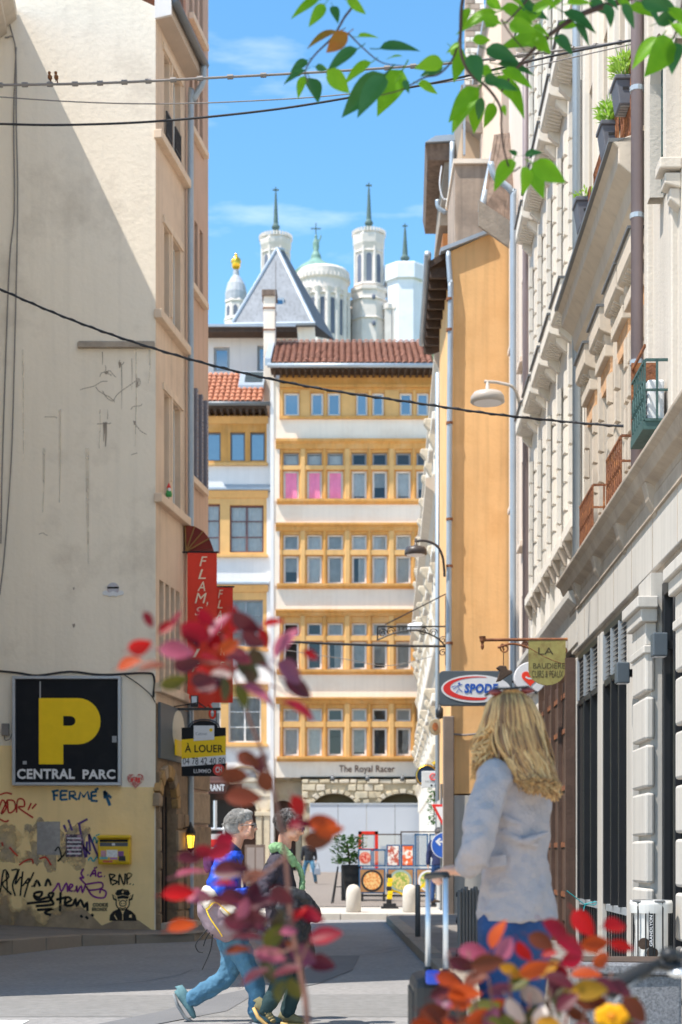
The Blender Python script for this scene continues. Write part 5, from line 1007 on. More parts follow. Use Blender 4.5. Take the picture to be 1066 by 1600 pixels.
def balcony(root, F, Ya, Yb_, z0, z1, pr, m):
    ua, ub = F.uY(Ya), F.uY(Yb_); o = lattice(root, ua, ub, -pr, z0, z1, m, 'balcony')
    b = MB()
    for ux in (ua, ub):
        for q_ in (z0, z1): b.box(ux - .012, ux + .012, -pr, 0, q_ - .012, q_ + .012)
        b.box(ux - .012, ux + .012, -pr * .5 - .01, -pr * .5 + .01, z0, z1); b.box(ux - .012, ux + .012, -pr, 0, (z0 + z1) / 2 - .01, (z0 + z1) / 2 + .01)
    b.obj('side_rail', m, o)
    return o
balcony(bb, FB, 17.55, 16.5, 5.2, 5.72, .26, rust); balcony(bb, FB, 19.9, 18.7, 5.2, 5.72, .26, rust)
# ---- near carved building
FA_ = FacR('carved_building', 'pale carved stone building with round-arched windows at the right edge', 16.38); ab = FA_.root; UA = lambda Y: FA_.uY(Y)
ue = UA(9.0)
def arch_poly(c, r_, z0, zs, k=12): return [(c - r_, z0), (c - r_, zs)] + [(c - r_ * math.cos(math.pi * i / k), zs + r_ * math.sin(math.pi * i / k)) for i in range(1, k)] + [(c + r_, zs), (c + r_, z0)]
b = MB(); b.box(0, ue, 0, 7, 4.9, 20); b.obj('wall', facA, ab)
for Yc, z0, zs in ((15.1, 7.75, 8.75), (13.75, 8.6, 9.9), (12.2, 7.6, 9.3), (15.1, 12.2, 13.4)):
    c = UA(Yc); o_ = arch_poly(c, .52, z0, zs); i_ = arch_poly(c, .36, z0 + .25, zs)
    b = MB(); n = len(o_); mo = [(x, z_) for x, z_ in o_]
    mi_ = [(c + (x - c) * .36 / .52, z_ if z_ <= zs else zs + (z_ - zs) * .36 / .52) for x, z_ in o_]
    for (p, y_) in ((1, -.12),):
        b.v = [(x, -.14, z_) for x, z_ in mo] + [(x, -.14, z_) for x, z_ in mi_] + [(x, 0, z_) for x, z_ in mo] + [(x, .0, z_) for x, z_ in mi_]
        b.f = [q_ for k in range(n - 1) for q_ in ([k, k + 1, n + k + 1, n + k], [k, 2 * n + k, 2 * n + k + 1, k + 1], [n + k, n + k + 1, 3 * n + k + 1, 3 * n + k])]
    win = b.obj('window', facA, ab); b = MB(); b.add([(x, -.01, z_) for x, z_ in mi_], [list(range(n))]); b.obj('pane', flat('leaded_glass', (.06, .1, .12), .12), win)
    b = MB()
    for k in range(5): x = c - .3 + .15 * k; b.box(x - .012, x + .012, -.04, -.016, z0 + .02, zs + .2)
    for k in range(6): zz_ = z0 + .15 + k * .22; b.box(c - .33, c + .33, -.036, -.02, zz_, zz_ + .02)
    b.obj('grille', greeni, win)
    b = MB(); [b.prismx([(0, z0 - .1 - k * .17), (-.2 + k * .05, z0 - .1 - k * .13), (-.2 + k * .05, z0 - k * .13 - .0), (0, z0 - k * .13)], c + .28 + k * .03, c + .55 - k * .03) for k in range(3)]; b.obj('sill', facA, win, bevel=.012)
b = MB(); b.prismx([(0, 10.6), (-.15, 10.6), (-.4, 10.95), (-.5, 11.25), (0, 11.35)], .1, ue); b.obj('cornice', facA, ab)
for Yc in (16.2, 14.85, 13.1): b = MB(); b.box(UA(Yc) - .09, UA(Yc) + .09, -.06, .02, 4.95, 10.6); b.obj('pilaster', facA, ab, bevel=.015)
b = MB(); b.tube([(UA(16.36), -.12, 20), (UA(16.36), -.12, 5.2)], .062, 12); dp = b.obj('downpipe', pipe, ab, smooth=True)
b = MB(); [b.tube([(UA(16.36), -.12, zz_), (UA(16.36), -.12, zz_ + .05)], .074, 12) for zz_ in (6.4, 7.9, 9.2, 10.4)]; b.obj('pipe_collar', pipez, dp)
go = balcony(ab, FA_, 15.95, 15.2, 5.53, 6.1, .23, greeni)
b = MB(); b.box(UA(15.95), UA(15.2), -.25, 0, 5.44, 5.52); b.obj('balcony_floor', greeni, go)
acu = thing('air_conditioner', 'white air conditioning unit standing on the green iron balcony', 'air conditioner', (XR(15.5) - .11, 15.5, 5.525)); b = MB(); b.box(-.08, .08, -.2, .2, 0, .42); b.obj('casing', flat('ac_white', (.75, .76, .78)), acu, bevel=.02); b = MB(); [b.box(-.085, -.08, -.17, .17, .06 + k * .05, .08 + k * .05) for k in range(6)]; b.obj('louvre', flat('ac_grey', (.3, .31, .33)), acu)
b = MB(); b.box(UA(15.97), UA(15.94), -.24, 0, 5.55, 6.3); b.box(UA(15.95), UA(15.2), -.24, -.22, 6.22, 6.25); b.obj('wind_screen', rust, go)
# ---- shop front running under both
FS = FacR('storefront', 'pale stone shop front with black framed windows, louvres and a long fascia', 22.3); sf = FS.root; sf['category'] = 'shop front'; US = lambda Y: FS.uY(Y)
ue = US(10)
b = MB(); b.box(0, ue, -.08, .3, 4.18, 4.9); b.obj('fascia', shopst, sf, bevel=.012)
b = MB(); b.box(0, ue, -.03, .2, 4.1, 4.18); b.prismx([(-.08, 4.7), (-.11, 4.7), (-.11, 4.86), (-.08, 4.9)], 0, ue); b.obj('fascia_moulding', cornst, sf)
b = MB(); b.prismx([(0, 4.88), (-.1, 4.88), (-.1, 4.95), (-.2, 5.0), (-.24, 5.1), (-.3, 5.14), (-.3, 5.18), (0, 5.2)], -.05, ue); b.obj('cornice', cornst, sf, bevel=.01)
for k in range(9): b = MB(); b.box(US(22.2 - k * 1.31) - .006, US(22.2 - k * 1.31) + .006, -.0835, -.08, 4.2, 4.69); b.obj('fascia_joint', cornst, sf)
for k in range(4): b = MB(); Yk = 21.3 - k * 1.9; b.prismx([(-.08, 4.66), (-.16, 4.82), (-.2, 4.99), (-.08, 4.99)], US(Yk), US(Yk) + .2); b.obj('bracket', cornst, sf, bevel=.01)
b = MB(); b.box(0, ue, .6, .7, .1, 4.15); b.obj('back_wall', dark, sf); b = MB(); b.box(0, ue, .0, .6, .1, .14); b.obj('floor_slab', cornst, sf)
def bay(Ya, Yb_, nb):
    ua, ub = US(Ya), US(Yb_); b = MB(); b.box(ua, ub, -.02, .1, .72, .8); bayo = b.obj('window_bay', greyf, sf)
    b = MB()
    for k in range(nb + 1): x = ua + (ub - ua) * k / nb; b.box(x - .035, x + .035, -.05, .06, .8, 3.46)
    b.box(ua, ub, -.04, .06, 3.42, 3.5); b.box(ua, ub, -.04, .06, 4.04, 4.12); b.obj('frame', navyf, bayo, bevel=.006)
    for k in range(nb):
        x0, x1 = ua + (ub - ua) * k / nb, ua + (ub - ua) * (k + 1) / nb; b = MB(); b.add([(x0 + .03, .03, .8), (x1 - .03, .03, .8), (x1 - .03, .03, 3.43), (x0 + .03, .03, 3.43)], [(0, 1, 2, 3)]); b.obj('pane', pane_dark, bayo)
        b = MB(); b.box(x0 + .03, x1 - .03, .06, .1, .14, .72); b.obj('stall_board', blackm, bayo)
        for j in range(3): xx = x0 + (x1 - x0) * (j + .5) / 3; b = MB(); b.box(xx - .02, xx + .02, -.02, .0, .16, .72); b.obj('bar', navyf, bayo)
        for j in range(9): zz_ = 3.53 + j * .057; b = MB(); b.hexa([(x0 + .04, -.03, zz_), (x1 - .04, -.03, zz_), (x1 - .04, .05, zz_ + .045), (x0 + .04, .05, zz_ + .045), (x0 + .04, -.03, zz_ + .012), (x1 - .04, -.03, zz_ + .012), (x1 - .04, .05, zz_ + .057), (x0 + .04, .05, zz_ + .057)]); b.obj('louvre', mat('louvre_grey', (.16, .155, .15), .5, .1, 5), sf)
        b = MB(); b.box(x0 - .02, x0 + .02, -.05, .06, 3.5, 4.05); b.obj('frame', greyf, bayo)
    b = MB(); b.box(ua, ub, .08, .1, 3.5, 4.1); b.obj('louvre_back', blackm, bayo)
bay(21.9, 19.85, 3); bay(19.35, 17.5, 3)
for Ya, Yb_ in ((22.3, 21.95), (19.8, 19.4), (17.45, 17.05)): b = MB(); b.box(US(Ya), US(Yb_), -.06, .15, .12, 4.1); b.obj('pier', shopst, sf, bevel=.01)
def rpil(Ya, Yb_):
    ua, ub = US(Ya), US(Yb_); zc = .14
    b = MB(); b.box(ua + .03, ub - .03, -.15, .2, .12, 4.1); b.obj('pilaster', shopst, sf)
    while zc < 3.25:
        h = .46 if zc > .3 else .5; b = MB(); b.box(ua, ub, -.21, -.12, zc + .02, zc + h - .03); b.obj('stone', shopst, sf, bevel=.025); zc += h
    for z0, z1, e in ((3.32, 3.4, .02), (3.4, 3.62, .0), (3.62, 3.75, .05), (3.75, 3.86, .09)): b = MB(); b.box(ua - e, ub + e, -.21 - e, -.1, z0, z1); b.obj('capital', shopst, sf, bevel=.012)
rpil(16.1, 15.3); rpil(13.75, 13.0)
ua, ub = US(15.25), US(13.8); b = MB(); b.box(ua, ub, -.03, .12, .35, .5); wb_ = b.obj('window_bay', navyf, sf); b = MB()
for x in (ua + .05, ua + .62, ub - .05): b.box(x - .05, x + .05, -.06, .06, .5, 3.9)
b.box(ua, ub, -.06, .06, 3.85, 3.98); b.obj('frame', navyf, wb_, bevel=.006); b = MB(); b.add([(ua, .0, .5), (ub, .0, .5), (ub, .0, 3.9), (ua, .0, 3.9)], [(0, 1, 2, 3)]); b.obj('pane', pane_dark, wb_)
b = MB(); b.box(ua + .3, ub, .35, .4, .5, 3.9); b.obj('shop_curtain', mat('shop_curtain', (.2, .24, .2), .9, .2, 2), wb_); b = MB(); b.box(ua + .75, ua + 1.0, .3, .34, 2.4, 3.8); b.obj('display_panel', flat('ochre_display', (.6, .32, .06)), wb_)
for Y, zc, lab in ((16.9, PZ(1052, 16.9), 'dark box lamp on the plain pier beside the block pilaster'), (15.0, PZ(1008, 15.0), 'dark box lamp fixed in front of the large shop window')):
    t = thing('box_lamp', lab, 'lamp', (XR(Y) - .19 + (.06 if Y < 16 else 0), Y, zc), 0, 'box lamps on the shop front'); b = MB(); b.box(-.07, .07, -.07, .07, -.11, .11); b.obj('housing', pgrey, t, bevel=.012); b = MB(); b.box(.07, .19, -.03, .03, -.04, .04); b.obj('arm', black, t); b = MB(); b.box(-.055, .055, -.055, .055, -.114, -.1105); b.obj('diffuser', pwhite, t)
# ---- rose building between ivory and orange
FD = FacR('rose_building', 'narrow rose rendered building with two grey downpipes and deep wooden eaves', 34.2); dr = FD.root; UD = lambda Y: FD.uY(Y)
ue = UD(29.62); Dt = PZ(172, 31)
holes = [(UD(33.2), UD(32.6), zz_, zz_ + 1.5) for zz_ in (5.2, 8.6, 11.9)] + [(UD(31.1), UD(30.5), zz_, zz_ + 1.6) for zz_ in (4.8, 7.4, 10.9)]
b = MB(); wall_holes(b, 0, ue, .1, 17.6, holes, .2); b.obj('wall', facD, dr); b = MB(); b.box(0, ue, .3, 7, .1, 17.6); b.obj('inner_wall', dark, dr)
for h in holes: window(dr, *h, .15, whitef, pane_sky, (1, 2), .04); b = MB(); b.box(h[0] - .1, h[1] + .1, -.1, .0, h[2] - .14, h[2] - .02); b.obj('sill', facD, dr, bevel=.01)
for Y, r_ in ((33.0, .0), (31.9, .065)):
    if r_: b = MB(); b.tube(crom([(UD(Y), -.55, 15.2), (UD(Y), -.45, 14.9), (UD(Y), -.12, 14.6), (UD(Y), -.1, 14.0), (UD(Y), -.1, 8), (UD(Y), -.1, 4), (UD(Y), -.1, .2)], 4), r_, 10); b.obj('downpipe', pipez, dr, smooth=True)
dq = lambda px, py, Y: P3(px, py, Y) - Vector(dr.location)
Mi = Matrix.Rotation(-dr.rotation_euler.z, 3, 'Z')
L4 = [Mi @ dq(*k) for k in ((752, 345, 32.3), (796, 380, 32.3), (822, 215, 34.0), (772, 222, 34.0))]; up = Vector((0, 0, .12))
b = MB(); b.hexa(L4 + [p + up for p in L4]); b.obj('roof', oldwood, dr)
for k in range(8):
    t0, t1 = k / 8 + .006, (k + 1) / 8 - .006; a0, a1, c0, c1 = L4[0].lerp(L4[1], t0), L4[0].lerp(L4[1], t1), L4[3].lerp(L4[2], t0), L4[3].lerp(L4[2], t1); dn = Vector((0, 0, -.04)); b = MB(); dn = up * 1.05; u3 = up * 1.35; b.hexa([a0 + dn, a1 + dn, c1 + dn, c0 + dn, a0 + u3, a1 + u3, c1 + u3, c0 + u3]); b.obj('soffit_board', oldwood, dr)
e0, e1 = Mi @ dq(748, 312, 32.2), Mi @ dq(797, 345, 32.2); f0, f1 = Mi @ dq(748, 352, 32.2), Mi @ dq(796, 386, 32.2); tk = Mi @ Vector((0, .08, 0)); b = MB(); b.hexa([f0, f1, f1 + tk, f0 + tk, e0, e1, e1 + tk, e0 + tk]); b.obj('eaves_end', greywood, dr)
b = MB(); b.tube([Mi @ dq(752, 330, 32.3), Mi @ dq(771, 240, 34.0)], .07, 8); b.obj('gutter', zinc, dr, smooth=True)
t = thing('upper_house', 'taller rose rendered house rising behind the wooden eaves', 'building', (3.35, 33, 0)); b = MB(); b.box(.12, 8, 1.6, 9, 10, 21); b.obj('wall', mat('rose_upper', (.74, .55, .42), .85, .05, 1), t); b = MB(); b.box(0, 8, 1.1, 9, 21, 21.15); b.obj('roof', zinc, t)
# ---- orange gable
YY = 34.3
t = thing('orange_gable', 'orange rendered gable wall facing the camera with a stained chimney block above it', 'building', (PX(705, YY), YY, 0)); og = t; q = lambda px: PX(px, YY) - PX(705, YY); z = lambda py: PZ(py, YY)
b = MB(); b.prism([(0, z(1240)), (q(796), z(1240)), (q(796), z(352)), (0, z(392))], 0, 4); b.obj('wall', orangew, og)
b = MB(); b.box(q(700), q(796), -.05, 4, .1, z(1243)); b.obj('stone_base', shopst, og)
b = MB(); b.hexa([(q(688), -.12, z(396)), (q(765), -.12, z(366)), (q(765), .4, z(366)), (q(688), .4, z(396)), (q(688), -.12, z(390)), (q(765), -.12, z(360)), (q(765), .4, z(360)), (q(688), .4, z(390))]); b.obj('flashing', zinc, og)
b = MB(); b.box(q(712), q(772), .15, 2.5, z(400), z(252)); b.obj('chimney_block', dirtyr, og); b = MB(); b.box(q(709), q(775), .08, 2.6, z(252), z(245)); b.obj('chimney_cap', plaster, og)
b = MB(); b.tube(crom([(q(700), -.06, z(395)), (q(703), -.1, z(440)), (q(704), -.1, z(470)), (q(702), -.1, z(700)), (q(701), -.1, z(1000)), (q(700), -.1, z(1100))], 5), .06, 10); dp = b.obj('downpipe', pipez, og, smooth=True)
b = MB(); [b.tube([(q(702), -.1, z(y_)), (q(702), -.1, z(y_ - 4))], .075, 10) for y_ in (472, 520, 665, 815, 888, 1008)]; b.obj('pipe_bracket', rust, dp)
b = MB(); b.box(q(692), q(709), -.18, -.02, .1, z(1120)); b.obj('pipe_guard', mat('brown_pipe_guard', (.2, .155, .125), .7, .15, 3), og, bevel=.02)
# eaves overhanging the lane, rafters below
b = MB(); dxe = -.42
b.hexa([(0, .1, z(392) - .05), (-.46, .1, z(398) - .25), (-.46 + .18, 6, z(398) - .25), (.18, 6, z(392) - .05), (0, .1, z(392) + .1), (-.46, .1, z(398) - .1), (-.46 + .18, 6, z(398) - .1), (.18, 6, z(392) + .1)]); b.obj('eaves', darkwood, og)
for k in range(9): b = MB(); y_ = .2 + k * .65; b.box(-.44 + .03 * y_, .03 * y_, y_, y_ + .1, z(398) - .42, z(398) - .2); b.obj('rafter_end', darkwood, og)
b = MB(); b.tube([(-.5, .0, z(397)), (-.32, 6, z(397))], .08, 8); b.obj('gutter', zinc, og, smooth=True)
b = MB(); b.box(q(711), q(716), -.04, -.005, z(1268), z(1258)); b.obj('notice', pwhite, og)
b = MB(); [b.stroke([(q(x0), z(y0)), (q(x1), z(y1))], .03, -.012) for x0, y0, x1, y1 in ((726, 1282, 729, 1270), (729, 1270, 732, 1282), (732, 1282, 735, 1268), (735, 1268, 738, 1280), (741, 1280, 742, 1266))]; b.obj('graffiti', spu, og)
b = MB(); b.tube([(q(707), -.04, z(1147)), (q(725), -.05, z(1149)), (q(760), -.05, z(1146))], .025, 6); b.obj('wall_cable', wireg, og)
# ---- houses further up the lane: stacked eaves against the sky
t = thing('eaves_house', 'house up the lane whose weathered wooden eaves jut into the sky', 'building', (2.62, 42, 0)); q = lambda px: PX(px, 42) - 2.62; z = lambda py: PZ(py, 42)
b = MB(); b.box(.35, 6, .5, 9, 5, z(225)); b.obj('wall', mat('lane_beige', (.62, .47, .34), .85), t)
b = MB(); b.hexa([(q(668), .0, z(250)), (q(722), .0, z(250)), (q(722), 5, z(250)), (q(680), 5, z(250)), (q(664), -.1, z(228)), (q(722), -.1, z(225)), (q(722), 5, z(225)), (q(676), 5, z(228))]); b.obj('eaves', oldwood, t)
b = MB(); b.hexa([(q(664), -.2, z(227)), (q(722), -.2, z(224)), (q(722), 5, z(224)), (q(676), 5, z(227)), (q(680), -.2, z(217)), (q(722), -.2, z(214)), (q(722), 5, z(214)), (q(690), 5, z(217))]); b.obj('roof_edge', zinc, t)
b = MB(); b.hexa([(q(688), .3, z(345)), (q(705), .3, z(345)), (q(705), 3, z(345)), (q(688), 3, z(345)), (q(695), .1, z(250)), (q(712), .1, z(250)), (q(712), 3, z(250)), (q(695), 3, z(250))]); b.obj('gable_board', greywood, t)
b = MB(); b.tube(crom([(q(706), -.3, z(230)), (q(704), -.3, z(300)), (q(703), -.3, z(340)), (q(706), -.3, z(360)), (q(711), -.3, z(380))], 4), .07, 8); b.tube(crom([(q(684), .1, z(310)), (q(686), .1, z(322)), (q(698), .1, z(330))], 4), .06, 8); b.obj('downpipe', pipez, t, smooth=True)
b = MB(); b.tube(crom([(q(690), -.1, z(262)), (q(687), -.1, z(290)), (q(692), -.1, z(312)), (q(702), -.1, z(313))], 5), .02, 5); b.obj('cable', pwhite, t)
b = MB(); b.box(q(693), q(708), .2, 2, z(390), z(360)); b.obj('lower_board', mat('rust_brown_board', (.34, .13, .035), .8), t)
t = thing('bracket_house', 'tall beige house with scalloped timber brackets above the chimney block', 'building', (2.9, 40, 0)); q = lambda px: PX(px, 40) - 2.9; z = lambda py: PZ(py, 40)
b = MB(); b.box(q(722), q(800), .0, 6, 8, z(150)); b.obj('wall', mat('lane_tan', (.5, .36, .24), .85, .15, 1), t)
for k in range(9): b = MB(); b.prismx([(-.9, z(170) + k * .0), (0, z(170) - .0), (0, z(150)), (-.9, z(150))], 0, .01) if False else b.box(q(738) + .02 * k, q(760) + .02 * k, -.9 + k * .1, -.84 + k * .1, z(232) + k * .16, z(224) + k * .16); b.obj('scalloped_board', greywood, t)
b = MB(); b.hexa([(q(722), -.5, z(200)), (q(770), -.5, z(235)), (q(770), 2, z(235)), (q(722), 2, z(200)), (q(718), -.6, z(150)), (q(775), -.6, z(150)), (q(775), 2, z(150)), (q(718), 2, z(150))]); b.obj('eaves', greywood, t)
b = MB(); b.box(q(721), q(724), -.7, -.6, z(260), z(150)); b.obj('downpipe', pipez, t)
t = thing('brick_chimney', 'tall pale brick chimney rising behind the leafy twigs', 'chimney', (PX(728, 41), 41, 0)); b = MB(); wch = PX(757, 41) - PX(728, 41)
cz = PZ(150, 41)
b.box(0.02, wch - .02, .02, .68, cz - 2, PZ(-25, 41)); b.obj('core', brick, t)
k = 0
while cz < PZ(-20, 41):
    off = .0 if k % 2 else -.12
    for j in range(3):
        x0, x1 = max(0, off + j * .24), min(wch, off + j * .24 + .225)
        if x1 - x0 > .05: b = MB(); b.box(x0, x1, 0, .1, cz, cz + .12); b.obj('brick', [brick, dirtyr, plaster][rnd.randrange(3)], t)
    cz += .14; k += 1
# ---- carved facade beyond the gable
FE = Fac('ornate_building', 'narrow ornate pale facade with heavy cornices and carved brackets beyond the orange gable', 'building', 3.35, 68.5, -.0303, -1); er = FE.root; VE = lambda Y: FE.uY(Y)
ue = VE(38.6); b = MB(); b.box(0, ue, 0, 5, .1, 13.6); b.obj('wall', facC, er)
for zc, pr in ((13.3, .2), (10.3, .4), (6.3, .2)): b = MB(); b.prismx([(0, zc - .5), (-pr * .3, zc - .4), (-pr * .5, zc - .15), (-pr, zc), (-pr, zc + .18), (0, zc + .25)], 0, ue); b.obj('cornice', facB, er)
for k in range(9):
    Y = 40.4 + k * 3.1
    for zc in (3.2, 6.9, 10.2):
        b = MB(); b.box(VE(Y + .5), VE(Y - .5), -.01, .0, zc, zc + 1.9); w_ = b.obj('window', flat('far_pane', (.1, .13, .16), .1), er)
        b = MB(); b.box(VE(Y + .7), VE(Y - .7), -.22, 0, zc + 2.0, zc + 2.2); b.box(VE(Y + .68), VE(Y + .5), -.1, 0, zc - .1, zc + 2); b.box(VE(Y - .5), VE(Y - .68), -.1, 0, zc - .1, zc + 2); b.obj('surround', facC, w_, bevel=.02)
        cm_ = mat('carved_stone', (.55, .47, .36), .85, .25, 6, bump=.4); h0 = zc + 2.5; k2 = rnd.uniform(.8, 1.25)
        b = MB(); b.prismx([(0, h0), (-.34 * k2, h0), (-.36 * k2, h0 - .14), (-.22 * k2, h0 - .34), (-.26 * k2, h0 - .5), (-.1, h0 - .85), (-.14, h0 - .98), (0, h0 - 1.1)], VE(Y + 1.25), VE(Y + 1.0)); b.obj('carving', cm_, er, bevel=.04)
        b = MB(); b.prismx([(0, h0 - 1.4), (-.16, h0 - 1.45), (-.2 * k2, h0 - 1.7), (-.08, h0 - 2.1), (0, h0 - 2.2)], VE(Y + 1.22), VE(Y + 1.03)); b.obj('carving', cm_, er, bevel=.03)
b = MB(); b.tube([(ue + .06, -.1, 13), (ue + .06, -.1, .2)], .07, 8); b.obj('downpipe', pipez, er, smooth=True)
# ---- window boxes with plants
pl1 = leafmat('box_leaf', (.25, .5, .05), (.42, .6, .12), .4)
def leafy(name, m, n, rad, hh, parent, loc, ln=.07, wd=.018, seed=1, up=.5):
    r2 = random.Random(seed); b = MB()
    for k in range(n):
        a = r2.uniform(0, 6.28); rr2 = rad * math.sqrt(r2.random()); p = Vector((rr2 * math.cos(a), rr2 * math.sin(a), r2.uniform(.0, hh)))
        d = Vector((math.cos(a) * r2.uniform(.2, 1), math.sin(a) * r2.uniform(.2, 1), r2.uniform(-.2, 1) * up + .2)).normalized(); s_ = d.cross(Vector((r2.uniform(-.3, .3), r2.uniform(-.3, .3), 1))).normalized() * wd * r2.uniform(.7, 1.3); l_ = ln * r2.uniform(.6, 1.3)
        dz = Vector((0, 0, -.15 * l_)); b.add([p, p + d * l_ * .45 + s_, p + d * l_ + dz, p + d * l_ * .45 - s_], [(0, 1, 2, 3)])
    return stuff(b.obj(name, m, parent, loc))
boxm = mat('planter_grey', (.12, .125, .15), .5, .1, 5)
for i, (px, py, Y, hh, lab) in enumerate(((974, 148, 16.9, .3, 'grey window box with trailing plants, highest of the three on the sandy building'), (952, 218, 18.0, .3, 'grey window box with a bright bushy plant, middle of the three on the sandy building'), (914, 335, 20.3, .1, 'grey window box with only a small tuft, lowest of the three on the sandy building'))):
    sc_ = Y / FPX; t = thing('window_box', lab, 'planter', (PX(px, Y) , Y, PZ(py + 24, Y)), 0, 'window boxes on the sandy building')
    b = MB(); hw = 15 * sc_; b.prism([(-hw * .62, 0), (hw * .62, 0), (hw, 38 * sc_), (-hw, 38 * sc_)], -.15, .17); b.obj('trough', boxm, t, bevel=.012)
    b = MB(); b.box(-hw * 1.12, hw * 1.12, -.17, .19, 38 * sc_, 45 * sc_); b.obj('rim', boxm, t, bevel=.01)
    b = MB(); b.box(-hw * .3, hw * .3, -.158, -.151, 22 * sc_, 26 * sc_); b.obj('handle_slot', blackm, t)
    b = MB(); [b.box(-hw * .45, hw * .45, -.12 + k * .055, -.09 + k * .055, -.012, -.001) for k in range(5)]; b.obj('drain_rib', flat('rib_grey', (.25, .24, .24)), t)
    b = MB(); b.tube([(hw * .8, 0, .15), (hw * 1.7, 0, .2)], .012, 5); b.obj('hook', rust, t)
    leafy('plant', pl1, 170 if hh > .2 else 50, hw * 1.1, hh * .7, t, (0, -.05, 45 * sc_), .11 if hh > .2 else .08, .016, 11 + i, .9)
    b = MB(); [b.tube([(0, -.05, 44 * sc_), (rnd.uniform(-.1, .1), rnd.uniform(-.2, .1), 44 * sc_ + hh)], .004, 4) for k in range(9)]; b.obj('stem', pl1, t)
# ---- street lamps on brackets
def lamp(px, py, Y, rpx, arm, m, lab, dome=.42, shade=None):
    s_ = Y / FPX; t = thing('street_lamp', lab, 'street lamp', P3(px, py, Y), 0, 'wall mounted street lamps'); r_ = rpx * s_; h = r_ * dome
    b = MB(); b.lathe([(r_ * .9, -.02), (r_, .0), (r_ * .96, h * .5), (r_ * .8, h * .85), (r_ * .35, h), (r_ * .12, h * 1.15), (r_ * .1, h * 1.9), (r_ * .06, h * 2)], n=24); b.obj('shade', shade or m, t, smooth=True)
    b = MB(); b.lathe([(.0, -.025), (r_ * .8, -.025), (r_ * .85, -.005)], n=20); b.obj('diffuser', pwhite, t)
    b = MB(); b.tube(crom([((x - px) * s_, dy, (py - y) * s_) for x, y, dy in arm], 5), .028, 8); b.obj('arm', m, t, smooth=True)
tan = flat('lamp_taupe', (.46, .41, .36), .4); br_ = flat('lamp_brown', (.06, .047, .042), .4)
lamp(762, 628, 28, 27, [(757, 596, 0), (780, 598, 0), (804, 607, 0), (818, 625, .5), (826, 648, .9)], tan, 'taupe street lamp reaching out high on the ivory building', .62)
lamp(650, 866, 34, 18, [(648, 846, 0), (665, 845, 0), (683, 853, 0), (692, 868, .1), (695, 885, .2), (696, 898, .25)], br_, 'dark brown street lamp on a curved arm beside the grey downpipe', .7)
lamp(676, 949, 50, 14, [(674, 938, 0), (684, 936, 0), (697, 938, 1)], tan, 'small pale street lamp further up the lane, higher of the distant pair', .6, pwhite)
lamp(652, 984, 54, 17, [(645, 970, 0), (660, 970, 0), (672, 980, 0), (690, 995, 1)], tan, 'small pale street lamp further up the lane, lower of the distant pair', .6, pwhite)
def scroll(cx_, cz_, r_, t0, turns, y=0, n=22): return [(cx_ + r_ * (1 - .75 * k / n) * math.cos(t0 + turns * 6.283 * k / n), y, cz_ + r_ * (1 - .75 * k / n) * math.sin(t0 + turns * 6.283 * k / n)) for k in range(n + 1)]
t = thing('iron_bracket', 'black scrolled iron sign bracket hung from a stay wire over the lane', 'bracket', P3(695, 980, 36)); s_ = 36 / FPX; e = lambda px: (px - 695) * s_; f_ = lambda py: (980 - py) * s_
b = MB(); b.tube([(e(590), 0, f_(979)), (e(697), 0, f_(979))], .02, 6); b.tube([(e(590), 0, f_(979)), (e(590), 0, f_(1001))], .02, 6); b.tube(crom([(e(590), 0, f_(1000)), (e(615), 0, f_(990)), (e(650), 0, f_(985)), (e(680), 0, f_(995)), (e(697), 0, f_(1010))], 5), .02, 6); b.obj('frame', black, t)
b = MB(); [b.tube(scroll(e(x), f_(989 - dz_), .1, 0, 1.6), .012, 5) for x, dz_ in ((598, 0), (611, 2), (662, 2), (677, 0))]; [b.tube([(e(x), 0, f_(979)), (e(x), 0, f_(988))], .01, 4) for x in (624, 630, 636, 642)]; b.obj('scroll', black, t)
b = MB(); b.tube([(e(602), 0, f_(976)), (e(697), 0, f_(928))], .014, 5); b.obj('stay_wire', black, t)
b = MB(); b.tube([(e(697), 0, f_(930)), (e(697), 0, f_(1040))], .02, 6); [b.tube(scroll(e(692), f_(y_), .08, 1, 1.3), .012, 5) for y_ in (1000, 1020)]; b.obj('wall_plate', black, t)
# ---- signs over the lane
t = thing('shop_sign', 'slate grey projecting sign with a red and white oval lettered SPODE', 'sign', P3(686, 1103, 26)); s_ = 26 / FPX; e = lambda px: (px - 686) * s_; f_ = lambda py: (1103 - py) * s_
Wd, Hd = e(800), f_(1049); r_ = .07; pl = [(r_ * (1 - math.cos(a)) if sx < 0 else Wd - r_ * (1 - math.cos(a)), 0) for sx, a in ()]
cs = [(r_, r_, math.pi), (Wd - r_, r_, 1.5 * math.pi), (Wd - r_, Hd - r_, 0), (r_, Hd - r_, .5 * math.pi)]; pl = [(cx_ + r_ * math.cos(a0 + j * .3927), cz_ + r_ * math.sin(a0 + j * .3927)) for cx_, cz_, a0 in cs for j in range(5)]
b = MB(); b.prism(pl, -.07, .07); b.obj('panel', pgrey, t, bevel=.008)
b = MB(); b.prism(disc(e(743), f_(1077), e(797) - e(743), 40, .225), -.078, -.072); b.obj('oval', pwhite, t)
ox, oz, ra_, rb_ = e(743), f_(1076.5), (e(794) - e(743)), .195; b = MB()
cr_ = [(ox + ra_ * math.cos(a), oz + rb_ * math.sin(a)) for a in [R(75 + k * 10) for k in range(22)]]; ci = [(ox + .07 + (ra_ - .03) * .97 * math.cos(a), oz + .015 + rb_ * .84 * math.sin(a)) for a in [R(75 + k * 10) for k in range(22)]]
b.v = [(x, -.081, z_) for x, z_ in cr_ + ci]; b.f = [[k, k + 1, 22 + k + 1, 22 + k] for k in range(21)]; b.obj('swoosh', pred, t)
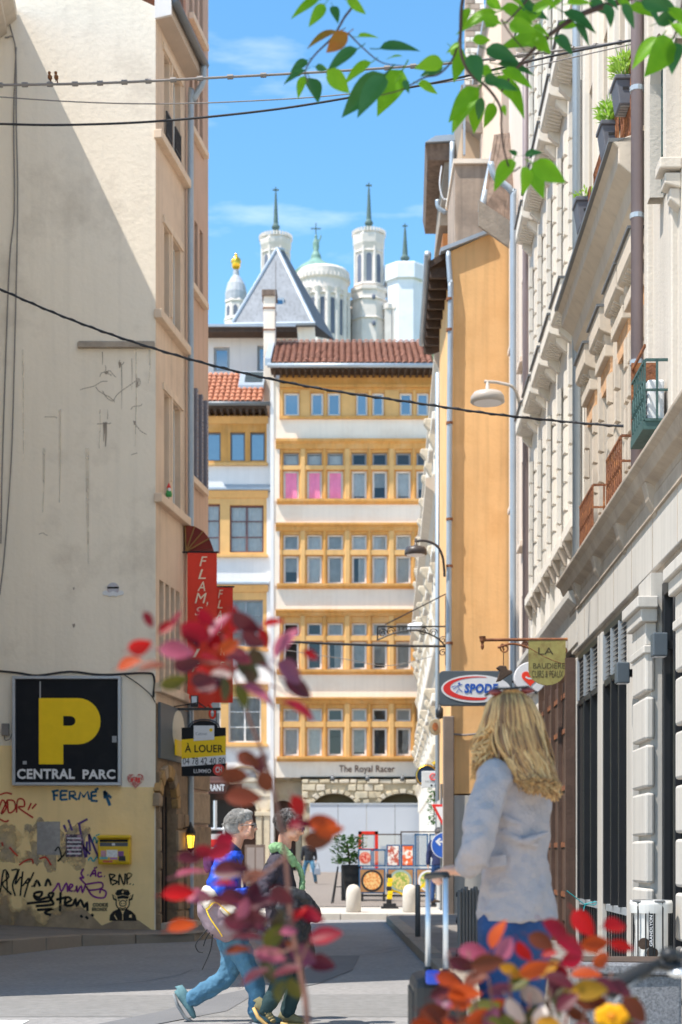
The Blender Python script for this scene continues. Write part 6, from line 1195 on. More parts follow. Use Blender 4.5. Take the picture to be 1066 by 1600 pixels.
textmb('SPODE', e(778) - e(725), f_(1068) - f_(1083), shear=.12, bold=.05, x=e(725), y=-.084, z=f_(1084)).obj('lettering', pblue, t)
b = MB(); [b.stroke([(e(x), f_(y_)) for x, y_ in s__], .012, -.083) for s__ in ([(712, 1084), (717, 1077), (714, 1072)], [(717, 1077), (722, 1082)], [(714, 1073), (722, 1070)], [(708, 1078), (714, 1073)], [(705, 1075), (712, 1072)])]; b.prism(disc(e(717), f_(1069), .02, 10), -.084, -.082); b.obj('runner_mark', pblue, t)
b = MB(); b.tube([(Wd * .98, 0, Hd * .7), (e(820), 0, Hd * .7)], .02, 6); b.tube([(Wd * .98, 0, Hd * .25), (e(820), 0, Hd * .25)], .02, 6); b.obj('bracket', black, t)
t = thing('heart_sign', 'round white projecting sign with a red heart partly behind the tannery plate', 'sign', P3(828, 1060, 25.2)); r_ = 25 * 25.2 / FPX
b = MB(); b.prism(disc(0, 0, r_, 36), -.06, .06); b.obj('disc', pwhite, t, bevel=.012); b = MB(); hp = [(.0085 * 16 * math.sin(a) ** 3, .0085 * (13 * math.cos(a) - 5 * math.cos(2 * a) - 2 * math.cos(3 * a) - math.cos(4 * a))) for a in [2 * math.pi * k / 32 for k in range(32)]]; b.prism(hp, -.066, -.061); b.obj('heart', flat('heart_red', (.85, .05, .02)), t)
b = MB(); b.stroke([(.075 * math.cos(a), .035 - .045 * math.sin(a)) for a in [R(20 + 14 * k) for k in range(11)]], .026, -.068); b.obj('smile', pwhite, t); b = MB(); b.tube([(r_, 0, 0), (r_ + .25, 0, 0)], .02, 6); b.obj('bracket', black, t)
YT = 22.6; t = thing('tannery_sign', 'old yellowed metal shield lettered LA BAUDIERE CUIRS & PEAUX', 'sign', P3(855, 1035, YT)); s_ = YT / FPX
b = MB(); hw = 29 * s_; b.prism([(-hw, 36 * s_), (-hw, -12 * s_)] + [(hw * math.cos(a), -12 * s_ + 24 * s_ * math.sin(a)) for a in [math.pi * (1 + k / 12) for k in range(1, 12)]] + [(hw, -12 * s_), (hw, 36 * s_)], -.015, .015)
tp = mat('old_brass_plate', (.33, .29, .1), .5, .2, 6, metal=.2, bump=.1, blotch=(.2, .1, .04), bl_amt=.7, bl_scale=7); b.obj('plate', tp, t)
b = MB()
for tx, x0, x1, y0, y1 in (('LA', -14, 10, -2, -12), ('BAUDIÈRE', -22, 28, -2, 10), ('CUIRS & PEAUX', -24, 25, 14, 24)): textmb(tx, (x1 - x0) * s_, 11 * s_, bold=.0, mb=b, x=x0 * s_, y=-.018, z=-(y1) * s_)
b.obj('lettering', flat('plate_letter', (.06, .045, .02)), t)
t = thing('scroll_bracket', 'rusty wrought iron bracket with scrolls carrying the tannery shield and a boot', 'bracket', P3(893, 1000, YT)); e = lambda px: (px - 893) * s_; f_ = lambda py: (1000 - py) * s_
b = MB(); b.tube([(e(752), 0, 0), (e(898), 0, .01)], .022, 8); b.tube([(e(754), 0, .05), (e(754), 0, -.05)], [.05, .02], 8); b.ell((e(754), 0, f_(1010)), (.025, .025, .05), 8); b.ell((e(754), 0, f_(1001)), (.04, .04, .03), 8); b.obj('bar', rust, t)
b = MB(); b.tube(crom([(e(778), 0, f_(1012)), (e(800), 0, f_(1006)), (e(825), 0, f_(1012)), (e(850), 0, f_(1026)), (e(875), 0, f_(1036)), (e(893), 0, f_(1040))], 5), .018, 6); b.obj('brace', rust, t)
b = MB(); [b.tube(scroll(e(x), f_(y_), r_, a0, 1.4), .012, 5) for x, y_, r_, a0 in ((789, 1013, .07, 2), (820, 1008, .05, 0), (835, 1009, .06, 1), (850, 1008, .07, 3), (866, 1012, .08, 0), (880, 1016, .08, 2), (860, 1022, .05, 4), (876, 1030, .05, 1))]; b.obj('scroll', rust, t)
t = thing('hanging_boot', 'dark metal boot hanging below the scrolled iron bracket', 'boot sign', P3(789, 1052, YT)); b = MB()
b.prism([(-8 * s_, 12 * s_), (-14 * s_, 8 * s_), (-8 * s_, 3 * s_), (-10 * s_, -4 * s_), (-14 * s_, -14 * s_), (-6 * s_, -12 * s_), (2 * s_, -6 * s_), (12 * s_, 0), (11 * s_, 4 * s_), (4 * s_, 5 * s_), (2 * s_, 11 * s_)], -.04, .04); b.obj('boot', darkwood, t, bevel=.012); b = MB(); b.tube([(-2 * s_, 0, 10 * s_), (-2 * s_, 0, 46 * s_)], .006, 4); b.obj('hook', black, t)
# ---- traffic signs on the lane corner
YK = 36.2; s_ = YK / FPX
pc = thing('sign_post', 'thin grey post carrying the give way and arrow signs behind the brown pipe guard', 'post', (PX(690, YK) + .0, YK, .13)); b = MB(); b.tube([(0, 0, 0), (0, 0, PZ(1225, YK) - .13)], .03, 8); b.obj('pole', zincd, pc)
t = thing('give_way_sign', 'red and white inverted triangle road sign on the lane corner', 'road sign', P3(691, 1272, YK) + Vector((0, -.06, 0))); b = MB(); b.prism([(-17 * s_, 15 * s_), (17 * s_, 15 * s_), (0, -18 * s_)], -.01, .01); b.obj('red_border', pred, t, bevel=.01); b = MB(); b.prism([(-10.5 * s_, 11 * s_), (10.5 * s_, 11 * s_), (0, -9.5 * s_)], -.014, -.011); b.obj('white_field', pwhite, t)
t = thing('arrow_sign', 'round blue road sign with a white arrow pointing left', 'road sign', P3(694, 1321, YK) + Vector((0, -.06, 0))); b = MB(); b.prism(disc(0, 0, 20.5 * s_, 30), -.01, .01); b.obj('white_rim', pwhite, t); b = MB(); b.prism(disc(0, 0, 19.3 * s_, 30), -.014, -.011); b.obj('blue_field', pblue, t)
b = MB(); b.box(-8 * s_, 15 * s_, -.018, -.015, 4 * s_, 7 * s_); b.add([(x * s_, -.018, z_ * s_) for x, z_ in ((-14, 6), (-7, 12), (-5, 10), (-9, 6), (-5, 1), (-7, -1))], [(0, 1, 2, 3, 4, 5)]); b.obj('arrow', pwhite, t)
t = thing('notice_plate', 'white rectangular plate with a red ring hung in front of the round navy sign', 'sign', P3(677, 1218, 39)); s3 = 39 / FPX; b = MB(); b.box(-18 * s3, 18 * s3, -.015, .015, -13 * s3, 13 * s3); b.obj('plate', flat('plate_white', (.6, .63, .64)), t, bevel=.02); b = MB(); b.tube([(5 * s3 * math.cos(a), -.02, 4 * s3 + 5 * s3 * math.sin(a)) for a in [2 * math.pi * k / 16 for k in range(17)]], .015, 5); b.tube([(-3 * s3, -.02, 1 * s3), (3 * s3, -.02, 7 * s3)], .01, 4); b.obj('red_ring', pred, t); textmb('NOUVEAU', 24 * s3, 3 * s3, x=-12 * s3, y=-.02, z=-5 * s3).obj('lettering', flat('plate_letter_grey', (.2, .2, .22)), t); b = MB(); [b.box(x * s3, (x + 3) * s3, -.02, -.016, -11 * s3, -8 * s3) for x in (-4, 2)]; b.obj('symbol', blackm, t)
t = thing('round_sign', 'round navy projecting sign with a small brass lamp above it', 'sign', P3(667, 1212, 41)); s3 = 41 / FPX; b = MB(); b.prism(disc(0, 0, 18 * s3, 28), -.05, .05); b.obj('disc', flat('sign_navy', (.015, .03, .06), .4), t, bevel=.01); b = MB(); b.tube([(16 * s3 * math.cos(a), -.052, 16 * s3 * math.sin(a)) for a in [2 * math.pi * k / 24 for k in range(25)]], .012, 5); b.obj('gold_ring', gold, t); b = MB(); b.tube([(10 * s3, -.1, 16 * s3), (18 * s3, -.1, 22 * s3)], [.09, .06], 8); b.obj('lamp', gold, t); b = MB(); b.tube([(15 * s3, 0, 8 * s3), (24 * s3, 0, 18 * s3)], .03, 6); b.obj('bracket', black, t)
t = thing('security_camera', 'black dome camera on the ornate facade below the shop sign', 'camera', P3(688, 1113, 37)); b = MB(); b.lathe([(.0, -.16), (.09, -.12), (.11, -.04), (.1, .06), (.03, .12), (.02, .2)], n=14); b.obj('housing', black, t, smooth=True); b = MB(); b.tube([(0, 0, .18), (.15, 0, .18)], .02, 6); b.obj('bracket', alu, t)
t = thing('alarm_bell', 'round bronze bell plate on the ornate facade', 'bell', P3(680, 1136, 38)); b = MB(); b.prism(disc(0, 0, .16, 20, .2), -.06, .02); b.obj('dome', mat('bell_bronze', (.3, .27, .2), .5, .2, 8), t, bevel=.03); b = MB(); b.prism(disc(0, 0, .07, 14, .1), -.075, -.061); b.obj('boss', rust, t)
iv = thing('ivy', 'green ivy hanging below the plate at the lane corner', 'plant', P3(678, 1255, 44)); leafy('foliage', leafmat('ivy_leaf', (.05, .16, .03), (.12, .28, .05)), 260, .14, 1.1, iv, (0, 0, -.6), .09, .04, 5, .3); b = MB(); b.tube([(0, 0, -.6), (.02, 0, .5)], .015, 5); b.obj('stem', darkwood, iv)
# ================================================================ STREET FURNITURE
for px, Y, lab in ((552.5, 35.2, 'white stone bollard on the far pavement, the one nearer the potted tree'), (641, 35.2, 'white stone bollard on the far pavement, the one nearer the blue arrow sign')):
    b = MB(); b.lathe([(.15, 0), (.165, .02), (.165, .42), (.15, .5), (.12, .56), (.07, .6), (.0, .615)], n=24); o = b.obj('bollard', bollst, None, (PX(px, Y), Y, .125), True); tag(o, lab, 'bollard', 'stone bollards on the far pavement')
b = MB(); b.lathe([(.04, 0), (.04, .78), (.03, .81), (.0, .82)], n=14); tag(b.obj('steel_post', zincd, None, (PX(653, 24.6), 24.6, .12), True), 'thin dark steel post standing on the right pavement by the kerb', 'post')
# folded terrace screens
for k in range(2):
    t = thing('fence_panel', ('dark slatted metal fence panel standing on the right pavement, nearer of two', 'dark slatted metal fence panel standing on the right pavement, farther of two')[k], 'fence', (1.32 + .06 * k, 18.0 + .75 * k, .12), R(38), 'dark fence panels on the right pavement')
    for j in range(9): b = MB(); b.box(j * .05, j * .05 + .032, -.02, .02, .03, .86 + .02 * (j % 3)); b.obj('slat', zincd, t, bevel=.004)
    for zz_ in (.12, .5, .8): b = MB(); b.box(0, .44, .021, .04, zz_, zz_ + .04); b.obj('rail', black, t)
# food picture screens
YP = 42.0; s_ = YP / FPX; z0 = plz(YP)
t = thing('menu_screen', 'blue framed restaurant screen with six large food pictures on the plaza', 'screen', (PX(561, YP), YP, z0)); e = lambda px: (px - 561) * s_; f_ = lambda py: PZ(py, YP) - z0
bf = flat('screen_blue', (.02, .1, .22), .5); woodtop = mat('board_wood', (.4, .2, .08), .6, .2, 9, bump=0)
food = {'pasta': mat('pasta_print', (.75, .25, .06), .5, .3, 22, bump=0, blotch=(.85, .6, .25), bl_amt=.9, bl_scale=18, bl_lo=.45, bl_hi=.55), 'green': mat('tagliatelle_print', (.75, .58, .2), .5, .3, 22, bump=0, blotch=(.2, .35, .05), bl_amt=.9, bl_scale=14, bl_lo=.5, bl_hi=.56), 'red': mat('pizza_print', (.6, .05, .03), .5, .3, 18, bump=0, blotch=(.8, .4, .3), bl_amt=.9, bl_scale=16, bl_lo=.5, bl_hi=.56), 'mix': mat('tomato_print', (.85, .8, .7), .5, .2, 10, bump=0, blotch=(.75, .12, .02), bl_amt=1, bl_scale=9, bl_lo=.45, bl_hi=.5), 'ham': mat('ham_print', (.8, .72, .66), .5, .2, 10, bump=0, blotch=(.5, .1, .06), bl_amt=1, bl_scale=9, bl_lo=.47, bl_hi=.52)}
def panel(x0, x1, y0, y1, bgm, fm=None, plate=None, off=(0, 0), rr_=.42, rim=None):
    b = MB(); b.box(e(x0), e(x1), -.03, .03, f_(y1), f_(y0)); p = b.obj('picture_board', bf, t); b = MB(); b.box(e(x0 + 2), e(x1 - 2), -.034, -.031, f_(y1 - 2), f_(y0 + 2)); b.obj('print', bgm, p)
    if fm:
        c = (e((x0 + x1) / 2 + off[0]), f_((y0 + y1) / 2 + off[1])); R_ = (e(x1) - e(x0)) * rr_
        b = MB(); b.prism(disc(*c, R_, 28), -.037, -.035); b.obj('plate', rim or blackm, p); b = MB(); b.prism(disc(*c, R_ * .8, 28), -.041, -.038); b.obj('dish', fm, p)
panel(561, 602, 1357, 1396, woodtop, food['pasta']); panel(605, 647, 1357, 1396, woodtop, food['green'], rim=flat('plate_green', (.3, .4, .36))); panel(650, 690, 1357, 1396, woodtop, food['green'], rim=pwhite)
panel(560, 581, 1327, 1354, flat('print_pale', (.6, .6, .58)), food['red'], rr_=.44, rim=flat('pizza_edge', (.7, .2, .12))); panel(604, 625, 1320, 1354, food['ham']); panel(627, 647, 1320, 1354, food['mix'])
for x0, x1, y0, y1 in ((582, 603, 1327, 1354), (648, 669, 1303, 1354), (671, 690, 1303, 1354)):
    b = MB(); [b.box(e(a), e(c), -.03, .03, f_(d), f_(g)) for a, c, d, g in ((x0, x1, y0 + 2.5, y0), (x0, x1, y1, y1 - 2), (x0, x0 + 2, y1, y0), (x1 - 2, x1, y1, y0))]; p = b.obj('glass_panel', bf, t); b = MB(); b.box(e(x0 + 2), e(x1 - 2), -.005, .005, f_(y1 - 2), f_(y0 + 2)); b.obj('pane', pane_far, p)
b = MB(); [b.box(e(x) - .03, e(x) + .03, -.2, .2, 0, f_(1396)) for x in (566, 600, 608, 645, 655, 686)]; b.box(e(560), e(690), -.02, .02, f_(1401), f_(1398)); b.obj('foot', blackm, t)
t2 = thing('red_frame', 'bright red open frame sign standing behind the food pictures', 'sign', (PX(561, 44), 44, plz(44))); g = lambda px: PX(px, 44) - PX(561, 44); h_ = lambda py: PZ(py, 44) - plz(44)
b = MB(); [b.box(g(a), g(c), -.03, .03, h_(d), h_(q_)) for a, c, d, q_ in ((560, 591, 1304, 1299), (560, 565, 1395, 1299), (586, 591, 1395, 1299), (560, 591, 1330, 1326))]; b.obj('frame', flat('frame_red', (.75, .03, .015)), t2)
t2 = thing('wind_screen', 'dark framed glass wind screen behind the food pictures', 'screen', (PX(566, 45), 45, plz(45))); g = lambda px: PX(px, 45) - PX(566, 45); h_ = lambda py: PZ(py, 45) - plz(45)
b = MB(); [b.box(g(a), g(c), -.02, .02, h_(d), h_(q_)) for a, c, d, q_ in ((566, 628, 1305, 1303), (627, 690, 1301, 1299), (566, 568, 1395, 1303), (626, 628, 1395, 1299), (688, 690, 1395, 1299))]; b.obj('frame', darkwood, t2); b = MB(); b.box(g(568), g(688), -.004, .004, h_(1390), h_(1304)); b.obj('pane', pane_far, t2)
# potted tree, A-board, crates
t = thing('potted_tree', 'small leafy tree in a black box planter left of the food pictures', 'potted plant', (PX(545, 42.5), 42.5, plz(42.5))); b = MB(); b.box(-.2, .32, -.22, .22, 0, .95); b.obj('box', blackm, t, bevel=.02); b = MB(); [b.box(-.17, .29, -.235, -.221, .1 + k * .2, .25 + k * .2) for k in range(4)]; b.obj('panel', black, t); b = MB(); b.tube([(.02, 0, .9), (.0, 0, 1.2), (-.04, 0, 1.5)], .03, 6); b.tube([(.02, 0, .95), (.12, .05, 1.3)], .02, 6); b.obj('trunk', darkwood, t)
leafy('foliage', leafmat('tree_leaf', (.03, .08, .02), (.07, .15, .04)), 420, .42, .75, t, (-.02, 0, .95), .13, .05, 8, .5)
t = thing('folding_board', 'black folding A-frame stand beside the potted tree', 'sign stand', (PX(527, 40.5), 40.5, plz(40.5))); b = MB(); [b.tube([(x, y_, 0), (x * .25 + .05, 0, .93)], .018, 6) for x, y_ in ((-.14, -.2), (.24, -.2), (-.1, .2), (.28, .2))]; b.tube([(-.06, -.1, .42), (.18, -.1, .42)], .012, 5); b.obj('frame', black, t)
# chain posts
for px, Y, lab in ((609, 37.6, 'yellow and black barrier post with stacked square rings in front of the pasta pictures'), (684, 39.0, 'yellow and black barrier post half hidden beside the brown pipe guard')):
    t = thing('barrier_post', lab, 'barrier post', (PX(px, Y), Y, .125), 0, 'yellow and black barrier posts'); b = MB(); b.box(-.2, .2, -.2, .2, 0, .05); b.box(-.15, .15, -.15, .15, .05, .12); b.obj('base', blackm, t)
    for k in range(7): b = MB(); d = .05 if k % 2 else .03; b.box(-.06 + (k % 3 - 1) * .015, .06 + (k % 3 - 1) * .015, -.06, .06, .12 + k * .1, .22 + k * .1 - .005); b.obj('ring', pyellow if k % 3 else blackm, t, bevel=.01)
tape = thing('barrier_tape', 'yellow plastic tape hanging from the barrier posts', 'tape', (0, 38, 0)); b = MB(); b.stroke([(PX(x, 38), PZ(y_, 38)) for x, y_ in ((655, 1389), (662, 1383), (668, 1378))], .06, -.01); b.stroke([(PX(x, 37.6), PZ(y_, 37.6)) for x, y_ in ((612, 1391), (622, 1394), (631, 1398))], .05, -.3); b.obj('strip', pyellow, tape)
# left-hand sign stand, menu board, figure shadows by the restaurant
t = thing('sign_stand', 'grey tubular stand with a poster outside the restaurant', 'sign stand', (PX(335, 40), 40, .16)); s_ = 40 / FPX; b = MB(); hh = PZ(1296, 40) - .16; b.tube(crom([(-.24, 0, 0), (-.24, 0, hh - .1), (-.2, 0, hh), (.2, 0, hh), (.24, 0, hh - .1), (.24, 0, 0)], 5), .03, 8); b.obj('tube_frame', alu, t, smooth=True); b = MB(); b.box(-.18, .18, -.02, .02, hh - 1.0, hh - .12); p = b.obj('poster', flat('poster_pale', (.55, .55, .57)), t); b = MB(); b.box(-.12, .12, -.024, -.021, hh - .45, hh - .25); b.obj('poster_red', pred, p)
b = MB(); b.tube([(.02, 0, hh), (.02, 0, hh + .72)], .045, 8); b.obj('mast', alu, t)
t = thing('menu_board', 'dark framed menu board with pale sheets between the walking pair', 'menu board', (PX(398, 46), 46, plz(46))); b = MB(); hh = PZ(1320, 46) - plz(46); b.box(-.28, .3, -.03, .03, .1, hh); [b.box(x, x + .05, -.05, .05, 0, .2) for x in (-.25, .2)]; bo = b.obj('board', mat('menu_brown', (.2, .14, .11), .7), t); b = MB(); [b.box(-.22 + .26 * k, .0 + .26 * k, -.034, -.031, .35, hh - .08) for k in range(2)]; b.obj('sheet', flat('menu_sheet', (.34, .28, .25)), bo)
# litter bin on the pier
YBn = 13.6; s_ = YBn / FPX; t = thing('litter_bin', 'ring litter bin of thin dark bars with a clear GRANDLYON sack', 'bin', (PX(1018, YBn), YBn, PZ(1510, YBn) )); hh = PZ(1408, YBn) - PZ(1510, YBn); r_ = .165
b = MB(); [b.tube([(r_ * math.cos(a), r_ * math.sin(a), zz_) for a in [2 * math.pi * k / 24 for k in range(25)]], .01, 6) for zz_ in (hh, .05)]; b.obj('ring', zincd, t)
for k in range(14): a = 2 * math.pi * k / 14 + .2; b = MB(); b.box(-.006, .006, -.003, .003, .05, hh); b.obj('bar', black, t, (r_ * math.cos(a), r_ * math.sin(a), 0), rot=(0, 0, a + math.pi / 2))
b = MB(); b.box(-.018, .018, -.003, .003, .05, hh); sb_ = b.obj('lettered_bar', black, t, (-.035, -r_ - .002, 0)); m_ = textmb('GRANDLYON', .26, .026, bold=.02); mm = MB(); mm.add([(-z_ + .013, -.005, x + .18) for x, y_, z_ in m_.v], m_.f); mm.obj('lettering', pwhite, sb_)
sack = bpy.data.materials.new('clear_sack'); sack.use_nodes = True; sn = sack.node_tree; pb = sn.nodes['Principled BSDF']; pb.inputs['Base Color'].default_value = (.72, .72, .7, 1); pb.inputs['Roughness'].default_value = .2; pb.inputs['Alpha'].default_value = .72
b = MB(); n = 26; prof = [(.13, .0), (.145, .1), (.14, .3), (.148, .5), (.15, hh - .02), (.172, hh + .008), (.178, hh - .03), (.172, hh - .1)]
for r0, zz_ in prof:
    for k in range(n): a = 2 * math.pi * k / n; rr2 = r0 + .008 * math.sin(5 * a + 9 * zz_) + .004 * math.sin(11 * a); b.v.append((rr2 * math.cos(a), rr2 * math.sin(a), zz_))
b.f = [[j * n + k, j * n + (k + 1) % n, (j + 1) * n + (k + 1) % n, (j + 1) * n + k] for j in range(len(prof) - 1) for k in range(n)]; bag = b.obj('sack', sack, t, smooth=True)
b = MB(); b.prism(disc(-.09, .2, .05, 16), -.148, -.147); b.prism(disc(-.02, .12, .05, 16), -.155, -.154); b.obj('sack_print', darkwood, bag)
b = MB(); b.box(-.03, .03, -.03, .12, -.5, .05); b.obj('post', zincd, t)
# granite planter
YG = 9.6; t = thing('granite_planter', 'speckled grey granite block planter at the lower right', 'planter', (PX(985, YG), YG, .2)); s_ = YG / FPX; hh = PZ(1504, YG) - .2; w2 = 80 * s_
b = MB(); b.prismz([(-w2, .0), (w2 * .92, -.14), (w2, .55), (-w2 * .9, .6)], 0, hh - .07); b.obj('block', granite, t, bevel=.02); b = MB(); b.prismz([(-w2 - .02, -.03), (w2 * .92 + .02, -.17), (w2 + .02, .58), (-w2 * .9 - .02, .63)], hh - .07, hh); b.obj('rim', granite, t, bevel=.015)
b = MB(); b.prismz([(-w2 * .9, .06), (w2 * .85, -.06), (w2 * .9, .48), (-w2 * .8, .5)], hh - .01, hh + .006); b.obj('soil', darkwood, t)
tw = thing('teal_ribbon', 'teal plastic ribbon tied to the black shop grille', 'ribbon', P3(925, 1412, 18.5)); s_ = 18.5 / FPX; b = MB(); [b.tube(crom([((x - 925) * s_, -.05, (1412 - y_) * s_) for x, y_ in l_], 4), (.018, .006), 6) for l_ in ([(885, 1392), (898, 1402), (912, 1413)], [(912, 1413), (930, 1409), (928, 1414), (914, 1414), (911, 1424)])]; b.obj('strip', flat('teal_plastic', (.01, .3, .33)), tw)
# ---- overhead cables
def cable(pts, r_, m, lab, beads=None):
    t = thing('overhead_cable', lab, 'cable', (0, 0, 0), 0, 'overhead cables'); b = MB(); b.tube(crom(pts, 8), r_, 6); b.obj('wire', m, t, smooth=True)
    if beads:
        b = MB(); c = crom(pts, 8)
        for k in range(beads):
            q_ = (k + .5) / beads * (len(c) - 1); i = int(q_); p = c[i].lerp(c[min(i + 1, len(c) - 1)], q_ - i); d = (c[min(i + 1, len(c) - 1)] - c[i]).normalized(); b.tube([p - d * .035, p + d * .035], r_ * 2.0, 6)
        b.obj('clip', m, t)
    return t
Yc = 19.0
cable([P3(-20, 133, Yc), P3(150, 130, Yc), P3(320, 122, Yc), P3(540, 110, Yc), P3(720, 97, Yc), P3(900, 75, Yc), P3(1075, 52, 16)], .014, wireg, 'clipped grey cable strung highest across the street', 26)
cable([P3(-20, 150, Yc), P3(120, 159, Yc), P3(260, 162, Yc), P3(420, 156, Yc), P3(560, 145, Yc), P3(760, 118, Yc), P3(1000, 66, 17)], .007, wireg, 'thinnest pale cable between the two upper cables')
cable([P3(-20, 193, Yc), P3(100, 195, Yc), P3(250, 189, Yc), P3(420, 172, Yc), P3(560, 150, Yc), P3(700, 125, Yc), P3(860, 88, Yc), P3(1000, 60, 17)], .013, wirem, 'dark sagging cable just below the clipped grey one')
t = cable([P3(-20, 443, Yc), P3(100, 495, Yc), P3(220, 538, Yc), P3(360, 578, Yc), P3(500, 607, Yc), P3(640, 628, Yc), P3(780, 648, Yc), P3(920, 662, Yc), P3(1090, 674, 15.5)], .013, wirem, 'twisted black cable crossing the whole street at roof height')
b = MB(); c = crom([P3(-20, 443, Yc), P3(100, 495, Yc), P3(220, 538, Yc), P3(360, 578, Yc), P3(500, 607, Yc), P3(640, 628, Yc), P3(780, 648, Yc), P3(920, 662, Yc), P3(1090, 674, 15.5)], 22); b.tube([p + Vector((0, .013 * math.cos(i * 1.1), .013 * math.sin(i * 1.1))) for i, p in enumerate(c)], .009, 5); b.obj('wrap_wire', wirem, t)
cable([P3(440, 1002, 36), P3(520, 1006, 36), P3(620, 1009, 36), P3(697, 1010, 36)], .03, wirem, 'black cable low across the lane in front of the mullioned windows')
cable([P3(440, 1015, 40), P3(540, 1030, 40), P3(610, 1040, 40), P3(697, 1020, 40)], .01, wireg, 'thin slack wire below the low black cable')
# birds on the wire
for px, k in ((78, 'left'), (88, 'right')):
    t = thing('small_bird', 'small brown bird perched on the clipped cable, %s of the pair' % ('first from the street edge' if k == 'left' else 'second from the street edge'), 'bird', P3(px, 127, Yc), 0, 'birds on the cable'); b = MB(); b.ell((0, 0, .05), (.028, .05, .03), 10); b.ell((0, -.035, .085), (.02, .02, .02), 8); b.tube([(0, .04, .045), (0, .1, .02)], [.012, .006], 5); b.tube([(0, -.055, .085), (0, -.07, .083)], [.006, .001], 5); b.obj('body', mat('bird_brown', (.2, .09, .04), .8, .3, 30), t, smooth=True); b = MB(); [b.tube([(x, 0, .03), (x, 0, -.005)], .003, 4) for x in (-.01, .01)]; b.obj('leg', darkwood, t)

# ================================================================ PEOPLE
def blob(mb, name, m, parent, vox=.012, smooth=3, fold=0., fscale=.1, sub=0):
    me0 = bpy.data.meshes.new('tmp'); me0.from_pydata(mb.v, [], mb.f); me0.update(); o = bpy.data.objects.new('tmp', me0); col.objects.link(o)
    r_ = o.modifiers.new('r', 'REMESH'); r_.mode = 'VOXEL'; r_.voxel_size = vox
    if smooth: s__ = o.modifiers.new('s', 'SMOOTH'); s__.iterations = smooth; s__.factor = .5
    if fold:
        tx = bpy.data.textures.new('folds', 'CLOUDS'); tx.noise_scale = fscale; tx.noise_depth = 2; d = o.modifiers.new('d', 'DISPLACE'); d.texture = tx; d.strength = fold; d.mid_level = .5; d.texture_coords = 'LOCAL'
    me = bpy.data.meshes.new_from_object(o.evaluated_get(bpy.context.evaluated_depsgraph_get())); bpy.data.objects.remove(o); bpy.data.meshes.remove(me0)
    me.name = name; me.materials.clear(); me.materials.append(m); me.polygons.foreach_set('use_smooth', [True] * len(me.polygons)); return inst(me, name, parent)
def limb(mb, pts, rs, n=12):
    c = crom(pts, 5); k = len(pts) - 1; rr2 = []
    for i in range(len(c)):
        t_ = i / 5; j = min(int(t_), k - 1); f = t_ - j; a, d = rs[j], rs[j + 1]
        rr2.append(tuple(x + (y - x) * f for x, y in zip(a, d)) if isinstance(a, tuple) else a + (d - a) * f)
    mb.tube(c, rr2, n); 
    for p, q_ in ((c[0], rr2[0]), (c[-1], rr2[-1])): q_ = min(q_) if isinstance(q_, tuple) else q_; mb.ell(p, (q_ * .95,) * 3, 10)
    return mb
def hand(mb, wrist, knuck, side, curl, s=1.0, up=Vector((0, 0, 1))):
    """palm, four bent fingers of unequal length and a thumb leaving the side of the palm"""
    w_, k_ = Vector(wrist), Vector(knuck); d = (k_ - w_).normalized(); sd = Vector(side).normalized(); dn = -up
    limb(mb, [w_, w_.lerp(k_, .5), k_], [(.024 * s, .02 * s), (.036 * s, .017 * s), (.038 * s, .015 * s)], 10)
    for i in (-1, 0, 1): mb.ell(w_.lerp(k_, .75) + sd * i * .02 * s, (.018 * s,) * 3, 8)
    for i, ln in enumerate((.066, .076, .07, .054)):
        p = k_ + sd * (i - 1.5) * .02 * s; l_ = ln * s; a1, a2, a3 = curl
        q1 = p + (d * math.cos(a1) + dn * math.sin(a1)) * l_ * .45; q2 = q1 + (d * math.cos(a2) + dn * math.sin(a2)) * l_ * .33; q3 = q2 + (d * math.cos(a3) + dn * math.sin(a3)) * l_ * .28
        mb.tube([p - d * .012, p, q1, q2, q3], [.0095 * s, .0098 * s, .009 * s, .008 * s, .0062 * s], 8)
    th = w_.lerp(k_, .35) - sd * .03 * s; mb.tube([w_.lerp(k_, .2) - sd * .012 * s, th, th + d * .03 * s - sd * .012 * s + dn * .012 * s, th + d * .055 * s - sd * .008 * s + dn * .024 * s], [.014 * s, .013 * s, .011 * s, .0085 * s], 8)
def face(mb, c, f, u_=Vector((0, 0, 1)), s=1.0):
    """head facing along f: cranium, jaw, brow, nose, lips, ears"""
    f = Vector(f).normalized(); r_ = f.cross(u_).normalized(); u_ = r_.cross(f); q = Matrix((r_, f, u_)).transposed().to_quaternion().to_euler(); c = Vector(c)
    P = lambda a, b_, d: c + (r_ * a + f * b_ + u_ * d) * s
    def E(p, r): mb.ell(p, tuple(x * s for x in r), 14, q)
    E(P(0, -.012, .022), (.076, .097, .095)); E(P(0, .022, -.035), (.063, .068, .07)); E(P(0, .058, -.088), (.03, .028, .022)); E(P(0, .066, .012), (.056, .02, .014)); E(P(0, .068, -.052), (.028, .018, .009)); E(P(0, .07, -.064), (.024, .016, .009))
    for sg in (-1, 1): E(P(sg * .074, -.012, -.008), (.012, .02, .034)); E(P(sg * .04, .062, -.022), (.022, .018, .018)); E(P(sg * .045, .035, -.06), (.026, .04, .03))
    mb.tube([P(0, .078, .012), P(0, .092, -.01), P(0, .104, -.03), P(0, .085, -.038)], [.01 * s, .012 * s, .015 * s, .011 * s], 8)
    return P
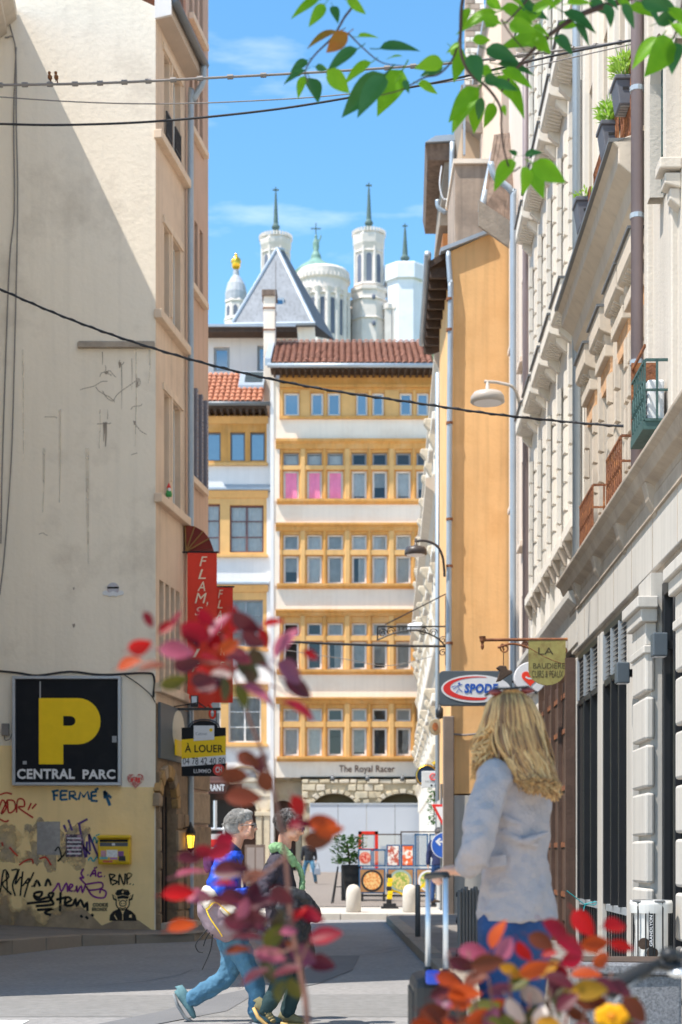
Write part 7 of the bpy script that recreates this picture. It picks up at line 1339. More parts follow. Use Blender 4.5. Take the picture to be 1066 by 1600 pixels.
def tufts(par, c, r, m, n, flow, ln, keep):
    """short strands laid over the scalp, combed along flow"""
    r9 = random.Random(9); b = MB()
    while n > 0:
        v = Vector((r9.gauss(0, 1), r9.gauss(0, 1), r9.gauss(0, 1))).normalized(); p = Vector((v.x * r[0], v.y * r[1], v.z * r[2]))
        n -= 1
        if not keep(p): continue
        d = flow + Vector((r9.uniform(-.3, .3), r9.uniform(-.3, .3), r9.uniform(-.3, .2))); d = (d - v * d.dot(v) + v * .25).normalized(); l_ = ln * r9.uniform(.6, 1.3); q = c + p * .98
        b.tube([q, q + d * l_ * .5 + v * .006, q + d * l_ - v * .004], [.0022, .002, .0006], 4)
    return b.obj('hair', m, par, smooth=True)
def eyes(P, par, s=1.0):
    b = MB(); [b.ell(P(sg * .032, .081, .0), (.013 * s, .01 * s, .007 * s), 8) for sg in (-1, 1)]; b.obj('eye', flat('eye_dark', (.04, .03, .025), .2), par, smooth=True)
    b = MB(); [b.tube([P(sg * .014, .088, .014), P(sg * .033, .09, .02), P(sg * .052, .078, .014)], .004 * s, 5) for sg in (-1, 1)]; b.obj('eyebrow', flat('brow', (.16, .13, .12)), par)
def glasses(P, par, m, lens=None):
    b = MB()
    for sg in (-1, 1):
        b.tube([P(sg * .034 + .024 * math.cos(a), .096, -.002 + .018 * math.sin(a)) for a in [2 * math.pi * k / 16 for k in range(17)]], .0028, 5); b.tube([P(sg * .058, .095, .006), P(sg * .078, .05, .006), P(sg * .082, -.02, .004)], .003, 5)
    b.tube([P(-.01, .098, .004), P(.01, .098, .004)], .003, 5); return b.obj('glasses', m, par)
def shoe(mb, heel, toe, w_=.048, h=.085):
    h_, t_ = Vector(heel), Vector(toe); d = t_ - h_; mb.tube([h_ - d * .04 + Vector((0, 0, .03)), h_ + Vector((0, 0, .045)), h_ + d * .3 + Vector((0, 0, .05)), h_ + d * .6 + Vector((0, 0, .035)), h_ + d * .88 + Vector((0, 0, .025)), t_ + Vector((0, 0, .018))], [(.025, .03), (w_ * .8, .045), (w_ * .85, .05), (w_, .034), (w_ * .85, .026), (.018, .014)], 12)
def sole(par, heel, toe, m, w_=.05):
    h_, t_ = Vector(heel), Vector(toe); d = t_ - h_; b = MB(); b.tube([h_ - d * .06, h_, h_ + d * .35, h_ + d * .65, h_ + d * .9, t_ + d * .03], [(.02, .012), (w_ * .85, .014), (w_ * .8, .013), (w_ * 1.02, .013), (w_ * .8, .013), (.015, .012)], 12); return b.obj('sole', m, par, smooth=True)
denimL = mat('light_denim', (.065, .16, .25), .95, .2, 9, streak=.1, bump=.25, bscale=60, blotch=(.16, .36, .52), bl_amt=.6, bl_scale=5)
denimD = mat('dark_denim', (.012, .045, .14), .85, .2, 9, bump=.25, bscale=60, blotch=(.03, .1, .25), bl_amt=.5, bl_scale=5)
linen = mat('pale_linen', (.42, .37, .375), .95, .06, 10, bump=.6, bscale=180, spec=.1, blotch=(.31, .3, .32), bl_amt=.4, bl_scale=70)
bluej = mat('royal_blue_shell', (.012, .07, .52), .5, .12, 6, bump=.15, bscale=30)
navyc = mat('navy_cloth', (.02, .028, .09), .8, .1, 9, bump=.1)
cardi = mat('plum_black_knit', (.045, .036, .05), .9, .15, 30, bump=.3, bscale=120)
scarfm = mat('green_fleece', (.2, .34, .17), .95, .2, 30, bump=.6, bscale=90)
blackcl = mat('black_shell_cloth', (.016, .016, .02), .6, .15, 9, bump=.2)
trou = mat('bottle_green_trousers', (.012, .035, .04), .85, .15, 9, bump=.2)
greyh = mat('grey_hair', (.34, .32, .3), .6, .35, 90, streak=.3, bump=.5, bscale=200, blotch=(.16, .145, .13), bl_amt=.6, bl_scale=30); darkh = mat('dark_grey_hair', (.09, .075, .07), .6, .4, 90, bump=.5, bscale=160, blotch=(.42, .4, .4), bl_amt=.7, bl_scale=45)
tealsh = mat('teal_shoe', (.1, .2, .22), .7, .2, 12, bump=.2); gsole = flat('grey_sole', (.2, .21, .22)); khaki = mat('khaki_suede', (.17, .15, .08), .85, .2, 14, bump=.2); tansole = flat('tan_sole', (.6, .38, .14))
# ---- woman with the suitcase
YW_ = 5.9; WX = PX(806, YW_); wz = .31
wo = thing('person', 'person with long blond hair, pale linen jacket and jeans, seen from behind with a suitcase', 'person', (WX, YW_, wz), 0)
J = lambda px, py, dy=0.: Vector((PX(px, YW_) - WX, dy, PZ(py, YW_) - wz))
A143 = R(143)
def ringsJ(lst): return [(J(px, py).x, dy, J(px, py).z, rx * .93, ry * .93, A143) for px, py, dy, rx, ry in lst]
TOR = [(798, 1183, 0, .055, .065), (798, 1196, 0, .085, .13), (800, 1212, 0, .1, .172), (803, 1235, 0, .118, .188), (806, 1280, 0, .118, .168), (807, 1330, 0, .115, .158), (808, 1375, 0, .126, .172), (809, 1415, 0, .142, .19), (810, 1436, 0, .148, .198), (810, 1440, 0, .14, .19)]
larm = [J(770, 1218, -.13), J(748, 1270, -.2), J(736, 1326, -.25), J(727, 1344, -.22), J(718, 1358, -.16)]; rarm = [J(836, 1218, .13), J(846, 1275, .19), J(842, 1330, .22), J(836, 1375, .23), J(830, 1410, .22)]
b = MB(); hc = J(795, 1131, .0); Pf = face(b, hc, (-.35, .93, -.06), s=1.0); limb(b, [J(796, 1150, .0), J(797, 1190, 0)], [.055, .062])
b.rings(ringsJ([(px, py, dy, rx * .85, ry * .85) for px, py, dy, rx, ry in TOR]), 18)
limb(b, larm, [.045, .042, .038, .032, .028]); limb(b, rarm, [.045, .042, .038, .032, .028])
GL, GR = J(669, 1373, -.04), J(693, 1368, -.16); gd = (GR - GL).normalized(); gm_ = GL.lerp(GR, .5)
hand(b, J(718, 1359, -.15), gm_ + Vector((.03, -.005, .026)), gd, (R(20), R(85), R(150)), 1.12); hand(b, rarm[-1], rarm[-1] + Vector((-.01, .0, -.075)), (0, 1, 0), (.3, .6, .9), 1.0, Vector((.95, 0, .1)))
for sg in (-1, 1): l_ = Vector((-.6, -.8, 0)) * sg * .085; limb(b, [Vector((0, 0, .86)) + l_, Vector((-.01, 0, .5)) + l_, Vector((.03, .0, .1)) + l_, Vector((-.05, .05, .05)) + l_], [.08, .055, .042, .03])
blob(b, 'body', skin, wo, .0065, 2); eyes(Pf, wo)
b = MB(); b.rings(ringsJ(TOR), 22); limb(b, larm[:4] + [J(722, 1352, -.19)], [(.068, .062), (.064, .06), (.058, .056), (.056, .05), (.05, .046)]); limb(b, rarm, [.066, .062, .056, .05, .046]); b.ell(J(768, 1216, -.12), (.072, .07, .062)); b.ell(J(836, 1216, .12), (.07, .07, .06))
for y_, q_ in ((1300, -1), (1335, 1), (1352, -1)):    # sleeve wrinkles
    b.tube([J(727, y_, -.275), J(742, y_ + 6 * q_, -.285), J(757, y_ + 3, -.25)], [.008, .012, .006], 8)
for x0, y0, x1, y1 in ((765, 1270, 820, 1292), (790, 1318, 852, 1300), (775, 1300, 835, 1322), (760, 1395, 830, 1382), (770, 1245, 812, 1258), (748, 1424, 800, 1412)): b.tube(crom([J(x0, y0, -.13), J((x0 + x1) / 2, (y0 + y1) / 2 + 3, -.148), J(x1, y1, -.1)], 4), .009, 6)
ja = blob(b, 'jacket', linen, wo, .008, 3, .03, .075)
b = MB(); p0 = [J(750, 1339, -.13), J(783, 1335, -.14), J(784, 1353, -.145), J(751, 1357, -.135)]; b.ext(p0, [p + Vector((.0, -.045, 0)) for p in p0]); b.obj('pocket_flap', linen, ja, bevel=.003)
b = MB(); b.rings(ringsJ([(809, 1418, 0, .125, .168), (808, 1445, 0, .128, .172), (806, 1475, 0, .12, .165), (805, 1500, 0, .1, .15)]), 20)
for sg in (-1, 1): l_ = Vector((-.6, -.8, 0)) * sg * .085; limb(b, [Vector((0, 0, .84)) + l_, Vector((-.005, 0, .7)) + l_, Vector((-.01, 0, .5)) + l_, Vector((.02, .0, .28)) + l_, Vector((.03, .0, .1)) + l_], [.1, .09, .072, .06, .055])
blob(b, 'jeans', denimD, wo, .011, 2, .012, .06)
for sg in (-1, 1):
    l_ = Vector((-.6, -.8, 0)) * sg * .085; b = MB(); shoe(b, Vector((.06, -.03, .012)) + l_, Vector((-.13, .1, .012)) + l_); so = b.obj('shoe', pwhite, wo, smooth=True); sole(so, Vector((.06, -.03, .01)) + l_, Vector((-.13, .1, .01)) + l_, gsole)
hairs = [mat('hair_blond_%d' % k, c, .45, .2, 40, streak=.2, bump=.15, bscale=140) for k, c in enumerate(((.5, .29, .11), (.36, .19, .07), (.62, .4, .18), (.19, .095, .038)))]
hb = [MB() for _ in range(4)]; r3 = random.Random(3)
b = MB(); b.ell(J(797, 1124, -.005), (.09, .1, .108), 18); b.tube([J(800, 1120, -.02), J(806, 1160, -.04), J(814, 1195, -.06)], [(.088, .09), (.085, .08), (.065, .05)], 14); blob(b, 'hair', hairs[3], wo, .01, 2, .008, .03)  # darkest tone on the cap paints shade into the gaps between strands
for k in range(760):
    sp = r3.uniform(-1, 1); lay = r3.uniform(.9, 1.12); fr = math.sqrt(max(0, 1 - sp * sp)); ph = r3.uniform(0, 6.28); wv = r3.uniform(2, 10)
    back = 1 if r3.random() < .8 else -1
    pts = [J(797 + 7 * sp, 1079 + r3.uniform(-1, 2), -.02 + .05 * r3.uniform(-1, 1)), J(797 + 30 * sp, 1086 + 6 * sp * sp, -.06 * lay * (fr * .8 + .2) * back), J(798 + 40 * sp, 1104 + 5 * sp * sp, -.1 * lay * (fr * .85 + .15) * back), J(800 + 45 * sp * lay, 1133, -.122 * lay * (fr * .85 + .1) * back)]
    if sp < -.62 and r3.random() < .75: ends = [(775 + 26 * sp - 6, 1162), (772 + 24 * sp + r3.uniform(-8, 6), 1188), (766 + 22 * sp + r3.uniform(-10, 10), 1204 + r3.uniform(-8, 16))]; dd_ = -.06
    else: ends = [(806 + 43 * sp + r3.uniform(-3, 3), 1165), (816 + 41 * sp + r3.uniform(-4, 4), 1197), (828 + 35 * sp + r3.uniform(-6, 6), 1224 + 5 * sp), (832 + 31 * sp + r3.uniform(-7, 7), 1238 + 9 * sp + r3.uniform(-22, 10))]; dd_ = -.15
    for j, (x, y_) in enumerate(ends): pts.append(J(x + wv * math.sin(ph + j * 1.7), y_, dd_ * lay * (fr * .8 + .15) * (back if back > 0 else -.35) + (.0 if sp < -.62 else -.035) * j * .5))
    r0 = r3.uniform(.0035, .0075); c = crom(pts, 4); n = len(c); hb[r3.choices((0, 1, 2, 3), (4, 3, 2.4, 1.6))[0]].tube(c, [(r0 * (1 - .92 * (i / n) ** 4) * (.5 + .5 * min(1, i / 3)), r0 * .45) for i in range(n)], 6)
for k in range(22):   # flyaway wisps on the left
    x0 = r3.uniform(752, 772); y0 = r3.uniform(1115, 1175); c = crom([J(x0 + 10, y0, -.05), J(x0 - 4, y0 + 16, -.07), J(x0 - r3.uniform(4, 18), y0 + 24, -.08), J(x0 - r3.uniform(6, 24), y0 + r3.uniform(22, 34), -.08)], 4); hb[2].tube(c, [.0035] * len(c), 4)
for k in range(4): hb[k].obj('hair', hairs[k], wo, smooth=True)
b = MB()
for x0, x1, y0 in ((762, 782, 1084), (812, 832, 1081)): b.ell(J((x0 + x1) / 2, y0, -.05), (.026, .02, .013), 10)
sg_ = b.obj('sunglasses', mat('red_brown_lens', (.16, .03, .03), .15, .1, 5, bump=0), wo, smooth=True); b = MB(); b.tube([J(758, 1088, -.02), J(772, 1079, -.06), J(797, 1079, -.075), J(822, 1076, -.06), J(838, 1084, -.02)], .005, 6); b.obj('frame', blackm, sg_)
# suitcase
su = thing('suitcase', 'dark grey wheeled suitcase with its silver handle pulled out', 'suitcase', (PX(682, 5.75), 5.75, .31)); K_ = lambda px, py, dy=0.: Vector((PX(px, 5.75) - PX(682, 5.75), dy, PZ(py, 5.75) - .31))
sm_ = mat('suitcase_shell', (.022, .022, .024), .55, .1, 8, bump=.08, bscale=60); zt2 = K_(682, 1522).z; b = MB(); b.box(-.09, .09, -.2, .2, .06, zt2); sh = b.obj('shell', sm_, su, bevel=.035)
for k in range(6): b = MB(); b.box(-.096, .096, -.165 + .06 * k, -.145 + .06 * k, .1, zt2 - .05); b.obj('rib', sm_, sh, bevel=.004)
b = MB(); b.box(-.004, .004, -.206, .206, .06, zt2 + .002); b.obj('zip', black, su)
for px, dy in ((668, -.04), (692, -.16)):
    top = K_(px, 1369, dy); b = MB(); b.tube([(top.x, dy, zt2 - .02), top], .0095, 10); b.obj('handle_tube', alu, su, smooth=True); b = MB(); b.lathe([(.014, zt2 - .01), (.016, zt2 + .02), (.012, zt2 + .03)], (top.x, dy), 10); b.obj('collar', black, su)
b = MB(); b.tube([K_(666, 1372, -.03), K_(668, 1369, -.04), K_(680, 1367, -.1), K_(692, 1366, -.16), K_(694, 1369, -.17)], [(.012, .01), (.016, .012), (.016, .012), (.016, .012), (.012, .01)], 10); b.obj('grip', black, su, smooth=True)
for x in (-.07, .07):
    for y_ in (-.17, .17): b = MB(); b.tube([(x - .012, y_, .03), (x + .012, y_, .03)], .03, 14); b.obj('wheel', blackm, su)
b = MB(); b.box(-.05, -.0, -.235, -.2, zt2 - .02, zt2 + .03); b.obj('blue_tag', flat('tag_blue', (.03, .08, .5)), su, bevel=.01)
# ---- man in blue
YM = 13.3; MX = PX(365, YM); mn = thing('person', 'person with grey hair and glasses in a royal blue jacket and light jeans, mid-stride', 'person', (MX, YM, 0), 0, None)
J = lambda px, py, dy=0.: Vector((PX(px, YM) - MX, dy, PZ(py, YM)))
TOR = [(362, 1326, .06, .07), (360, 1336, .1, .13), (354, 1350, .125, .19), (350, 1380, .14, .2), (350, 1415, .135, .185), (355, 1445, .13, .18), (359, 1466, .125, .175)]
rg = lambda k=1.: [(J(px, py).x, 0, J(px, py).z, rx * k, ry * k) for px, py, rx, ry in TOR]
na = [J(352, 1349, -.17), J(344, 1375, -.23), J(350, 1402, -.25), J(372, 1400, -.2), J(386, 1394, -.14)]; fa = [J(358, 1349, .17), J(356, 1378, .23), J(362, 1400, .24), J(380, 1398, .18), J(390, 1394, .1)]
lf = [J(366, 1458, -.08), J(392, 1515, -.09), J(402, 1545, -.09), J(404, 1578, -.09)]; lbk = [J(360, 1458, .08), J(362, 1500, .08), J(352, 1526, .08), J(322, 1548, .08), J(292, 1566, .08)]
lf[1] = J(388, 1510, -.09)
b = MB(); Pm = face(b, J(380, 1291), (.97, -.1, .06), s=1.06); limb(b, [J(372, 1306), J(362, 1336)], [.058, .064]); b.rings(rg(.85), 18); limb(b, na, [.05, .045, .042, .036, .03]); limb(b, fa, [.05, .045, .042, .036, .03])
hand(b, na[-1], na[-1] + Vector((.075, .03, .01)), (0, 1, 0), (.3, .8, 1.3)); hand(b, fa[-1], fa[-1] + Vector((.075, -.03, .01)), (0, -1, 0), (.3, .8, 1.3)); limb(b, lf, [.08, .058, .055, .04]); limb(b, lbk, [.08, .065, .058, .048, .038]); blob(b, 'body', skin, mn, .008, 2); eyes(Pm, mn); glasses(Pm, mn, zincd)
b = MB(); b.rings(rg(), 22); limb(b, na[:4] + [J(383, 1395, -.15)], [.078, .074, .068, .06, .05]); limb(b, fa[:4] + [J(386, 1395, .12)], [.078, .074, .066, .06, .05]); b.ell(J(353, 1348, -.15), (.085, .08, .08)); b.ell(J(357, 1348, .15), (.085, .08, .08)); jk = blob(b, 'jacket', bluej, mn, .011, 2, .045, .07)
b = MB(); b.tube([J(353, 1336, 0), J(360, 1325, 0), J(366, 1318, 0)], [(.11, .13), (.09, .1), (.078, .085)], 18); blob(b, 'collar', navyc, jk, .01, 2)
b = MB(); b.tube(crom([J(340, 1342, -.1), J(330, 1346, 0), J(334, 1360, 0)], 4), [(.07, .09)] * 9, 12); blob(b, 'hood', mat('hood_wine', (.1, .02, .09), .7), jk, .014, 3, .02, .08)
b = MB(); b.tube(crom([J(370, 1342, -.1), J(381, 1370, -.1), J(384, 1398, -.1), J(378, 1440, -.1)], 4), .012, 6); b.obj('zip_strip', navyc, jk)
b = MB(); b.rings([(J(360, 1450).x, 0, J(360, 1450).z, .12, .165), (J(361, 1472).x, 0, J(361, 1472).z, .12, .16), (J(362, 1488).x, 0, J(362, 1488).z, .1, .13)], 18); limb(b, lf[:3] + [J(402, 1582, -.09)], [.105, .085, .075, .07]); limb(b, lbk[:4] + [J(298, 1563, .08)], [.105, .095, .085, .075, .07]); blob(b, 'jeans', denimL, mn, .011, 3, .045, .09)
b = MB(); shoe(b, J(397, 1596, -.09), J(441, 1598, -.09)); s1 = b.obj('shoe', tealsh, mn, smooth=True); sole(s1, J(397, 1598, -.09), J(441, 1599, -.09), gsole); b = MB(); shoe(b, J(277, 1554, .08), J(303, 1596, .08)); s2 = b.obj('shoe', tealsh, mn, smooth=True)
b = MB(); hp = [J(270, 1554, .08), J(276, 1572, .08), J(288, 1592, .08), J(302, 1600, .08)]; b.tube(hp, [(.04, .012), (.045, .014), (.05, .014), (.035, .012)], 10); b.obj('sole', gsole, s2, smooth=True)
b = MB(); b.ell(J(375, 1281.5), (.109, .086, .088), 16); b.ell(J(368, 1291), (.092, .082, .085), 14); b.ell(J(383, 1271), (.07, .06, .035), 12); blob(b, 'hair', greyh, mn, .007, 2, .006, .03); tufts(mn, J(373, 1284), (.106, .084, .092), greyh, 1500, Vector((-1, 0, -.35)), .045, lambda v: v.x < .045 + .6 * v.z and v.z > -.07)
bp = thing('backpack', 'cream and mauve backpack with yellow piping hanging low on the blue jacket', 'backpack', (MX, YM, 0)); b = MB(); c = J(346, 1425, -.12)
b.tube([J(328, 1396, -.16), J(336, 1415, -.2), J(352, 1440, -.22), J(368, 1462, -.18)], [(.08, .1), (.12, .17), (.13, .18), (.08, .1)], 14); blob(b, 'pack', mat('pack_mauve', (.23, .17, .2), .8, .1, 9), bp, .014, 3, .03, .1)
b = MB(); b.tube([J(326, 1392, -.22), J(330, 1402, -.3), J(338, 1412, -.33)], [(.05, .07), (.08, .09), (.07, .06)], 12); b.tube([J(352, 1412, -.36), J(368, 1424, -.36), J(376, 1430, -.33)], [(.02, .04), (.04, .06), (.02, .03)], 10); blob(b, 'flap', mat('pack_cream', (.66, .6, .52), .8, .08, 9), bp, .012, 2, .02, .08)
b = MB(); b.tube(crom([J(324, 1405, -.3), J(332, 1428, -.38), J(348, 1452, -.38), J(352, 1460, -.34)], 4), .005, 5); b.tube(crom([J(328, 1420, -.36), J(342, 1408, -.39), J(358, 1420, -.4), J(372, 1434, -.38)], 4), .005, 5); b.obj('piping', pyellow, bp); b = MB(); b.box(c.x - .09, c.x - .06, -.335 - .04, -.36, J(0, 1408).z, J(0, 1401).z); b.obj('badge', mat('badge_plum', (.2, .08, .08), .7), bp)
for l_ in ([(330, 1448), (318, 1462), (310, 1474), (314, 1484), (322, 1486)], [(334, 1452), (326, 1464), (322, 1476)], [(336, 1458), (334, 1476), (330, 1490), (320, 1512)]): b = MB(); cc = crom([J(x, y_, -.25) for x, y_ in l_], 4); b.tube(cc, [(.012, .005)] * len(cc), 6); b.obj('strap', black, bp)
# ---- person in the dark cardigan
YN = 12.95; NX = PX(440, YN); pn2 = thing('person', 'person with short curly grey hair, green scarf and dark cardigan, walking ahead', 'person', (NX, YN, 0)); J = lambda px, py, dy=0.: Vector((PX(px, YN) - NX, dy, PZ(py, YN)))
TOR = [(444, 1326, .06, .065), (440, 1338, .09, .12), (436, 1352, .115, .165), (436, 1380, .13, .18), (440, 1415, .13, .165), (444, 1445, .135, .175), (446, 1470, .14, .18)]
rg = lambda k=1.: [(J(px, py).x, 0, J(px, py).z, rx * k, ry * k) for px, py, rx, ry in TOR]
na = [J(432, 1350, -.15), J(416, 1378, -.22), J(412, 1402, -.26), J(432, 1402, -.27), J(452, 1398, -.24)]; fa = [J(440, 1350, .15), J(432, 1378, .2), J(434, 1402, .2), J(455, 1400, .12), J(470, 1398, .02)]
l1 = [J(444, 1465, -.07), J(444, 1515, -.08), J(432, 1548, -.08), J(415, 1576, -.08)]; l2 = [J(448, 1465, .07), J(460, 1515, .08), J(458, 1550, .08), J(448, 1584, .08)]
b = MB(); Pn = face(b, J(456, 1291), (.93, -.12, -.28), s=1.02); limb(b, [J(446, 1306), J(443, 1336)], [.055, .06]); b.rings(rg(.85), 18); limb(b, na, [.045, .042, .04, .035, .03]); limb(b, fa, [.045, .042, .04, .035, .03]); hand(b, na[-1], na[-1] + Vector((.07, .02, -.02)), (0, 1, 0), (.5, 1., 1.5)); hand(b, fa[-1], fa[-1] + Vector((.06, -.03, -.02)), (0, -1, 0), (.5, 1., 1.5)); limb(b, l1, [.075, .055, .05, .038]); limb(b, l2, [.075, .055, .05, .038]); blob(b, 'body', skin, pn2, .008, 2); eyes(Pn, pn2); glasses(Pn, pn2, navyc)
b = MB(); b.rings(rg(), 22); limb(b, na[:4] + [J(446, 1399, -.25)], [.07, .066, .062, .056, .046]); limb(b, fa, [.07, .066, .06, .056, .046]); b.ell(J(433, 1350, -.13), (.078, .07, .075)); cd = blob(b, 'cardigan', cardi, pn2, .011, 2, .04, .06)
b = MB(); b.tube(crom([J(424, 1326, -.03), J(438, 1324, -.09), J(452, 1338, -.11), J(462, 1352, -.08)], 4), [(.032, .04)] * 13, 10); b.tube(crom([J(455, 1340, -.09), J(468, 1356, -.07), J(473, 1376, -.06), J(471, 1394, -.06)], 4), [(.036, .022)] * 13, 10); b.ell(J(430, 1324, .0), (.05, .07, .04)); blob(b, 'scarf', scarfm, pn2, .008, 1, .022, .02)
b = MB(); b.rings([(J(446, 1455).x, 0, J(446, 1455).z, .125, .165), (J(446, 1480).x, 0, J(446, 1480).z, .12, .16), (J(446, 1495).x, 0, J(446, 1495).z, .09, .13)], 18); limb(b, l1, [.1, .082, .07, .062]); limb(b, l2, [.1, .08, .07, .062]); blob(b, 'trousers', trou, pn2, .012, 2, .02, .06)
b = MB(); shoe(b, J(402, 1572, -.08), J(430, 1600, -.08)); s1 = b.obj('shoe', khaki, pn2, smooth=True); b = MB(); b.tube([J(397, 1573, -.08), J(404, 1588, -.08), J(418, 1600, -.08), J(430, 1606, -.08)], [(.035, .014), (.045, .016), (.05, .016), (.03, .012)], 10); b.obj('sole', tansole, s1, smooth=True)
b = MB(); shoe(b, J(440, 1599, .08), J(476, 1602, .08)); s2 = b.obj('shoe', khaki, pn2, smooth=True); sole(s2, J(440, 1601, .08), J(476, 1603, .08), tansole)
for k in range(5): b = MB(); p = J(412 + k * 3, 1577 + k * 4, -.13); b.tube([p, p + Vector((.03, .02, .015))], .006, 5); b.obj('lace', mat('lace_tan', (.5, .36, .16), .8), s1)
b = MB(); b.ell(J(453, 1280), (.105, .084, .085), 14); b.ell(J(446, 1288), (.085, .078, .08), 14)
for k in range(46): a, ph = rnd.uniform(0, 6.28), rnd.uniform(-.1, 1.4); p = J(452, 1282) + Vector((math.cos(a) * math.cos(ph) * .1, math.sin(a) * math.cos(ph) * .08, math.sin(ph) * .085)); (b.ell(p, (.022, .022, .02), 7) if p.x < J(468, 1290).x or p.z > J(0, 1276).z else None)
blob(b, 'hair', darkh, pn2, .007, 1, .008, .014); tufts(pn2, J(450, 1283), (.104, .086, .09), darkh, 1500, Vector((-.4, 0, .2)), .03, lambda v: v.x < .05 + .6 * v.z and v.z > -.07)
dj = thing('draped_jacket', 'black jacket draped over the forearm of the person in the dark cardigan', 'jacket', (NX, YN, 0)); b = MB(); b.tube(crom([J(435, 1388, -.33), J(446, 1404, -.37), J(462, 1430, -.38), J(474, 1470, -.36), J(480, 1500, -.32)], 4), [(.1, .05)] * 5 + [(.15, .06)] * 8 + [(.13, .05)] * 4, 12); b.tube(crom([J(446, 1392, -.28), J(474, 1400, -.28), J(490, 1420, -.26), J(492, 1436, -.24)], 4), [(.07, .05)] * 13, 10); blob(b, 'cloth', blackcl, dj, .013, 2, .05, .07); b = MB(); [b.box(J(438 + 5 * k, 0).x, J(443 + 5 * k, 0).x, -.45, -.44, J(0, 1418 + 5 * k).z, J(0, 1405 + 4 * k).z) for k in range(2)]; b.obj('care_label', pwhite, dj)
bg_ = thing('shoulder_bag', 'slack dark grey cloth bag hanging behind the dark cardigan', 'bag', (NX, YN, 0)); b = MB(); b.tube(crom([J(404, 1378, -.2), J(398, 1405, -.24), J(392, 1435, -.26), J(390, 1452, -.24)], 4), [(.03, .03)] * 4 + [(.075, .05)] * 5 + [(.1, .05)] * 4, 12); blob(b, 'bag', mat('bag_charcoal', (.04, .042, .048), .8, .1, 9), bg_, .012, 2, .03, .07); b = MB(); b.tube([J(404, 1380, -.2), J(418, 1350, -.2), J(430, 1338, -.12)], .01, 6); b.obj('strap', blackm, bg_)
# ---- distant pedestrians
def small_person(px, pyf, Y, h, lab, topm, legm, stride, hairm, face_dir):
    z0 = PZ(pyf, Y); t = thing('person', lab, 'person', (PX(px, Y), Y, z0)); k = h / 1.72; V_ = lambda x, y_, zz_: Vector((x * k, y_ * k, zz_ * k))
    b = MB(); P_ = face(b, V_(0, 0, 1.6), face_dir, s=k); limb(b, [V_(0, 0, 1.52), V_(0, 0, 1.4)], [.055, .06]); b.rings([(0, 0, zz_ * k, rx * k, .11 * k) for zz_, rx in ((1.44, .1), (1.38, .17), (1.2, .16), (1.0, .14), (.88, .15))], 14)
    arms = [[V_(sg * .19, 0, 1.37), V_(sg * .25, .03, 1.1), V_(sg * .26, -.04 * sg, .86)] for sg in (-1, 1)]; legs = [[V_(sg * .08, 0, .88), V_(sg * .09 + stride * sg * .1, -.12 * sg * stride, .48), V_(sg * .09 + stride * sg * .16, .1 * sg * stride, .08)] for sg in (-1, 1)]
    for a in arms: limb(b, a, [.045, .038, .03]); hand(b, a[-1], a[-1] + V_(0, 0, -.07), (0, 1, 0), (.2, .5, .8), k, Vector((0, -1, 0)))
    for l_ in legs: limb(b, l_, [.075, .055, .04])
    blob(b, 'body', skin, t, .016, 2)
    b = MB(); b.rings([(0, 0, zz_ * k, rx * k, .135 * k) for zz_, rx in ((1.46, .1), (1.39, .19), (1.2, .185), (1.0, .165), (.86, .18))], 14); [limb(b, a[:2] + [a[1].lerp(a[2], .85)], [.068, .058, .05]) for a in arms]; blob(b, 'jacket', topm, t, .02, 2, .03, .1)
    b = MB(); b.rings([(0, 0, zz_ * k, .15 * k, .12 * k) for zz_ in (.98, .88, .8)], 12); [limb(b, l_, [.095, .075, .065]) for l_ in legs]; blob(b, 'jeans', legm, t, .02, 2, .02, .08)
    for l_ in legs: b = MB(); fd = Vector(face_dir); fd.z = 0; fd.normalize(); q_ = l_[-1] - Vector((0, 0, .07 * k)); shoe(b, q_ - fd * .05, q_ + fd * .2); b.obj('shoe', darkwood, t, smooth=True)
    b = MB(); fd = Vector(face_dir).normalized(); b.ell(V_(0, 0, 1.64) - fd * .025, (.092 * k, .1 * k, .095 * k), 12); b.obj('hair', hairm, t, smooth=True); return t
small_person(483, 1381, 58.0, 1.66, 'distant person in a dark jacket and jeans walking across the plaza with a bag', blackcl, denimL, 1, darkh, (.2, -1, 0))
t = thing('hand_bag', 'small grey bag carried by the distant person on the plaza', 'bag', (PX(496, 57.8), 57.8, PZ(1367, 57.8))); b = MB(); b.prism([(-.12, 0), (.12, 0), (.1, .24), (-.1, .24)], -.05, .05); b.obj('pouch', flat('bag_grey', (.25, .28, .33)), t, bevel=.02); b = MB(); b.tube([(-.08, 0, .24), (-.05, 0, .4), (.05, 0, .4), (.08, 0, .24)], .01, 5); b.obj('handle', blackm, t)
small_person(687, 1411, 37.0, 1.74, 'person in blue jeans half hidden behind the arrow sign and pipe guard', navyc, denimD, .6, darkh, (1, .1, 0))
# ================================================================ FOREGROUND PLANTS
def leafmesh(name, L_, W_, shape, curl=.12, fold=.18, mats=None):
    """one blade: midrib along +x, two halves folded up, tip curled down; petiole included"""
    b = MB(); n = 8
    for i in range(n + 1):
        t = i / n; x = L_ * t; hw = W_ * shape(t); zc = -curl * L_ * t * t
        b.v += [(x, -hw, zc + fold * hw), (x, -hw * .5, zc + fold * hw * .35), (x, 0, zc), (x, hw * .5, zc + fold * hw * .35), (x, hw, zc + fold * hw)]
    b.f = [[5 * i + k, 5 * (i + 1) + k, 5 * (i + 1) + k + 1, 5 * i + k + 1] for i in range(n) for k in range(4)]
    b.tube([(-.22 * L_, 0, .02 * L_), (-.1 * L_, 0, .0), (0.02 * L_, 0, -.004)], .014 * L_, 5)
    return b.mesh(name, mats, True)
oval = lambda t: math.sin(math.pi * min(1, max(0, t ** .85))) ** .75
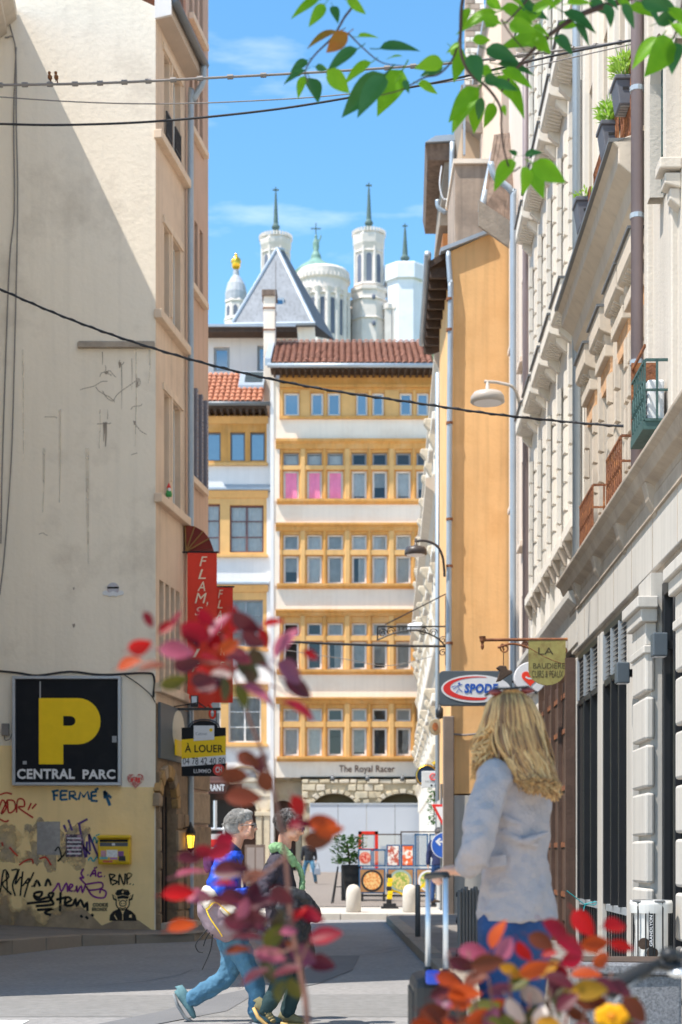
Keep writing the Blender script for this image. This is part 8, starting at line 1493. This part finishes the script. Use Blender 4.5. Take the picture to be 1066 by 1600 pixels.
cherry = lambda t: (math.sin(math.pi * t ** .72) ** .9) * (1 - .25 * t) if t < .8 else max(0, (1 - t) / .2) * .36 + (.0 if t > .99 else .02)
LM = {'red': leafmat('leaf_red', (.45, .006, .006), (.2, .004, .006), .35), 'crim': leafmat('leaf_crimson', (.28, .006, .02), (.12, .004, .012), .3), 'pink': leafmat('leaf_pink', (.36, .1, .15), (.2, .025, .05), .25, .4), 'mauve': leafmat('leaf_mauve', (.17, .05, .09), (.1, .02, .04), .2, .4), 'plum': leafmat('leaf_plum', (.05, .008, .014), (.1, .012, .02), .15, .45), 'orange': leafmat('leaf_orange', (.42, .065, .008), (.28, .035, .008), .35), 'brown': leafmat('leaf_brown', (.13, .025, .01), (.1, .025, .01), .25), 'yell': leafmat('leaf_yellow', (.45, .19, .01), (.22, .13, .01), .35), 'olive': leafmat('leaf_olive', (.09, .1, .01), (.06, .05, .01), .3), 'white': leafmat('leaf_pale', (.4, .3, .28), (.3, .24, .2), .25, .25), 'dgreen': leafmat('leaf_dark_green', (.035, .05, .015), (.06, .03, .02), .25)}
LMESH = {k: leafmesh('leaf', 1, .29, oval, .18, .3, m) for k, m in LM.items()}
def put_leaf(root, px, py, lpx, ang, key, Y, rr3, tilt=None):
    """leaf centred at the given place, lying along angle ang, rolled about its rib by a random tilt"""
    key = {'pink': 'crim', 'mauve': 'plum'}.get(key, key) if rr3.random() < .45 else key; s_ = Y / FPX; c = P3(px, py, Y) - Vector(root.location); L_ = lpx * s_ * .95; a = R(ang); yaw = rr3.uniform(-.45, .45)
    d = Vector((math.cos(a) * math.cos(yaw), math.sin(yaw), math.sin(a) * math.cos(yaw))); roll = rr3.uniform(-.9, .9) if tilt is None else tilt
    nrm = Vector((0, -1, .35)); nrm = (nrm - d * nrm.dot(d)).normalized(); sd = nrm.cross(d).normalized(); q_ = Matrix.Rotation(roll, 3, d); nrm = q_ @ nrm; sd = q_ @ sd
    M = Matrix((d, sd, nrm)).transposed().to_4x4(); o = inst(LMESH[key], 'leaf', root); o.matrix_basis = Matrix.Translation(c - d * L_ * .5) @ M @ Matrix.Diagonal((L_, L_ * rr3.uniform(.85, 1.2), L_, 1)); return o
r4 = random.Random(21)
tp = thing('smoke_bush', 'thin-stemmed bush with two tufts of red and plum leaves before the walkers', 'shrub', (PX(492, 3.1), 3.1, .31))
C1 = '232,968,30,-60,crim 261,979,35,40,red 276,965,30,70,pink 218,1011,44,12,red 201,1036,46,22,orange 236,1040,48,15,brown 276,1016,60,-3,pink 292,1038,52,5,mauve 306,989,60,-25,pink 343,974,52,60,pink 322,966,42,-50,crim 366,968,50,80,red 384,974,58,-40,plum 427,972,40,25,red 445,1003,64,55,pink 413,998,38,-70,red 486,1023,30,-15,red 454,1050,58,-32,mauve 467,1076,58,-25,plum 400,1080,60,-25,pink 419,1095,46,-30,plum 467,1107,64,-25,pink 340,1000,44,40,red 317,1048,44,-10,red 354,1046,44,20,red 330,1068,54,20,plum 272,1066,50,12,olive 388,1046,54,-35,dgreen 352,1078,46,-80,dgreen 378,1088,46,-60,olive 346,1054,40,10,white 371,1024,52,-20,plum 403,1028,42,-50,dgreen 300,1000,40,-35,mauve 358,1010,40,30,orange 395,1000,46,-30,mauve 330,1028,40,-5,crim 392,1062,40,-50,dgreen 314,1062,38,10,plum 420,1046,40,-30,plum'
C2 = '466,1260,42,-62,red 380,1245,62,0,brown 466,1288,42,10,pink 503,1286,58,10,orange 516,1298,50,2,orange 498,1312,54,-6,brown 320,1331,38,-12,crim 296,1341,44,2,mauve 301,1362,62,18,pink 359,1359,64,8,mauve 280,1395,58,8,red 311,1401,48,0,pink 285,1446,54,20,orange 397,1369,48,30,brown 366,1402,56,5,mauve 407,1412,56,22,plum 392,1436,56,-4,plum 465,1430,42,55,red 486,1430,48,-20,crim 452,1455,34,10,pink 387,1463,58,8,plum 427,1463,46,50,olive 422,1493,58,-10,pink 372,1484,46,15,brown 473,1494,54,-20,mauve 508,1462,58,20,crim 502,1505,48,-10,plum 447,1516,54,25,mauve 437,1549,40,80,olive 460,1546,42,-70,olive 397,1524,54,40,plum 388,1187,46,-30,brown 366,1212,52,-10,brown 415,1222,44,-70,brown 408,1192,42,45,plum 345,1330,44,30,crim 352,1312,40,20,crim 440,1400,46,-40,plum 450,1480,40,10,brown 404,1450,46,-15,mauve 436,1440,40,70,dgreen 380,1420,40,60,pink 372,1440,52,-8,mauve 420,1520,44,-60,dgreen 344,1408,40,-20,mauve 396,1395,44,70,plum 350,1380,40,12,pink 440,1478,44,-25,plum'
for s__, Y in ((C1, 3.05), (C2, 3.1)):
    for it in s__.split():
        a = it.split(','); put_leaf(tp, float(a[0]), float(a[1]), float(a[2]), float(a[3]), a[4], Y + r4.uniform(-.07, .07), r4)
stm = mat('bush_stem', (.16, .07, .05), .6, .2, 20, bump=.1)
def stem(root, pts, Y, r0, r1):
    c = crom([P3(x, y_, Y + d) - Vector(root.location) for x, y_, d in pts], 6); b = MB(); n = len(c); b.tube(c, [r0 + (r1 - r0) * i / (n - 1) for i in range(n)], 6); return b.obj('stem', stm, root, smooth=True)
stem(tp, [(492, 2520, 0), (488, 1900, 0), (480, 1600, 0), (470, 1520, 0), (455, 1440, .02), (446, 1340, .03), (424, 1220, .03), (392, 1130, 0), (360, 1040, -.02), (345, 985, 0)], 3.1, .008, .0024)
for pts in ([(455, 1440, .02), (420, 1440, 0), (370, 1420, -.03), (310, 1400, -.03)], [(462, 1480, 0), (430, 1490, 0), (390, 1475, 0)], [(446, 1340, .03), (400, 1370, 0), (340, 1360, 0)], [(360, 1040, -.02), (300, 1030, 0), (240, 1010, 0)], [(370, 1070, 0), (420, 1070, 0), (460, 1090, 0)], [(424, 1220, .03), (395, 1210, 0), (370, 1230, 0)], [(470, 1500, 0), (490, 1460, 0), (508, 1450, 0)], [(440, 1300, .03), (470, 1290, 0), (500, 1300, 0)]): stem(tp, pts, 3.1, .003, .0014)
tb = thing('foliage_bush', 'low bush of orange, red and pink leaves filling the bottom right corner', 'shrub', (PX(830, 3.3), 3.3, .31))
C3 = '777,1459,54,70,orange 741,1488,54,-5,pink 789,1482,54,48,pink 819,1488,46,-60,red 858,1490,28,20,red 762,1505,58,10,brown 722,1507,50,-20,mauve 871,1454,60,-32,pink 893,1478,62,-25,pink 911,1442,54,-55,red 962,1446,50,8,red 930,1475,48,5,orange 972,1478,40,-20,red 846,1471,48,-25,brown 835,1515,54,20,orange 876,1532,60,-18,mauve 916,1521,52,8,orange 727,1551,62,10,orange 692,1551,48,25,plum 678,1584,58,15,brown 805,1580,50,-60,white 833,1556,50,-40,white 871,1572,58,-55,olive 757,1573,58,20,olive 783,1546,46,10,mauve 923,1563,56,-12,brown 921,1547,60,3,yell 846,1590,46,80,white 800,1518,46,-20,yell 858,1513,40,50,yell 742,1530,46,30,brown 700,1530,44,-15,orange 812,1535,44,35,olive 884,1556,50,20,olive 776,1590,50,-20,mauve 902,1585,46,-40,brown 946,1540,44,-10,plum 895,1500,44,15,pink 940,1500,40,25,orange 874,1516,40,-40,crim 820,1600,50,30,olive 860,1604,50,-20,yell 735,1598,50,15,brown 694,1606,50,0,orange'
for it in C3.split(): a = it.split(','); put_leaf(tb, float(a[0]), float(a[1]), float(a[2]), float(a[3]), a[4], 3.3 + r4.uniform(-.15, .15), r4)
for k in range(130):
    x = r4.uniform(660, 1000); y_ = r4.uniform(1590, 1760) if k > 30 else r4.uniform(1530, 1620); put_leaf(tb, x, y_, r4.uniform(40, 60), r4.uniform(-60, 80), r4.choice(['orange', 'olive', 'brown', 'plum', 'mauve', 'yell', 'dgreen', 'olive']), 3.3 + r4.uniform(-.2, .25), r4)
for k in range(9): x = 700 + 32 * k; stem(tb, [(830 + (x - 830) * .3, 2560, 0), (830 + (x - 830) * .5, 1900, .02), (830 + (x - 830) * .8, 1640, r4.uniform(-.1, .1)), (x, 1500 + r4.uniform(-30, 60), r4.uniform(-.12, .12))], 3.3, .008, .002)
fl_ = thing('yellow_flower', 'bright yellow flower head under the bicycle handlebar', 'flower', P3(955, 1588, 3.2)); s_ = 3.2 / FPX
for k in range(7): a = 2 * math.pi * k / 7; b = MB(); b.ell((math.cos(a) * 15 * s_, -.004, math.sin(a) * 10 * s_), (13 * s_, .006, 11 * s_), 10); b.obj('petal', leafmat('petal_yellow', (.9, .5, .01), (.95, .42, .01), .3), fl_, smooth=True)
b = MB(); b.ell((0, -.008, 0), (8 * s_, .006, 7 * s_), 10); b.obj('flower_centre', leafmat('petal_centre', (.7, .25, .01), (.6, .2, .01), .1), fl_, smooth=True); b = MB(); b.tube([(0, 0, 0), (.01, .01, -.3), (-.02, .02, -.84)], .003, 6); b.obj('stem', LM['olive'], fl_)
# bicycle: only the bar end shows above the bush
YBk = 3.7; bk = thing('bicycle', 'bicycle with black handlebar leaning behind the orange bush', 'bicycle', (PX(985, YBk), YBk, .31)); B_ = lambda px, py, dy=0.: P3(px, py, YBk + dy) - Vector(bk.location)
hz = B_(950, 1545).z; b = MB(); b.tube(crom([B_(895, 1546, -.12), B_(935, 1548, -.05), B_(965, 1538, .0), B_(1000, 1518, .06), B_(1030, 1506, .1), B_(1075, 1490, .2)], 5), .0125, 10); hbar = b.obj('handlebar', black, bk, smooth=True)
b = MB(); b.tube(crom([B_(960, 1541, -.01), B_(985, 1527, .03), B_(1010, 1514, .08)], 4), .019, 10); b.obj('grip', blackm, hbar, smooth=True); b = MB(); b.tube(crom([B_(1012, 1512, .08), B_(985, 1540, .0), B_(968, 1556, -.03), B_(960, 1572, -.04)], 5), [(.007, .004)] * 16, 8); b.obj('brake_lever', zincd, hbar, smooth=True); b = MB(); b.ell(B_(958, 1550, -.02), (.018, .02, .016), 10); b.ell(B_(1045, 1492, .1), (.024, .03, .02), 10); b.obj('clamp', black, hbar, smooth=True)
b = MB(); b.ell(B_(1062, 1520, .1), (.03, .03, .012), 12); b.obj('bell', alu, hbar, smooth=True)
def tor(c, r_, rt, m, name, n=36): b = MB(); b.tube([(c[0] + r_ * math.cos(a), c[1] + r_ * .0, c[2] + r_ * math.sin(a)) for a in [2 * math.pi * k / n for k in range(n + 1)]], rt, 8); return b.obj(name, m, bk, smooth=True)
for cx_ in (.12, 1.17):
    wh_ = tor((cx_, .1, .34), .32, .018, blackm, 'wheel'); b = MB(); [b.tube([(cx_, .1, .34), (cx_ + .31 * math.cos(a), .1, .34 + .31 * math.sin(a))], .0015, 3) for a in [2 * math.pi * k / 20 for k in range(20)]]; b.obj('spokes', alu, wh_)
b = MB(); hd_ = Vector((.28, .1, .8)); [b.tube([p, q_], .015, 8) for p, q_ in ((Vector((.12, .1, .34)), hd_), (hd_, Vector((.62, .1, .34))), (hd_, Vector((.8, .1, .78))), (Vector((.62, .1, .34)), Vector((.8, .1, .82))), (Vector((.62, .1, .34)), Vector((1.17, .1, .34))), (Vector((.8, .1, .78)), Vector((1.17, .1, .34))), (hd_, B_(1030, 1506, .1)))]; b.obj('frame', black, bk, smooth=True); b = MB(); b.tube([(.68, .1, .86), (.8, .1, .88), (.95, .1, .87)], [(.03, .02), (.07, .03), (.08, .03)], 10); b.obj('saddle', blackm, bk, smooth=True)
# ---- cherry tree: the twigs hang in at the top, trunk and crown stand out of frame
YT_ = 5.6
ct = thing('cherry_tree', 'cherry tree whose leafy green twigs hang into the top of the view', 'tree', (3.4, 4.6, .31))
cl1 = leafmat('cherry_leaf', (.12, .32, .012), (.2, .42, .02), .55, .4); cl2 = leafmat('cherry_leaf_deep', (.03, .12, .025), (.045, .15, .05), .35, .35); cl3 = leafmat('cherry_leaf_bronze', (.3, .1, .02), (.2, .16, .02), .4)
CM = [leafmesh('leaf', 1, .27, cherry, .16, .35, m) for m in (cl1, cl2, cl3)]
LV = '130,0,60,35 145,10,108,60 165,15,178,50 200,0,250,30 180,80,105,108 205,85,150,130 230,95,280,90 100,155,60,180 95,180,40,208 92,195,75,245 105,200,128,250 120,172,150,178 230,125,150,175 265,160,195,205 150,180,205,235 300,190,195,285 300,195,235,280 345,180,285,280 285,125,380,118 310,150,340,140 350,205,360,235 385,215,435,235 450,160,385,170 450,175,395,190 345,195,320,215 175,100,160,130 590,30,490,70 545,45,600,55 600,20,680,50 560,70,590,35 500,110,460,130 525,105,570,100 500,140,480,200 520,140,545,200 560,125,635,150 550,170,575,200 590,165,680,180 600,180,675,215 590,195,625,245 600,200,660,285 540,225,470,300 535,240,475,320 550,250,540,305 580,265,560,320 540,250,530,330 605,270,610,295 650,20,720,40 700,20,645,62 720,100,605,110 740,90,780,130 760,30,840,70 790,60,830,110 700,60,680,100 870,10,885,60 910,10,945,65 930,15,1000,35 960,5,1030,20 1010,95,940,160 1040,100,985,180 1050,110,1040,175 1000,60,1066,30 1040,60,1075,92 680,30,730,0 770,10,830,0 650,0,690,30 630,410,585,475 640,400,620,385 660,400,700,390 680,420,760,465 665,430,660,490 680,430,705,500 680,70,720,85 745,70,800,60 620,60,680,75 640,100,700,120 690,95,720,130 830,0,870,30 900,0,940,20 980,20,1010,60 1000,0,1060,40 1030,20,1080,60 860,-10,900,15 760,-5,720,20 560,-5,600,20 515,20,500,60 470,120,505,150 555,200,600,215 575,215,640,225 620,-10,660,15 700,-10,740,15'
r5 = random.Random(5)
o0 = Vector(ct.location)
for i, it in enumerate(LV.split(' ')): pass
vals = [float(v) for v in LV.replace(' ', ',').split(',')]
for i in range(0, len(vals), 4):
    x0, y0, x1, y1 = [420 + vals[i] / 1.65, vals[i + 1] / 1.65, 420 + vals[i + 2] / 1.65, vals[i + 3] / 1.65]
    dep = r5.uniform(-.25, .25); p0 = P3(x0, y0, YT_ + dep) - o0; p1 = P3(x1, y1, YT_ + dep + r5.uniform(-.05, .05)) - o0; d = (p1 - p0); L_ = d.length; d.normalize(); nrm = Vector((r5.uniform(-.6, .6), -1, r5.uniform(-.2, .8))); nrm = (nrm - d * nrm.dot(d)).normalized(); sd = nrm.cross(d)
    o = inst(CM[2] if i in (16, 20) else CM[1] if r5.random() < .35 else CM[0], 'leaf', ct); o.matrix_basis = Matrix.Translation(p0) @ Matrix((d, sd, nrm)).transposed().to_4x4() @ Matrix.Diagonal((L_ * 1.12, L_ * r5.uniform(.95, 1.25), L_, 1))
bark = mat('cherry_bark', (.06, .035, .028), .8, .3, 10, bump=.5)
def branch(pts, r0, r1, raw=False):
    c = crom([(P3(420 + x / 1.65, y_ / 1.65, YT_ + d) - o0) if not raw else Vector((x, y_, d)) for x, y_, d in pts], 6); b = MB(); n = len(c); b.tube(c, [r0 + (r1 - r0) * i / (n - 1) for i in range(n)], 7); b.obj('twig' if r0 < .02 else 'limb', bark, ct, smooth=True)
branch([(1120, -120, .1), (1000, -40, .1), (910, 2, .05), (850, 20, 0), (790, 45, 0), (730, 85, 0), (690, 120, 0), (640, 175, 0), (600, 235, 0)], .014, .004)
branch([(560, -120, 0), (505, -20, 0), (495, 80, 0), (497, 140, 0), (520, 190, 0), (560, 222, 0), (590, 260, 0), (600, 290, 0), (600, 330, 0), (608, 390, 0), (625, 440, 0), (650, 430, 0)], .007, .0025)
branch([(497, 80, 0), (475, 150, .05), (440, 190, .05), (400, 200, .05), (345, 230, .05), (290, 245, .05)], .004, .0018); branch([(260, -100, 0), (225, 0, 0), (195, 45, 0), (165, 95, 0), (120, 140, 0), (95, 180, 0), (100, 210, 0)], .005, .002); branch([(205, 85, 0), (240, 120, 0), (290, 160, 0), (350, 170, 0)], .003, .0015); branch([(640, 175, 0), (690, 140, 0), (730, 85, 0)], .003, .003); branch([(1080, -60, .1), (1060, 40, .1), (1045, 100, .1)], .005, .0025); branch([(610, 60, 0), (640, 30, 0), (700, -40, 0)], .003, .004); branch([(600, 50, 0), (622, 85, 0), (660, 130, 0)], .003, .002)
branch([(0, 0, 0), (-.1, .05, 1.2), (-.25, .1, 2.4), (-.6, .2, 3.6)], .15, .1, True); branch([(-.6, .2, 3.6), (-1.2, .6, 4.6), (-2.1, 1.0, 4.9), (-3.2, .9, 5.3), (-4.4, .4, 5.6)], .08, .03, True); branch([(-.4, .15, 3.0), (-.2, .9, 3.9), (-.7, 1.1, 4.35), (-1.3, 1.15, 4.5)], .05, .012, True); branch([(-2.1, 1.0, 4.9), (-3.0, 1.0, 4.75), (-3.4, 1.0, 4.6)], .02, .008, True); branch([(-2.5, 1.0, 5.0), (-3.6, 1.05, 4.9), (-3.85, 1.0, 4.7)], .02, .006, True)
# crown above the view: unseen leaves, massed to shade the person with the suitcase
b = MB()
for k in range(8000):
    c = r5.choice([(-4.75, .3, 5.4, .8), (-4.75, .3, 5.6, .9), (-4.6, .3, 5.2, .8), (-4.9, .15, 5.7, 1.0), (-4.9, .15, 5.5, 1.1), (-4.4, .3, 6.2, 1.0), (-3.6, .2, 6.0, .9), (-1.6, .5, 6.2, 1.2), (-.4, 0, 5.6, 1.4), (-5.4, .1, 6.3, .9)])
    v = Vector((r5.gauss(0, 1), r5.gauss(0, 1), r5.gauss(0, .7))); v = v.normalized() * c[3] * r5.random() ** .4; p = Vector(c[:3]) + v
    if o0.z + p.z - 1.4 < (HY + 70) / FPX * max(.5, o0.y + p.y): continue
    d = Vector((r5.uniform(-1, 1), r5.uniform(-1, 1), r5.uniform(-1.2, .2))).normalized(); s__ = d.cross(Vector((r5.uniform(-1, 1), r5.uniform(-1, 1), 1))).normalized() * .033; l_ = r5.uniform(.1, .15); b.add([p, p + d * l_ * .4 + s__, p + d * l_, p + d * l_ * .4 - s__], [(0, 1, 2, 3)])
stuff(b.obj('shade_crown', cl1, ct))
